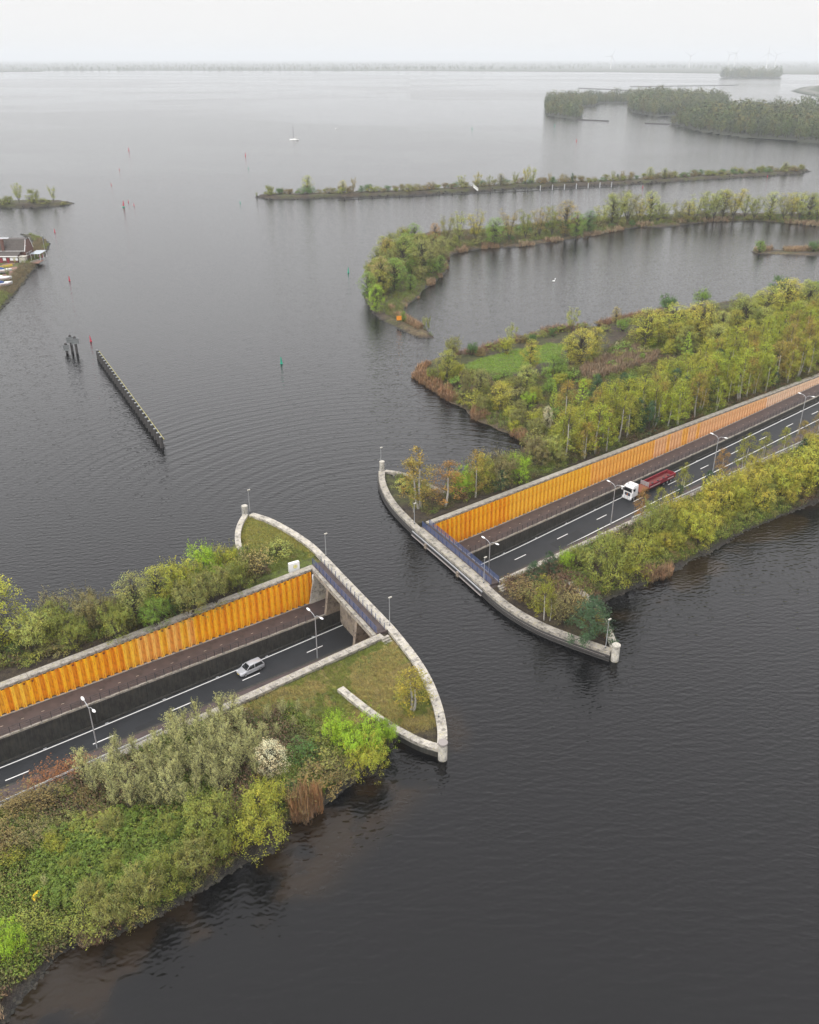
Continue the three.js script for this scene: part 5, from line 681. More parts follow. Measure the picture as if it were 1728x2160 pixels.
// ---------------------------------------------------------------- the plants of each place: kind, tint, x, z, height, width, label
const grow = (ground, rows, group) => { for (const [kind, tint, x, z, h, wide, label] of rows) plant(kind, tint, x, z, h, ground, wide, label, group); };
// left foreground bank
grow(leftNear, [
  ['round', 'blossom', -17.2, -84, 6.4, 0.75, 'white blossoming tree among the pale poplars, left foreground'],
  ['willow', 'yellowGreen', -16.7, -77.9, 6.8, 0.7, 'bright yellow-green bush below the white blossoming tree'],
  ['willow', 'birchOlive', -17.6, -74, 7.7, 1.0, 'large yellow-green willow hanging over the dark water, left foreground'],
  ['willow', 'olive', -22.7, -74.5, 8, 0.8, 'olive bush between the poplar thicket and the hanging willow'],
  ['willow', 'bright', -6.9, -87.8, 7.85, 0.85, 'bright green bush against the long concrete arm'],
  ['willow', 'bright', -9.5, -89.4, 6.55, 0.7, 'bright green bush left of the one touching the concrete arm'],
  ['willow', 'yellowGreen', -5.7, -85.3, 7, 0.8, 'yellow-green bush over the water below the concrete arm'],
  ['willow', 'bright', -3.1, -90.3, 5.15, 0.7, 'small bright bush reaching over the coping of the concrete arm'],
  ['scrub', 'brown', -11.6, -82.8, 3, 1.4, 'low brown shrub right of the white blossoming tree'],
  ['bare', 'greyBrown', -8.6, -84, 3.1, 1.3, 'grey-brown bare shrub at the water below the bright bushes'],
  ['scrub', 'greyOlive', -10.6, -86.1, 3.05, 1.4, 'grey-olive low shrub on the slope left of the bright bushes'],
  ['bare', 'tan', -13.7, -79.6, 2.95, 1.2, 'bare shrub behind the straw reed clump'],
  ['scrub', 'deepGreen', -13.9, -87.8, 2.75, 1.2, 'low dark green shrub right of the blossom'],
  ['scrub', 'olive', -11, -90.3, 2.6, 1.2, 'low olive shrub on the slope under the lawn'],
  ['willow', 'greyOlive', -28.5, -65.1, 6.7, 0.8, 'grey-green shrub at the water, lower left'],
  ['willow', 'olive', -26.6, -67.2, 6.2, 0.8, 'olive shrub on the shore right of the grey-green one'],
  ['willow', 'greyOlive', -23.8, -69.1, 6, 0.8, 'muted green shrub on the shore under the hanging willow'],
  ['willow', 'olive', -21.3, -71.6, 5.2, 0.7, 'dark olive shrub on the shore left of the hanging willow'],
  ['willow', 'greyOlive', -31, -63, 5.05, 0.8, 'dull green shrub at the water, near the reeds at lower left'],
  ['bare', 'olive', -33.4, -62.2, 3.6, 1.2, 'thin olive shrub near the reeds at lower left'],
  ['sucker', 'sucker', -39.5, -66.7, 2.95, 1.2, 'small pale sapling above the yellow plastic sheet'],
  ['willow', 'bright', -40.4, -58.6, 5.65, 0.7, 'bright green bush at the left edge above the reeds'],
  ['scrub', 'olive', -40, -62.4, 2.55, 1.3, 'olive shrub below the yellow plastic sheet'],
  ['scrub', 'olive', -37.5, -62.4, 2.05, 1.2, 'olive low shrub right of the other one below the plastic sheet'],
  ['bare', 'rust', -45.9, -82.8, 3, 1.2, 'rust red bare shrub in front of the guard rail, left'],
  ['bare', 'rust', -43.8, -83.8, 3, 1.2, 'rust red bare shrub at the guard rail, second from left'],
  ['bare', 'rust', -42.1, -85.1, 3.15, 1.2, 'rust red bare shrub at the guard rail beside the poplars'],
  ['bare', 'brown', -47.1, -78.1, 2.95, 1.3, 'brown bare shrub below the guard rail at the left edge'],
  ['bare', 'brown', -43.9, -78.7, 3.1, 1.3, 'brown bare shrub below the guard rail'],
  ['bare', 'brown', -46.2, -72.4, 3.6, 1.3, 'brown bare shrub at the left edge above the lawn strip'],
  ['bare', 'greyBrown', -43.5, -73.1, 3.15, 1.3, 'grey-brown shrub left of the bramble mass'],
  ['birch', 'birchGold', 0.3, -97.3, 7.65, 1.75, 'small yellowish birch alone on the left lawn'],
]);
fill([[-41.36, -81.88], [-34.06, -78.02], [-25.12, -79.15], [-19.18, -83.9], [-18.96, -88.59], [-23.83, -95.09], [-27.92, -92.69], [-33.31, -88.59], [-39.93, -83.9]], leftNear, 1.6, 51, (x, z, r) => { const h = 4.4 + r() * 2.4; plant('sucker', 'sucker', x, z, h, leftNear, 1.25 + r() * 0.45, sized(h, 5.1, 6.1) + (r() < 0.5 ? 'pale young poplar ' : 'greyish young poplar ') + near.left(x, z), 'young poplars of the pale thicket, left foreground'); });
fill([[-20.03, -89.48], [-16.75, -90.84], [-12.05, -95.09], [-14.93, -97.57], [-19.91, -95.09]], leftNear, 1.9, 52, (x, z, r) => plant('sucker', 'sucker', x, z, 2.2 + r() * 1.4, leftNear, 1.4, 'short pale poplar shoot ' + near.left(x, z), 'short poplar shoots at the lawn edge'));
fill([[-41.43, -73.01], [-37.37, -75.82], [-30.33, -76.91], [-23.87, -75.82], [-22.75, -73.01], [-25.67, -69.03], [-29.68, -66.23], [-33.86, -64.73], [-38.58, -66.53], [-41.3, -69.67]], leftNear, 1.7, 53, (x, z, r) => plant('bramble', r() < 0.75 ? 'bramble' : 'olive', x, z, 1.6 + r() * 0.9, leftNear, 1.2, 'green bramble ' + near.left(x, z) + [', arching', ', low', ', dense', ', loose'][Math.floor(r() * 4)], 'brambles in the left foreground'));
fill([[-41.3, -69.67], [-38.83, -75.1], [-30.24, -76.54], [-23.79, -75.46], [-23.16, -72.32], [-27.85, -67.14], [-33.77, -64.43], [-38.77, -65.62]], leftNear, 3.6, 57, (x, z, r) => { const k = Math.floor(r() * 4), h = 2.6 + r() * 1.9; plant('willow', ['olive', 'birchOlive', 'green', 'greyOlive'][k], x, z, h, leftNear, 0.85, sized(h, 3.1, 3.9) + ['olive', 'yellow-olive', 'green', 'grey-olive'][k] + ' bush rising from the brambles, ' + near.left(x, z), 'bushes rising from the brambles'); });
fill([[-49.85, -78.77], [-41.39, -81.08], [-34.88, -76.91], [-40.88, -73.01], [-42.9, -69.67], [-46.1, -69.67]], leftNear, 2.3, 54, (x, z, r) => plant(r() < 0.5 ? 'scrub' : 'bare', ['brown', 'olive', 'birchOlive', 'greyOlive'][Math.floor(r() * 4)], x, z, 1.3 + r() * 0.9, leftNear, 1.3, ['leafy', 'bare', 'dense', 'wispy'][Math.floor(r() * 4)] + ' brownish slope shrub ' + near.left(x, z), 'brown shrubs under the guard rail'));
fill([[-24.58, -76.54], [-17.11, -75.82], [-14.35, -81.08], [-16.03, -85.14], [-18.93, -80.3]], leftNear, 2.2, 55, (x, z, r) => plant('scrub', r() < 0.5 ? 'deepGreen' : 'olive', x, z, 1.2 + r() * 0.8, leftNear, 1.2, 'dark low shrub ' + near.left(x, z), 'low shrubs under the poplars'));
// left far bank
grow(leftFar, [
  ['round', 'yellowGreen', -62.5, -111.5, 12.85, 0.85, 'tall yellow-green tree at the left edge behind the orange wall'],
  ['willow', 'paleGreen', -57.2, -110.3, 8.15, 0.85, 'pale green shrub right of the tall edge tree'],
  ['willow', 'olive', -55.4, -114, 7.05, 0.85, 'olive shrub behind the left orange wall, third from the edge'],
  ['bare', 'greyBrown', -56.6, -119.5, 5.25, 1.0, 'bare twiggy shrub standing before the lake behind the left wall'],
  ['willow', 'greyBrown', -50.2, -116.8, 7.5, 0.9, 'grey-brown shrub behind the middle of the left orange wall'],
  ['willow', 'olive', -51.5, -111.5, 6.45, 0.8, 'olive shrub close to the coping of the left orange wall'],
  ['willow', 'olive', -45.6, -114, 7.4, 0.8, 'dull olive shrub right of the grey-brown one'],
  ['round', 'greyOlive', -43.9, -118.4, 9.45, 0.9, 'tall grey-olive tree behind the left orange wall'],
  ['round', 'birchOlive', -41, -122.2, 8.55, 0.95, 'yellow-olive tree beside the tall grey-olive one'],
  ['willow', 'green', -40.2, -117.5, 6.7, 0.8, 'green shrub in front of the yellow-olive tree'],
  ['willow', 'yellowGreen', -38.1, -125.8, 8.95, 0.8, 'bright yellow-green bush left of the lawn tip'],
  ['willow', 'bright', -34.7, -129.6, 8.6, 0.85, 'bright green bush near the far quay arm'],
  ['willow', 'yellowGreen', -31.7, -132.4, 7.4, 0.75, 'bright bush touching the far quay arm'],
  ['willow', 'greyOlive', -35.8, -120.8, 8.15, 0.8, 'grey-olive shrub below the bright bushes'],
  ['willow', 'greyOlive', -32.3, -123.9, 8.05, 0.85, 'dense grey-olive shrub near the wall, below the bright bushes'],
  ['willow', 'olive', -29.1, -128.4, 6.4, 0.8, 'olive shrub at the edge of the far lawn'],
  ['bare', 'tan', -27, -132.7, 5.25, 1.1, 'tan bare shrub at the edge of the far lawn'],
  ['willow', 'olive', -28.3, -135.9, 5.35, 0.7, 'small green bush beside the far quay arm'],
  ['scrub', 'paleGreen', -24, -140.7, 3.2, 1.1, 'faint low bush in the middle of the far lawn tip'],
]);
fill([[-61.84, -106.15], [-64.05, -111.45], [-53.82, -115.85], [-44.33, -122.58], [-35.54, -129.46], [-28.94, -134.15], [-25.48, -133.51], [-34.55, -124.71], [-43.22, -118.47], [-54.01, -110]], leftFar, 2.3, 61, (x, z, r) => plant(r() < 0.7 ? 'scrub' : 'bare', ['olive', 'greyOlive', 'greyBrown', 'deepGreen'][Math.floor(r() * 4)], x, z, 1.7 + r() * 1.2, leftFar, 1.2, ['dense', 'thin', 'dull', 'leafy', 'broad'][Math.floor(r() * 5)] + ' low scrub shrub ' + near.wall(x, z), 'scrub along the left orange wall'));
// right far tip: birches and shrubs behind the quay
grow(peninsula, [
  ['birch', 'birchBrown', 2.3, -159.4, 12.8, 1.6, 'tall brownish birch with white stems on the far tip of the right bank'],
  ['birch', 'birchRust', 7.3, -159.9, 9.7, 1.9, 'reddish birch with several white stems right of the tall one'],
  ['birch', 'birchOlive', 0.8, -157.4, 5.25, 1.0, 'thin small birch at the quay in front of the tall one'],
  ['willow', 'bright', 10.2, -163.5, 8.25, 0.7, 'bright green bush behind the reddish birch'],
  ['birch', 'birchBrown', 13.7, -164.2, 10.35, 1.3, 'brown birch between bright green bushes, far right tip'],
  ['willow', 'yellowGreen', 15.2, -168, 8.15, 0.75, 'yellow-green bush behind the brown birch'],
  ['willow', 'greyBrown', 19.2, -168.7, 9.15, 0.85, 'grey-brown bare bush on the far right tip'],
  ['willow', 'bright', 23.2, -171.5, 7.5, 0.85, 'green bush right of the grey-brown one'],
  ['pine', 'pine', 19.1, -166.9, 5.45, 0.9, 'small dark pine in front of the grey-brown bush'],
  ['willow', 'greyBrown', 28.2, -180.2, 7.2, 0.9, 'grey-brown bush at the inlet'],
  ['willow', 'paleGreen', 31.5, -182.8, 7.25, 0.9, 'rounded pale green bush at the inlet'],
  ['willow', 'greyOlive', 33.5, -180.2, 4.6, 0.9, 'low grey-olive bush behind the orange wall'],
  ['scrub', 'paleGreen', -1.6, -168, 2.55, 1.1, 'pale tuft of scrub at the far tip of the right bank'],
  // the wooded front of the peninsula
  ['willow', 'greyOlive', 13, -257.5, 7.6, 0.75, 'airy grey-green bush at the point of the peninsula'],
  ['willow', 'deepGreen', 18.9, -262.3, 4.75, 0.8, 'small dark green bush beside the airy one, peninsula point'],
  ['round', 'birchOlive', 10.5, -235.9, 10.05, 0.8, 'yellow-green tree at the point of the peninsula'],
  ['willow', 'olive', 6.7, -238.7, 4.6, 0.8, 'low olive bush at the very point of the peninsula'],
  ['willow', 'yellowGreen', 13.6, -238.3, 6.1, 0.7, 'yellow-green bush beside the meadow'],
  ['airy', 'greyBrown', 14.7, -224.3, 8.45, 0.7, 'thin stemmed grey tree above the reed bank'],
  ['round', 'greyOlive', 18.8, -223.2, 8.8, 0.8, 'muted green tree between meadow and inlet'],
  ['willow', 'greyOlive', 18.7, -212.6, 6, 0.7, 'grey-olive bush above the straw reeds of the inlet'],
  ['round', 'willowYellow', 23.1, -213, 8.65, 0.85, 'bright yellow tree in front of the meadow'],
  ['round', 'paleGreen', 32, -230.7, 7.4, 1.0, 'large pale green rounded tree beside the meadow'],
  ['round', 'willowYellow', 35, -247.2, 9.45, 0.8, 'yellow rounded tree at the right end of the meadow'],
  ['willow', 'green', 41, -238.3, 8.55, 1.0, 'broad dark green bush right of the meadow'],
  ['willow', 'greyOlive', 26.7, -203.8, 5.45, 0.9, 'rounded grey-green bush at the shore of the inlet'],
  ['willow', 'greyOlive', 30.5, -198.9, 4.9, 1.0, 'wide grey-olive bush at the head of the inlet'],
  ['round', 'blossom', 33.4, -200.7, 6.6, 0.5, 'slender white blossoming tree at the head of the inlet'],
  ['willow', 'bright', 30.7, -215.7, 5.4, 0.75, 'vivid green bush in the middle of the peninsula'],
  ['lime', 'lime', 36.6, -212.3, 8.85, 0.6, 'slim lime green larch in the peninsula wood'],
  ['birch', 'birchBrown', 38.2, -204.5, 11.55, 1.3, 'brown birch left of the large lime larch'],
  ['lime', 'lime', 41.7, -202.6, 13.15, 0.9, 'large lime green larch with level branches'],
  ['pine', 'pine', 48.6, -218.5, 8.8, 0.8, 'dark pine behind the large lime larch'],
  ['pine', 'pine', 47, -201.9, 4.45, 0.9, 'low dark pine right of the large lime larch'],
  ['pine', 'pine', 51.4, -217.1, 7.25, 0.75, 'dark pine, second behind the lime larch'],
  ['pine', 'pine', 57, -225, 7.3, 0.8, 'dark blue-green pine in the birch wood'],
  ['birch', 'birchBrown', 39.7, -184.1, 9, 1.5, 'brown birch with a leaning pale trunk right behind the orange wall'],
  ['willow', 'olive', 36.8, -191, 5.95, 0.8, 'olive bush between the inlet and the leaning birch'],
  ['airy', 'paleGreen', 31.8, -270.7, 8.3, 0.8, 'pale open crowned willow at the pond side of the meadow'],
  ['willow', 'yellowGreen', 29.9, -264.2, 5.65, 0.9, 'yellow-green bush under the pale open willow'],
  ['willow', 'deepGreen', 38.9, -274.3, 4, 0.8, 'small dark bush on the pond side'],
  ['willow', 'deepGreen', 46.8, -282.9, 3.45, 0.8, 'small round dark bush among the pond reeds'],
  ['airy', 'paleGreen', 53.6, -288.5, 8.7, 0.95, 'open crowned tree standing before the pond'],
  ['round', 'willowYellow', 49.9, -250.2, 12.15, 0.95, 'big yellow-green willow right of the meadow'],
  ['round', 'yellowGreen', 47.7, -253.9, 8.65, 0.9, 'yellow-green willow beside the big one'],
  ['round', 'willowYellow', 56, -259.9, 9.8, 0.8, 'yellow willow right of the big one'],
  ['willow', 'willowYellow', 55.3, -256.2, 3.35, 0.8, 'small yellow bush in front of the brown reed patch'],
  ['round', 'tan', 69.8, -295.5, 6.8, 0.7, 'brownish tree before the pond'],
  ['willow', 'green', 70.8, -289.7, 5.1, 0.9, 'low green bush right of the brownish tree'],
  ['round', 'yellowGreen', 73.3, -269.2, 12.85, 0.95, 'light green willow above the brown reed patch'],
  ['round', 'yellowGreen', 83.3, -274.3, 13.3, 0.95, 'broad yellow-green willow, second above the brown reed patch'],
  ['round', 'willowYellow', 91.9, -274.3, 13.9, 0.9, 'yellow-green willow, third above the brown reed patch'],
  ['round', 'paleGreen', 100.8, -280.7, 9.3, 0.9, 'rounded paler willow in the middle of the peninsula'],
  ['round', 'olive', 109, -284, 13.35, 0.95, 'olive willow right of the rounded paler one'],
  ['round', 'willowYellow', 129.9, -304, 14.7, 1.0, 'large golden willow near the right edge'],
  ['round', 'yellowGreen', 120.4, -295.5, 13.45, 0.95, 'yellow-green willow left of the large golden one'],
  ['round', 'olive', 138.9, -306.5, 12.85, 1.0, 'olive willow at the right edge'],
  ['willow', 'deepGreen', 91.1, -311.7, 7.75, 1.0, 'dark green bush at the pond behind the willows, left'],
  ['willow', 'green', 106.4, -322.4, 7.25, 0.9, 'deep green round bush at the pond behind the willows'],
  ['willow', 'deepGreen', 141.1, -339.8, 7.55, 1.0, 'deep green bush at the pond behind the golden willow'],
  ['willow', 'green', 156, -342.9, 5.45, 1.0, 'green bush at the pond at the right edge'],
  ['round', 'blossom', 64.3, -267.2, 3, 0.6, 'small pale blossoming bush in the brown reed patch'],
  ['lime', 'lime', 77.7, -240.8, 13.7, 0.7, 'bright lime larch rising from the birch wood'],
  ['lime', 'lime', 54.2, -204.5, 9.15, 0.7, 'bright lime larch at the front of the birch wood'],
]);
for (const [i, p] of [[1012, 754], [1035, 744], [1060, 738], [1095, 728], [1112, 722], [1140, 716], [1158, 708], [1185, 706], [1230, 694], [1262, 690], [1330, 684], [1275, 704]].entries()) { const q = { 0: [21.59, -263.59], 1: [25.35, -268.5], 2: [29.34, -271.53], 3: [35.14, -276.7], 4: [37.98, -278.82], 5: [42.84, -283.15], 6: [46.1, -286.46], 7: [50.68, -288.72], 8: [58.38, -292.15], 9: [63.93, -294.48], 10: [75.91, -299.24], 11: [64.88, -288.72] }[i]; plant('scrub', i % 3 ? 'olive' : 'brown', q[0], q[1], 2.2, peninsula, 1.5, (i % 3 ? 'olive' : 'brown') + ' hedge shrub along the pond, ' + near.pen(q[0], q[1]), 'low hedge along the pond'); }
fill([[35.9, -181.75], [33.67, -188.43], [45.45, -204.63], [56.68, -212.77], [72.4, -230.77], [91.92, -251.51], [117.67, -275.66], [143, -298.04], [134.86, -270.51], [125.54, -251.51], [118.36, -244.96], [76.85, -211.1], [47.68, -187.06]], peninsula, 2.9, 71, (x, z, r) => { const k = r(), pale = ['birchOlive', 'birchOlive', 'yellowGreen', 'birchBrown', 'birchLime', 'birchLime', 'yellowGreen', 'birchOlive', 'birchLime'][Math.floor(r() * 9)]; return k < 0.86 ? plant('birch', pale, x, z, 8.6 + r() * 4.2, peninsula, 1.15 + r() * 0.4, ({ birchBrown: 'brownish', birchOlive: 'olive', yellowGreen: 'yellow-green', birchLime: 'lime green' })[pale] + ' birch ' + woodZone(x, z), pale === 'birchBrown' ? 'brownish birches of the peninsula wood' : 'yellow-green birches of the peninsula wood') : plant('pine', 'pine', x, z, 6 + r() * 3.5, peninsula, 0.8, 'dark pine ' + woodZone(x, z), 'dark pines among the peninsula birches'); }, (x, z) => world2road(x, z)[1] < -14.5);
fill([[26.76, -195.52], [21.13, -209.45], [12.33, -226.97], [8.97, -242.84], [19.56, -238.7], [30.73, -242.84], [46.37, -247.11], [69.52, -270.51], [98.05, -280.97], [153.78, -330.87], [140.24, -298.04], [90.49, -256.04], [59.02, -223.27], [41.76, -196.99], [29.32, -180.46]], peninsula, 4.8, 72, (x, z, r) => { const k = Math.floor(r() * 5), h = 2.2 + r() * 2.6; plant(r() < 0.7 ? 'willow' : 'scrub', ['olive', 'greyOlive', 'birchOlive', 'green', 'yellowGreen'][k], x, z, h, peninsula, 1.1, sized(h, 3.0, 4.0) + ['olive', 'grey-olive', 'brown-olive', 'green', 'yellow-green'][k] + ' undergrowth bush ' + near.pen(x, z), 'undergrowth bushes of the peninsula'); });
fill([[74.93, -280.97], [103.23, -298.04], [153.78, -330.87], [199.82, -362.09], [184.39, -330.87], [140.24, -298.04], [103.83, -270.51], [79.11, -256.04]], peninsula, 7, 73, (x, z, r) => plant('round', ['yellowGreen', 'willowYellow', 'olive', 'paleGreen'][Math.floor(r() * 4)], x, z, 7 + r() * 3, peninsula, 0.95, ['full', 'broad', 'light', 'dull'][Math.floor(r() * 4)] + ' leafy tree ' + near.pen(x, z), 'willows in the middle of the peninsula'));
// right near bank
grow(rightNear, [
  ['willow', 'olive', 34.3, -130.2, 10.65, 0.8, 'largest green willow bush by the short quay arm'],
  ['willow', 'birchOlive', 38.1, -132.4, 10, 0.85, 'green willow bush right of the largest one'],
  ['willow', 'olive', 30.4, -135.9, 5.25, 0.85, 'olive willow bush behind the short quay arm'],
  ['willow', 'bright', 27.7, -135.1, 4.35, 0.7, 'vivid green bush beside the two small pines'],
  ['pine', 'pine', 21.3, -129.6, 5.3, 0.9, 'small dark pine near the right footbridge'],
  ['pine', 'pine', 24.4, -133, 5.2, 0.85, 'dark pine beside the near coping, right of the first'],
  ['pine', 'pine', 28.1, -114.2, 8.1, 1.3, 'dark round pine on the near tip of the right bank'],
  ['birch', 'birchOlive', 21.8, -119.6, 8.55, 1.0, 'birch with a white trunk on the near tip of the right bank'],
  ['birch', 'birchOlive', 22.7, -119.2, 6.05, 0.9, 'thin birch right of the white trunked one'],
  ['bare', 'greyBrown', 24.5, -118.4, 5.4, 0.85, 'grey-brown bare sapling on the near tip'],
  ['bare', 'tan', 26.4, -119.7, 5.1, 0.8, 'tan bare sapling left of the dark round pine'],
  ['bare', 'brown', 18.8, -125.1, 3.9, 1.3, 'brown bare shrub behind the near end of the right footbridge'],
  ['bare', 'greyOlive', 20.6, -123.4, 3.45, 1.0, 'thin shrub on the near tip behind the quay'],
  ['willow', 'olive', 45.1, -144.6, 8.95, 0.8, 'olive willow where the guard rail begins'],
  ['willow', 'willowYellow', 46.5, -141.4, 4.75, 0.8, 'low golden willow bush at the reeds'],
  ['willow', 'willowYellow', 51.2, -151.1, 7.9, 0.75, 'golden willow right of the truck'],
  ['willow', 'yellowGreen', 53.3, -144.6, 8.35, 0.85, 'yellow-green willow over the dark water'],
  ['willow', 'willowYellow', 56.6, -149.2, 7.4, 0.85, 'golden willow, second over the dark water'],
  ['willow', 'willowYellow', 60.9, -156.5, 9.95, 0.8, 'tall golden willow in front of the dark pine'],
  ['willow', 'yellowGreen', 64.5, -158.2, 8.2, 0.85, 'yellow-green willow right of the tall golden one'],
  ['willow', 'willowYellow', 69.2, -159.2, 9.45, 0.9, 'golden willow near the white blossom'],
  ['willow', 'olive', 71.6, -158.6, 4.45, 0.9, 'low olive willow bush at the water'],
  ['willow', 'yellowGreen', 76.3, -164.2, 8.8, 0.9, 'yellow-green willow on the right bank'],
  ['willow', 'willowYellow', 79.5, -165.5, 9.8, 0.9, 'golden willow near the right edge of the near bank'],
  ['willow', 'yellowGreen', 84.1, -167.8, 11.45, 0.95, 'tall yellow-green willow at the right edge of the near bank'],
  ['willow', 'olive', 87.7, -169.2, 8.75, 0.95, 'olive willow cut by the right edge, near bank'],
  ['birch', 'birchRust', 46.1, -155.7, 7.3, 1.1, 'rust brown birch before the white truck cab'],
  ['birch', 'birchOlive', 49.7, -157.1, 5.8, 1.1, 'olive birch in front of the truck load deck'],
  ['birch', 'birchOlive', 57.8, -167.8, 7, 1.2, 'olive birch at the rear end of the red trailer'],
  ['birch', 'birchRust', 68.6, -176.9, 6.35, 1.5, 'rust brown birch beside the lamp behind the trailer'],
  ['birch', 'birchOlive', 73.9, -177.7, 9.55, 1.1, 'olive birch between the road and the golden willows'],
  ['birch', 'birchOlive', 80.6, -185.5, 7.1, 1.1, 'slender olive birch further along the road'],
  ['birch', 'birchBrown', 92.5, -193, 6.9, 1.2, 'brown birch at the farthest lamp'],
  ['birch', 'birchOlive', 86.3, -188.2, 7.05, 1.2, 'olive birch left of the brown one at the farthest lamp'],
  ['birch', 'birchBrown', 97.7, -196.8, 7.6, 1.2, 'brown birch at the right edge beside the road'],
  ['pine', 'pine', 63.4, -169.2, 5.05, 0.85, 'dark pine behind the tall golden willow'],
  ['pine', 'pine', 56.1, -165.1, 3.6, 0.9, 'low dark pine below the red trailer'],
  ['pine', 'pine', 89.6, -185.5, 4.7, 0.8, 'small dark pine near the farthest lamp'],
  ['round', 'blossom', 73.1, -173.5, 3.15, 0.9, 'small white blossoming bush among the golden willows'],
]);
fill([[39.85, -137.1], [44.66, -152.44], [61.87, -168.34], [78.18, -180.46], [99.96, -196.99], [131.2, -223.27], [113.98, -188.43], [86.77, -168.34], [66.22, -154.42], [50.43, -141.35]], rightNear, 3.6, 81, (x, z, r) => { const k = Math.floor(r() * 3), h = 3.2 + r() * 2.2; plant('willow', ['willowYellow', 'birchOlive', 'olive'][k], x, z, h, rightNear, 0.9, sized(h, 3.9, 4.7) + ['golden', 'dull yellow-green', 'olive'][k] + ' willow bush ' + near.bank(x, z), 'willow belt on the right near bank'); }, (x, z) => world2road(x, z)[1] > 14);
fill([[19.5, -124], [18.47, -129.15], [26.41, -133.03], [29.65, -127.65], [30.99, -117.81], [28.98, -115.2], [24.22, -118.47]], rightNear, 2.2, 82, (x, z, r) => { const h9 = 1.2 + r() * 1.0; plant(r() < 0.7 ? 'bare' : 'scrub', ['brown', 'olive', 'birchOlive'][Math.floor(r() * 3)], x, z, h9 * 0.8, rightNear, 1.3, sized(h9, 1.5, 1.9) + 'scrub plant ' + near.bank(x, z), 'brown shrubs on the near right tip'); });
fill([[39.31, -134.64], [43.28, -137.1], [50.43, -141.35], [60, -149.54], [75.07, -160.61], [88.46, -169.49], [89.44, -171.83], [70.83, -159.55], [51.16, -144]], rightNear, 2.6, 83, (x, z, r) => plant('scrub', r() < 0.5 ? 'olive' : 'brown', x, z, 1.4 + r(), rightNear, 1.3, 'low shrub by the water, ' + near.bank(x, z), 'low shrubs along the right near shore'));
// the spit round the pond
grow(spit, [
  ['round', 'bright', -11.9, -314.3, 10.95, 0.75, 'bright green tree at the tip of the spit'],
  ['round', 'tan', -11.2, -341.4, 14.5, 0.9, 'tan leafless tree near the tip of the spit'],
  ['round', 'green', -15.4, -332.4, 11.25, 0.8, 'green tree at the outer edge of the spit tip'],
  ['round', 'green', -5.9, -344.5, 13.55, 0.95, 'green tree behind the tan one on the spit'],
  ['round', 'green', 0.4, -346, 6.95, 0.9, 'small green tree on the pond side of the spit'],
  ['round', 'olive', -2.8, -374.7, 16.55, 0.95, 'tall olive tree on the spit'],
  ['round', 'greyOlive', 5.1, -372.9, 15.55, 1.0, 'broad olive-brown tree on the pond side'],
  ['round', 'birchBrown', -9.2, -395.6, 11.55, 0.9, 'brownish tree on the outer side of the spit'],
  ['round', 'green', 2.3, -439.6, 11.05, 0.95, 'green tree at the bend of the spit'],
  ['round', 'birchRust', 12.4, -439.6, 11.05, 0.75, 'rust coloured tree at the bend of the spit'],
  ['round', 'green', 12.8, -378.3, 8.45, 0.85, 'dark green low tree on the pond side of the bend'],
  ['airy', 'greyOlive', 17.5, -442, 15.05, 0.9, 'tall thin tree right of the rust coloured one'],
  ['willow', 'olive', 22.3, -434.8, 6.15, 0.9, 'bush on the pond side under the tall thin trees'],
  ['airy', 'paleGreen', 24.3, -446.9, 15.6, 1.0, 'pale open tree standing alone on the spit'],
  ['airy', 'willowYellow', 32.6, -449.4, 15.05, 1.05, 'yellowish open tree right of the pale one'],
  ['round', 'green', 41.3, -442, 13.3, 1.05, 'full green tree on the spit, middle'],
  ['airy', 'tan', 49.2, -449.4, 16.15, 1.0, 'bare tan tree right of the full green one'],
  ['airy', 'olive', 57.8, -454.5, 14.95, 1.0, 'thin olive tree on the spit behind the pond'],
  ['airy', 'tan', 65.7, -462.4, 15.15, 1.0, 'thin tan tree on the spit behind the pond'],
  ['airy', 'olive', 72.5, -465, 15.7, 1.05, 'olive tree, tall, left of the golden one on the spit'],
  ['round', 'birchBrown', 79.3, -465, 17.95, 0.9, 'golden brown tree in the row behind the pond'],
  ['round', 'green', 84.4, -462.4, 13.8, 0.95, 'green tree right of the golden brown one'],
  ['round', 'deepGreen', 92.4, -473.2, 12, 1.0, 'dark green tree at the bright reed bank'],
]);
for (const [i, [x, z, h]] of [[102.9, -493.3, 12.15], [110, -499.4, 16.65], [114.3, -502.5, 17.95], [119.6, -505.6, 18.05], [126.6, -508.7, 13.5], [132.9, -508.7, 16.9], [136.9, -508.7, 10.5], [141.3, -511.9, 10.8], [148.7, -511.9, 12.3], [154.8, -511.9, 10.55], [160, -515.1, 13.6], [166.8, -516.7, 15.4], [171.3, -518.4, 17.2], [176.9, -520, 16.5], [182.8, -520, 17.75], [189.8, -521.7, 13.25], [194.6, -520, 14.5], [203.1, -518.4, 15.7], [209.4, -515.1, 14.1], [213.6, -515.1, 15.6], [217.3, -513.5, 16.3], [221.9, -511.9, 15.8], [226.7, -511.9, 14.55], [231.4, -511.9, 16]].entries()) plant(i % 4 === 1 ? 'round' : 'airy', ['paleGreen', 'olive', 'paleGreen', 'greyOlive', 'willowYellow'][i % 5], x, z, h, spit, i % 4 === 1 ? 0.85 : 1.25, ['pale green', 'olive', 'pale', 'grey-olive', 'yellowish'][i % 5] + (i % 4 === 1 ? ' full' : ' open') + ' tree ' + near.spit(x, z), 'row of open trees behind the pond');
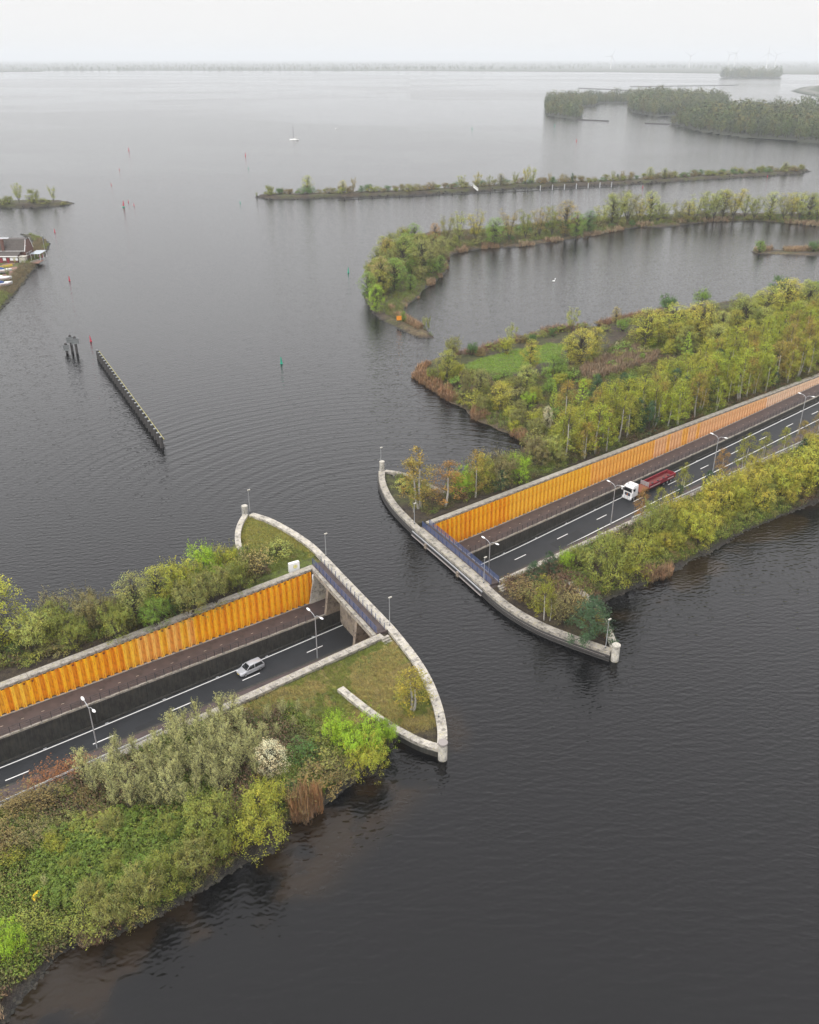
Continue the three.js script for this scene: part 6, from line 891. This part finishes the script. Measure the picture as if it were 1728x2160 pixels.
fill([[-12.28, -330.87], [-4.49, -349.79], [3.09, -362.09], [13.43, -384.39], [15.47, -414.65], [-0.93, -443.34], [-13.63, -404.1], [-16.2, -362.09]], spit, 6.5, 91, (x, z, r) => plant(r() < 0.6 ? 'round' : 'willow', ['olive', 'green', 'greyOlive', 'birchOlive'][Math.floor(r() * 4)], x, z, 6 + r() * 5, spit, 1.0, ['slim', 'full', 'low', 'ragged'][Math.floor(r() * 4)] + ' grove tree ' + near.spit(x, z), 'grove on the bend of the spit'));
fill([[17.17, -431.44], [55.79, -453.3], [97.23, -485.78], [140.79, -508.35], [228.9, -513.09], [234.29, -526.16], [145.34, -526.16], [101.68, -509.92], [58.81, -480.08], [18.29, -462.35]], spit, 6, 92, (x, z, r) => { const k = Math.floor(r() * 4); plant(r() < 0.5 ? 'willow' : 'scrub', ['olive', 'deepGreen', 'greyBrown', 'greyOlive'][k], x, z, 2.5 + r() * 2.5, spit, 1.15, ['olive', 'dark green', 'grey-brown', 'grey-olive'][k] + ' low bush ' + near.spit(x, z), 'low bushes of the spit'); });
grow(spit, [['airy', 'paleGreen', 5, -295.5, 4.4, 0.7, 'slender sapling near the tip of the spit'], ['airy', 'olive', 6.4, -292.5, 5.65, 0.6, 'second slender sapling near the tip of the spit'], ['willow', 'green', -2, -301.5, 3.95, 0.6, 'small bush beside the orange notice board']]);
grow(pondIsland, [['willow', 'green', 164.9, -426.6, 6.05, 0.9, 'round green bush on the left end of the reed island'], ['willow', 'deepGreen', 190.4, -427.8, 6.1, 0.9, 'green bush on the right end of the reed island']]);
// the breakwater and the left island
grow(breakwater, [
  ['round', 'paleGreen', -68.2, -625.7, 12.55, 0.85, 'large rounded tree on the left part of the breakwater'], ['willow', 'olive', -92.4, -616.5, 6.55, 1.0, 'round bush at the left end of the breakwater'], ['airy', 'olive', -100.5, -612, 3.85, 0.7, 'tiny sapling at the left end of the breakwater'], ['willow', 'deepGreen', -85.1, -618.8, 3.6, 0.8, 'dark little bush near the left end of the breakwater'],
  ['round', 'willowYellow', -44.6, -625.7, 8.1, 0.95, 'yellowish tree on the breakwater'], ['airy', 'tan', -37.6, -625.7, 9.9, 0.8, 'thin tan tree beside the yellowish one'], ['airy', 'paleGreen', 35.5, -647.3, 9.3, 1.0, 'pale tree left of the gangway'], ['airy', 'willowYellow', 47.7, -652.3, 10.55, 1.0, 'yellowish tree above the gangway'], ['airy', 'olive', 55.8, -654.8, 8.45, 1.0, 'olive tree right of the gangway'], ['round', 'greyBrown', 64.1, -657.4, 8.8, 0.95, 'grey rounded leafless tree on the breakwater'], ['airy', 'olive', 74.6, -662.5, 8.85, 1.0, 'olive tree left of the tallest breakwater trees'],
  ['airy', 'willowYellow', 82.3, -665.1, 11.7, 1.0, 'tall yellowish tree, left of the tallest pair on the breakwater'], ['airy', 'paleGreen', 87.3, -667.7, 13, 1.0, 'tallest tree on the breakwater'], ['airy', 'tan', 99.9, -670.4, 8, 0.8, 'thin tree right of the tallest one'], ['airy', 'tan', 109.1, -673, 7.35, 0.8, 'second thin tree right of the tallest one'], ['pine', 'pine', 117.1, -675.7, 7.1, 0.7, 'small dark conifer on the breakwater'], ['airy', 'olive', 149.3, -689.4, 7.2, 0.8, 'small tree on the right half of the breakwater'], ['pine', 'pine', 152.8, -689.4, 4.9, 0.8, 'tiny dark conifer on the right half of the breakwater'], ['airy', 'tan', 156.9, -692.2, 7.25, 0.7, 'thin tan tree on the right half of the breakwater'], ['airy', 'tan', 164.2, -695, 6.25, 0.7, 'second thin tan tree on the right half of the breakwater'], ['round', 'paleGreen', 178.6, -697.9, 8.95, 1.0, 'rounded pale tree on the right half of the breakwater'], ['round', 'olive', 189.9, -700.7, 7.95, 1.0, 'olive tree on the right half of the breakwater'], ['round', 'greyOlive', 298.8, -749.8, 7.4, 1.0, 'tree near the right end of the breakwater'], ['round', 'olive', 278, -743.3, 5.6, 1.0, 'rounded bush near the right end of the breakwater'],
]);
fill([[-95.01, -612.85], [-51.78, -619.57], [-4.48, -628.77], [44.94, -650.41], [79.99, -668.23], [151.12, -684.25], [230.85, -718.57], [313.39, -753.01], [319.97, -769.71], [235.49, -733.85], [154.01, -698.17], [81.19, -678.83], [45.6, -660.48], [-4.54, -638.21], [-52.5, -628.77], [-83.93, -624.14]], breakwater, 5.0, 95, (x, z, r) => { const k = Math.floor(r() * 5); plant(r() < 0.55 ? 'scrub' : 'willow', ['olive', 'greyOlive', 'greyBrown', 'brown', 'deepGreen'][k], x, z, 2.6 + r() * 2.2, breakwater, 1.3, ['olive', 'grey-olive', 'grey-brown', 'brown', 'dark green'][k] + ' scrub ' + near.dam(x, z), 'scrub on the breakwater'); });
grow(leftIsland, [['airy', 'paleGreen', -242.4, -576.2, 12.55, 1.0, 'tallest tree on the island at the left edge'], ['willow', 'olive', -233.5, -576.2, 8.65, 1.1, 'rounded bush in the middle of the left island'], ['airy', 'paleGreen', -221.6, -578.2, 10.65, 0.8, 'slender tree on the right part of the left island'], ['willow', 'olive', -247.5, -574.2, 5.6, 1.1, 'low bush at the left edge of the left island'], ['scrub', 'olive', -227.6, -576.2, 3.35, 1.6, 'low scrub right of the rounded bush, left island'], ['scrub', 'greyOlive', -215.7, -578.2, 2.25, 1.6, 'low scrub toward the tip of the left island'], ['scrub', 'olive', -251.7, -572.2, 3.9, 1.6, 'scrub cut by the left edge, left island']]);
grow(yard, [['airy', 'willowYellow', -173.4, -395.6, 3.45, 0.6, 'small yellow-green sapling at the corner of the boat house'], ['airy', 'olive', -165.2, -367.6, 5.4, 0.6, 'thin sapling beside the stored boats']]);

// ---------------------------------------------------------------- far woods, reeds, grass and ground cover: masses nobody could count
const dummy = new THREE.Object3D(), tintOf = (c, r, s = 0.25) => { const v = 1 + (r() - 0.5) * 2 * s; return new THREE.Color().setRGB(c[0] * v * (1 + (r() - 0.5) * 0.2), c[1] * v, c[2] * v); };
function mass(name, label, geo, mat, spots, ground, seed) { // spots: [x, z, size, height factor, colour]
  const m = shade(new THREE.InstancedMesh(geo, mat, spots.length)), r = rng(seed); m.name = numbered(name); tag(m, label, null, null, 'stuff');
  spots.forEach(([x, z, size, tall, c], i) => { dummy.position.set(x, ground ? ground.height(x, z) - 0.03 : 0.2, z); dummy.rotation.set((r() - 0.5) * 0.15, r() * 6.283, (r() - 0.5) * 0.15); dummy.scale.set(size, size * tall, size); dummy.updateMatrix(); m.setMatrixAt(i, dummy.matrix); m.setColorAt(i, c); });
  scene.add(m); return m;
}
const massMat = new THREE.MeshStandardMaterial({ color: lin(1, 1, 1), roughness: 0.85, vertexColors: true, side: THREE.DoubleSide });
const tuftGeo = (() => { const S = new Soup(), r = rng(31); for (let i = 0; i < 16; i++) { const a = r() * 6.283, d = r() * 0.32, k = tone(r, 0.2, 0.08), b = [Math.cos(a) * d, 0, Math.sin(a) * d], w = [Math.cos(a + 1.6) * 0.018, 0, Math.sin(a + 1.6) * 0.018], h = 0.22 + r() * 0.3, t = [b[0] + (r() - 0.5) * 0.3, h, b[2] + (r() - 0.5) * 0.3]; S.blade(b, t, 0.02, k); } return S.build(); })();
const reedGeo = (() => { const S = new Soup(), r = rng(32); for (let i = 0; i < 26; i++) { const a = r() * 6.283, d = Math.sqrt(r()) * 0.5, k = tone(r, 0.25, 0.1), b = [Math.cos(a) * d, 0, Math.sin(a) * d], h = 0.9 + r() * 0.9, l = [(r() - 0.5) * 0.7, (r() - 0.5) * 0.7], m = [b[0] + l[0] * 0.35, h * 0.6, b[2] + l[1] * 0.35], t = [b[0] + l[0], h, b[2] + l[1]], w = 0.022; S.blade(b, m, w, k); S.blade(m, t, w * 1.5, k); S.blade([m[0], m[1] * 0.7, m[2]], [m[0] + (r() - 0.5) * 0.6, m[1] + 0.15, m[2] + (r() - 0.5) * 0.6], w, k); } return S.build(); })();
const herbGeo = (() => { const S = new Soup(), r = rng(33); for (let i = 0; i < 14; i++) { const a = r() * 6.283, d = Math.sqrt(r()) * 0.45, e = [Math.cos(a) * d, 0.15 + r() * 0.5, Math.sin(a) * d]; S.tube([e[0] * 0.5, 0, e[2] * 0.5], e, 0.008, 0.004, [0.8, 0.7, 0.6], 3); S.leaf(e, [0, 1, 0], 0.16, r, tone(r, 0.2, 0.1), 0.6); S.leaf([e[0] + 0.07, e[1] - 0.08, e[2]], [0, 1, 0], 0.14, r, tone(r, 0.2, 0.1), 0.6); } return S.build(); })();
function along(line, gap, width, seed, each) { const r = rng(seed), out = []; for (let i = 0; i + 1 < line.length; i++) { const [ax, az] = line[i], [bx, bz] = line[i + 1], L = Math.hypot(bx - ax, bz - az), k = Math.ceil(L / gap); for (let j = 0; j < k; j++) { const t = (j + r()) / k, x = lerp(ax, bx, t) + (r() - 0.5) * width, z = lerp(az, bz, t) + (r() - 0.5) * width; const q = each(x, z, r); if (q) out.push(q); } } return out; }
function spread(poly, density, seed, each) { const r = rng(seed), out = []; let x0 = 1e9, x1 = -1e9, z0 = 1e9, z1 = -1e9; for (const [x, z] of poly) { x0 = Math.min(x0, x); x1 = Math.max(x1, x); z0 = Math.min(z0, z); z1 = Math.max(z1, z); } const n = Math.round((x1 - x0) * (z1 - z0) * density); for (let i = 0; i < n; i++) { const x = lerp(x0, x1, r()), z = lerp(z0, z1, r()); if (!inPoly(poly, x, z)) continue; const q = each(x, z, r); if (q) out.push(q); } return out; }
const REED = [0.30, 0.205, 0.105], REEDB = [0.20, 0.125, 0.07], GRASS = [0.15, 0.175, 0.024], DRY = [0.29, 0.235, 0.07];
const reeds = (ground, label, line, gap, width, seed, col = REED, tall = 1, patch = 0.35) => mass('reeds', label, reedGeo, massMat, along(line, gap, width, seed, (x, z, r) => (ground.height(x, z) > -0.25 && vnoise(x * 0.16, z * 0.16, seed) > patch ? [x, z, 0.75 + r() * 0.6, tall * (0.7 + r() * 0.6), tintOf(r() < 0.7 ? col : REEDB, r)] : null)), ground, seed);
reeds(leftNear, 'straw coloured reeds at the water, lower left', [[-39.28, -53.13], [-38.23, -56.29], [-36.87, -58.34], [-36.13, -60.31], [-33.94, -61.85], [-32.29, -62.13]], 0.05, 1.6, 301, [0.33, 0.25, 0.15], 0.8, 0.45);
reeds(leftNear, 'clump of orange-brown reeds at the water below the brown shrubs', [[-13.94, -78.62], [-12.91, -78.62], [-12.29, -79.38], [-11.45, -80.3]], 0.045, 1.8, 302, [0.34, 0.19, 0.08], 1.9);
reeds(peninsula, 'straw and brown reeds along the inlet of the peninsula', [[5.89, -258.82], [2.94, -251.51], [1.64, -244.54], [3.77, -239.93], [7.62, -233.1], [11.18, -224], [15.16, -218.26], [17.93, -210.1], [20.98, -206.21], [24.7, -200.9], [26.93, -196.99], [28.63, -194.07]], 0.07, 4, 303, [0.30, 0.175, 0.085], 1.0, 0.42);
reeds(peninsula, 'reddish reeds along the pond edge of the peninsula', [[10.36, -263.59], [20, -266.02], [32.31, -278.82], [45.31, -289.85], [53.59, -292.15], [71.91, -303.51], [91.18, -314.35]], 0.1, 5, 304, [0.25, 0.15, 0.09], 1.2);
mass('reeds', 'patch of dry brown reeds in the middle of the peninsula', reedGeo, massMat, spread([[47.73, -242.84], [56.78, -258.36], [70.44, -268], [79.32, -268], [72.85, -253.75], [59.29, -242.84], [50.02, -236.68]], 3.2, 305, (x, z, r) => (vnoise(x * 0.15, z * 0.15, 6) > 0.35 ? [x, z, 0.9 + r() * 0.6, 0.9 + r() * 0.5, tintOf([0.23, 0.165, 0.10], r)] : null)), peninsula, 305);
reeds(rightNear, 'dry reeds at the water under the golden willows', [[36.39, -128.85], [42.33, -133.19], [49.49, -137.93], [53.01, -141.18], [58.83, -145.82], [65.09, -151.08], [73.76, -157.05]], 0.1, 2.2, 306, [0.30, 0.19, 0.10], 1.1, 0.55);
reeds(spit, 'straw reeds along the pond side of the spit', [[8.42, -284.8], [1.79, -298.04], [-3.18, -309.17], [-8.48, -320.37], [-2.44, -323.81], [2.89, -336.72], [7.81, -357.07], [13.06, -372.5], [17.29, -389.15], [17.65, -414.65], [22.6, -426.84], [33.4, -437.31], [42.87, -440.91]], 0.09, 3.5, 307, [0.32, 0.22, 0.12], 1.0, 0.5);
reeds(spit, 'bright straw reeds along the far side of the pond', [[54.67, -443.34], [75.48, -458.43], [93.67, -473.11], [106.73, -482.92], [125.86, -500.61], [169.96, -517.92], [197.83, -521.18], [224.39, -502.14]], 0.12, 4, 308, [0.36, 0.28, 0.17], 1.0, 0.5);
reeds(pondIsland, 'straw reeds on the small pond island', [[165.91, -430.28], [176.75, -429.13], [188.45, -430.28], [197.47, -430.28]], 0.05, 5, 309, [0.34, 0.25, 0.14], 1.1);
const cover = (ground, label, poly, density, seed, pick, keep) => mass('undergrowth', label, herbGeo, massMat, spread(poly, density, seed, (x, z, r) => (ground.inside(x, z) && ground.depth(x, z) > 0.5 && (!keep || keep(x, z)) ? [x, z, 0.8 + r() * 0.9, 0.8 + r() * 0.7, tintOf(pick(x, z, r), r, 0.3)] : null)), ground, seed);
const scrubPick = (seed) => (x, z, r) => { const a = fbm(x * 0.1, z * 0.1, seed, 3); return a > 0.5 ? (r() < 0.7 ? [0.125, 0.175, 0.02] : [0.16, 0.15, 0.035]) : a > 0.4 ? (r() < 0.6 ? [0.11, 0.12, 0.03] : [0.14, 0.105, 0.045]) : r() < 0.5 ? [0.15, 0.095, 0.05] : [0.09, 0.105, 0.025]; };
const leftLawn = (x, z) => { const [s, n] = world2road(x, z); return s > -40 && n < 27 + 6 * smooth(-28, -22, s) && !(s < -34 && n > 17); };
cover(leftNear, 'tangled herbs and twigs under the bushes, left foreground', [[-51.06, -80.3], [-34.24, -92.22], [-11.13, -100.14], [-0.26, -93.64], [-5.19, -87.27], [-14.08, -78.77], [-20.7, -70.85], [-30.67, -62.53], [-36.92, -59.13], [-40.64, -53.13]], 9, 401, scrubPick(71), (x, z) => !leftLawn(x, z));
cover(yard, 'rough grass and herbs on the boatyard dam', [[-142.46, -280.97], [-150.3, -322.43], [-159.07, -372.5], [-176.28, -443.34], [-183.43, -459.73], [-199.26, -477.27], [-185.1, -449.51], [-168.82, -387.24], [-162.57, -352.19], [-158.34, -317]], 1.6, 407, (x, z, r) => (fbm(x * 0.06, z * 0.06, 9, 3) > 0.5 ? [0.15, 0.18, 0.03] : r() < 0.5 ? [0.2, 0.15, 0.07] : [0.12, 0.10, 0.045]));
cover(leftFar, 'low herbs and twigs behind the left orange wall', [[-61.6, -105.58], [-65.62, -115.2], [-44.04, -130.68], [-30.41, -143.11], [-24.69, -133.83], [-43.05, -117.81]], 8, 402, scrubPick(72));
cover(rightNear, 'brown herbs and twigs on the near right tip', [[15.95, -128.4], [16.16, -130.68], [25.32, -137.1], [32.37, -129.15], [31.87, -116.49], [31.3, -113.68], [22.29, -121.19]], 8, 403, (x, z, r) => (r() < 0.65 ? [0.14, 0.08, 0.045] : [0.10, 0.095, 0.03]));
cover(rightNear, 'herbs under the willows of the right bank', [[30.2, -126.17], [25.43, -137.93], [47, -156.44], [98.59, -196.99], [110.92, -206.21], [96.1, -173.03], [63.98, -150.5], [42.49, -133.83]], 4, 404, scrubPick(74));
cover(peninsula, 'herbs and dead leaves under the trees of the peninsula', [[-3.53, -175.45], [3.39, -155.42], [48.26, -189.82], [117.49, -242.84], [166.59, -330.87], [90.18, -310.45], [55.78, -260.71], [31.63, -238.7], [12.05, -251.51], [3.54, -242.84], [17.57, -210.1], [27.73, -194.07], [7.76, -171.83], [0.63, -177.93]], 2.2, 405, (x, z, r) => scrubPick(75)(x, z, r));
cover(spit, 'herbs under the trees of the spit', [[7.97, -285.35], [-10.87, -313.7], [-17.17, -362.09], [-3.37, -462.35], [34.26, -485.78], [103.75, -521.18], [239.21, -538.1], [226.3, -506.78], [139.2, -502.14], [95.67, -477.27], [54.95, -445.79], [19.2, -425.71], [13.14, -375.18], [-0.71, -327.31]], 1.1, 406, scrubPick(76));
const lawnTuft = (ground, label, poly, density, seed, keep, pick) => mass('grass', label, tuftGeo, massMat, spread(poly, density, seed, (x, z, r) => (ground.inside(x, z) && keep(x, z) ? [x, z, 0.5 + r() * 0.55, 0.5 + r() * 0.6, tintOf(pick(x, z, r), r, 0.25)] : null)), ground, seed);
lawnTuft(leftNear, 'short yellowed grass of the left lawn', [[-25.69, -98.08], [-3.69, -115.85], [3.75, -98.08], [3.88, -91.3], [-1.55, -93.64], [-15.64, -92.22]], 22, 501, leftLawn, (x, z, r) => (fbm(x * 0.15, z * 0.15, 15, 4) > 0.52 ? GRASS : DRY));
lawnTuft(leftFar, 'short grass of the far lawn tip', [[-31.89, -144], [-33.41, -158.5], [-24.64, -153.42], [-17.08, -140.49], [-25.41, -133.03], [-31.72, -140.49]], 22, 502, () => true, (x, z, r) => (fbm(x * 0.2, z * 0.2, 17, 4) > 0.5 ? GRASS : [0.26, 0.24, 0.045]));
lawnTuft(peninsula, 'bright green meadow grass on the peninsula', [[15.93, -253.3], [22.98, -260.71], [34.24, -268.5], [45.11, -276.18], [50.53, -273.06], [43.16, -258.36], [31.88, -247.11], [21.43, -240.34], [16.29, -247.11]], 7, 503, () => true, (x, z, r) => (r() < 0.75 ? [0.15, 0.26, 0.018] : [0.2, 0.25, 0.03]));
{ // loose stones along the water's edge
  const geo = new THREE.DodecahedronGeometry(0.5, 0).scale(1, 0.65, 0.8), m2 = std(lin(1, 1, 1), 0.9, { map: T.concrete });
  const stones = (ground, label, line, gap, width, size, seed) => mass('shore_stones', label, geo, m2, along(line, gap, width, seed, (x, z, r) => [x, z, size * (0.4 + r()), 0.8, tintOf([0.06, 0.055, 0.047], r, 0.4)]), ground, seed);
  stones(leftNear, 'dark stones at the water line of the left foreground bank', leftNear.shore, 0.16, 1.3, 0.55, 701); stones(rightNear, 'dark stones at the water line under the golden willows', rightNear.shore.slice(2), 0.25, 1.4, 0.6, 702);
  stones(breakwater, 'stone edge of the long breakwater', breakwater.shore, 0.9, 2.5, 1.3, 703); stones(yard, 'stone edge of the boatyard dam', yard.shore.slice(0, 14), 0.4, 2, 0.9, 704); stones(spit, 'stones at the outer edge of the spit', spit.shore.slice(0, 10), 0.5, 1.6, 0.7, 705); stones(leftIsland, 'stone edge of the left island', leftIsland.shore, 0.9, 2.5, 1.2, 706);
}
{ // woods on the far islands
  const blob = (() => { const S = new Soup(), r = rng(91); S.tube([0, 0, 0], [0, 0.5, 0], 0.03, 0.02, [0.6, 0.5, 0.4], 4); for (let i = 0; i < 46; i++) { const u = -0.9 + 1.85 * r(), a = r() * 6.283, R = Math.sqrt(Math.max(0, 1 - u * u)) * (0.7 + 0.35 * r()); const c = [Math.cos(a) * R * 0.3, 0.55 + u * 0.42, Math.sin(a) * R * 0.3]; clump(S, c, 0.1, 9, 0.075, [0, 0.5, 0], r, 0.7); } return S.build(); })();
  const far = (ground, label, poly, gap, seed, h, col) => { const spots = []; fill(poly, ground, gap, seed, (x, z, r) => spots.push([x, z, h * (0.55 + 0.75 * r() * (0.6 + 0.8 * vnoise(x * 0.02, z * 0.02, 5))), 0.9 + 0.5 * r(), tintOf(col[Math.floor(r() * col.length)], r, 0.2)])); mass('far_wood', label, blob, massMat, spots, ground, seed); };
  const G = [[0.075, 0.10, 0.03], [0.095, 0.115, 0.033], [0.06, 0.08, 0.035], [0.115, 0.115, 0.035]];
  far(farIslandA, 'wood on the curved far island', [[251.8, -1815.8], [222.5, -1554.7], [248.93, -1444.18], [272.8, -1528.8], [279, -1623.6], [317.9, -1798.1], [348.2, -1833.8], [382.2, -1970.6], [451.4, -1970.6], [481.5, -2104.8], [380.9, -2081.2], [292.1, -1991.8]], 8, 601, 15, G);
  far(farIslandB, 'dense wood on the round far island', [[405.7, -1798.1], [376.8, -1638], [386.8, -1528.8], [433.5, -1554.7], [528.3, -1698.6], [615.9, -1890.1], [636.6, -1991.8], [557.2, -2058.1], [471.9, -2035.5]], 8, 602, 19, G);
  far(farWood, 'large far wood at the right edge of the lake', [[363.48, -1347.94], [364.03, -1204.45], [390.87, -1114.87], [426.01, -1068.33], [451.25, -1031.31], [513.66, -1107.99], [655, -1516.1], [560.8, -1554.7], [526.1, -1581.6]], 8.5, 603, 17, G);
  far(farRound, 'round wood on the island before the far shore', [[1419.7, -4493.6], [1470, -4410], [1648.5, -4410], [1763, -4670.6], [1604.2, -4788.4], [1535.1, -4788.4]], 17, 604, 30, G);
  const shoreSpots = [], r = rng(605); for (let i = 0; i < 9000; i++) { const u = r(), d = 5200 + Math.pow(r(), 1.6) * 16000, ang = lerp(-0.62, 0.62, u), x = Math.tan(ang) * d, row = vnoise(x * 0.0012, d * 0.002, 3); if (row < 0.42 || d < 6600 + 400 * Math.sin(ang * 5)) continue; shoreSpots.push([x, -d - 500, 16 + r() * 14, 1, tintOf(G[i % 4], r, 0.2)]); }
  mass('far_wood', 'hazy tree belts of the far shore', blob, massMat, shoreSpots.map((q) => q), null, 606);
}
console.log('plants', planted);
renderer.render(scene, camera);
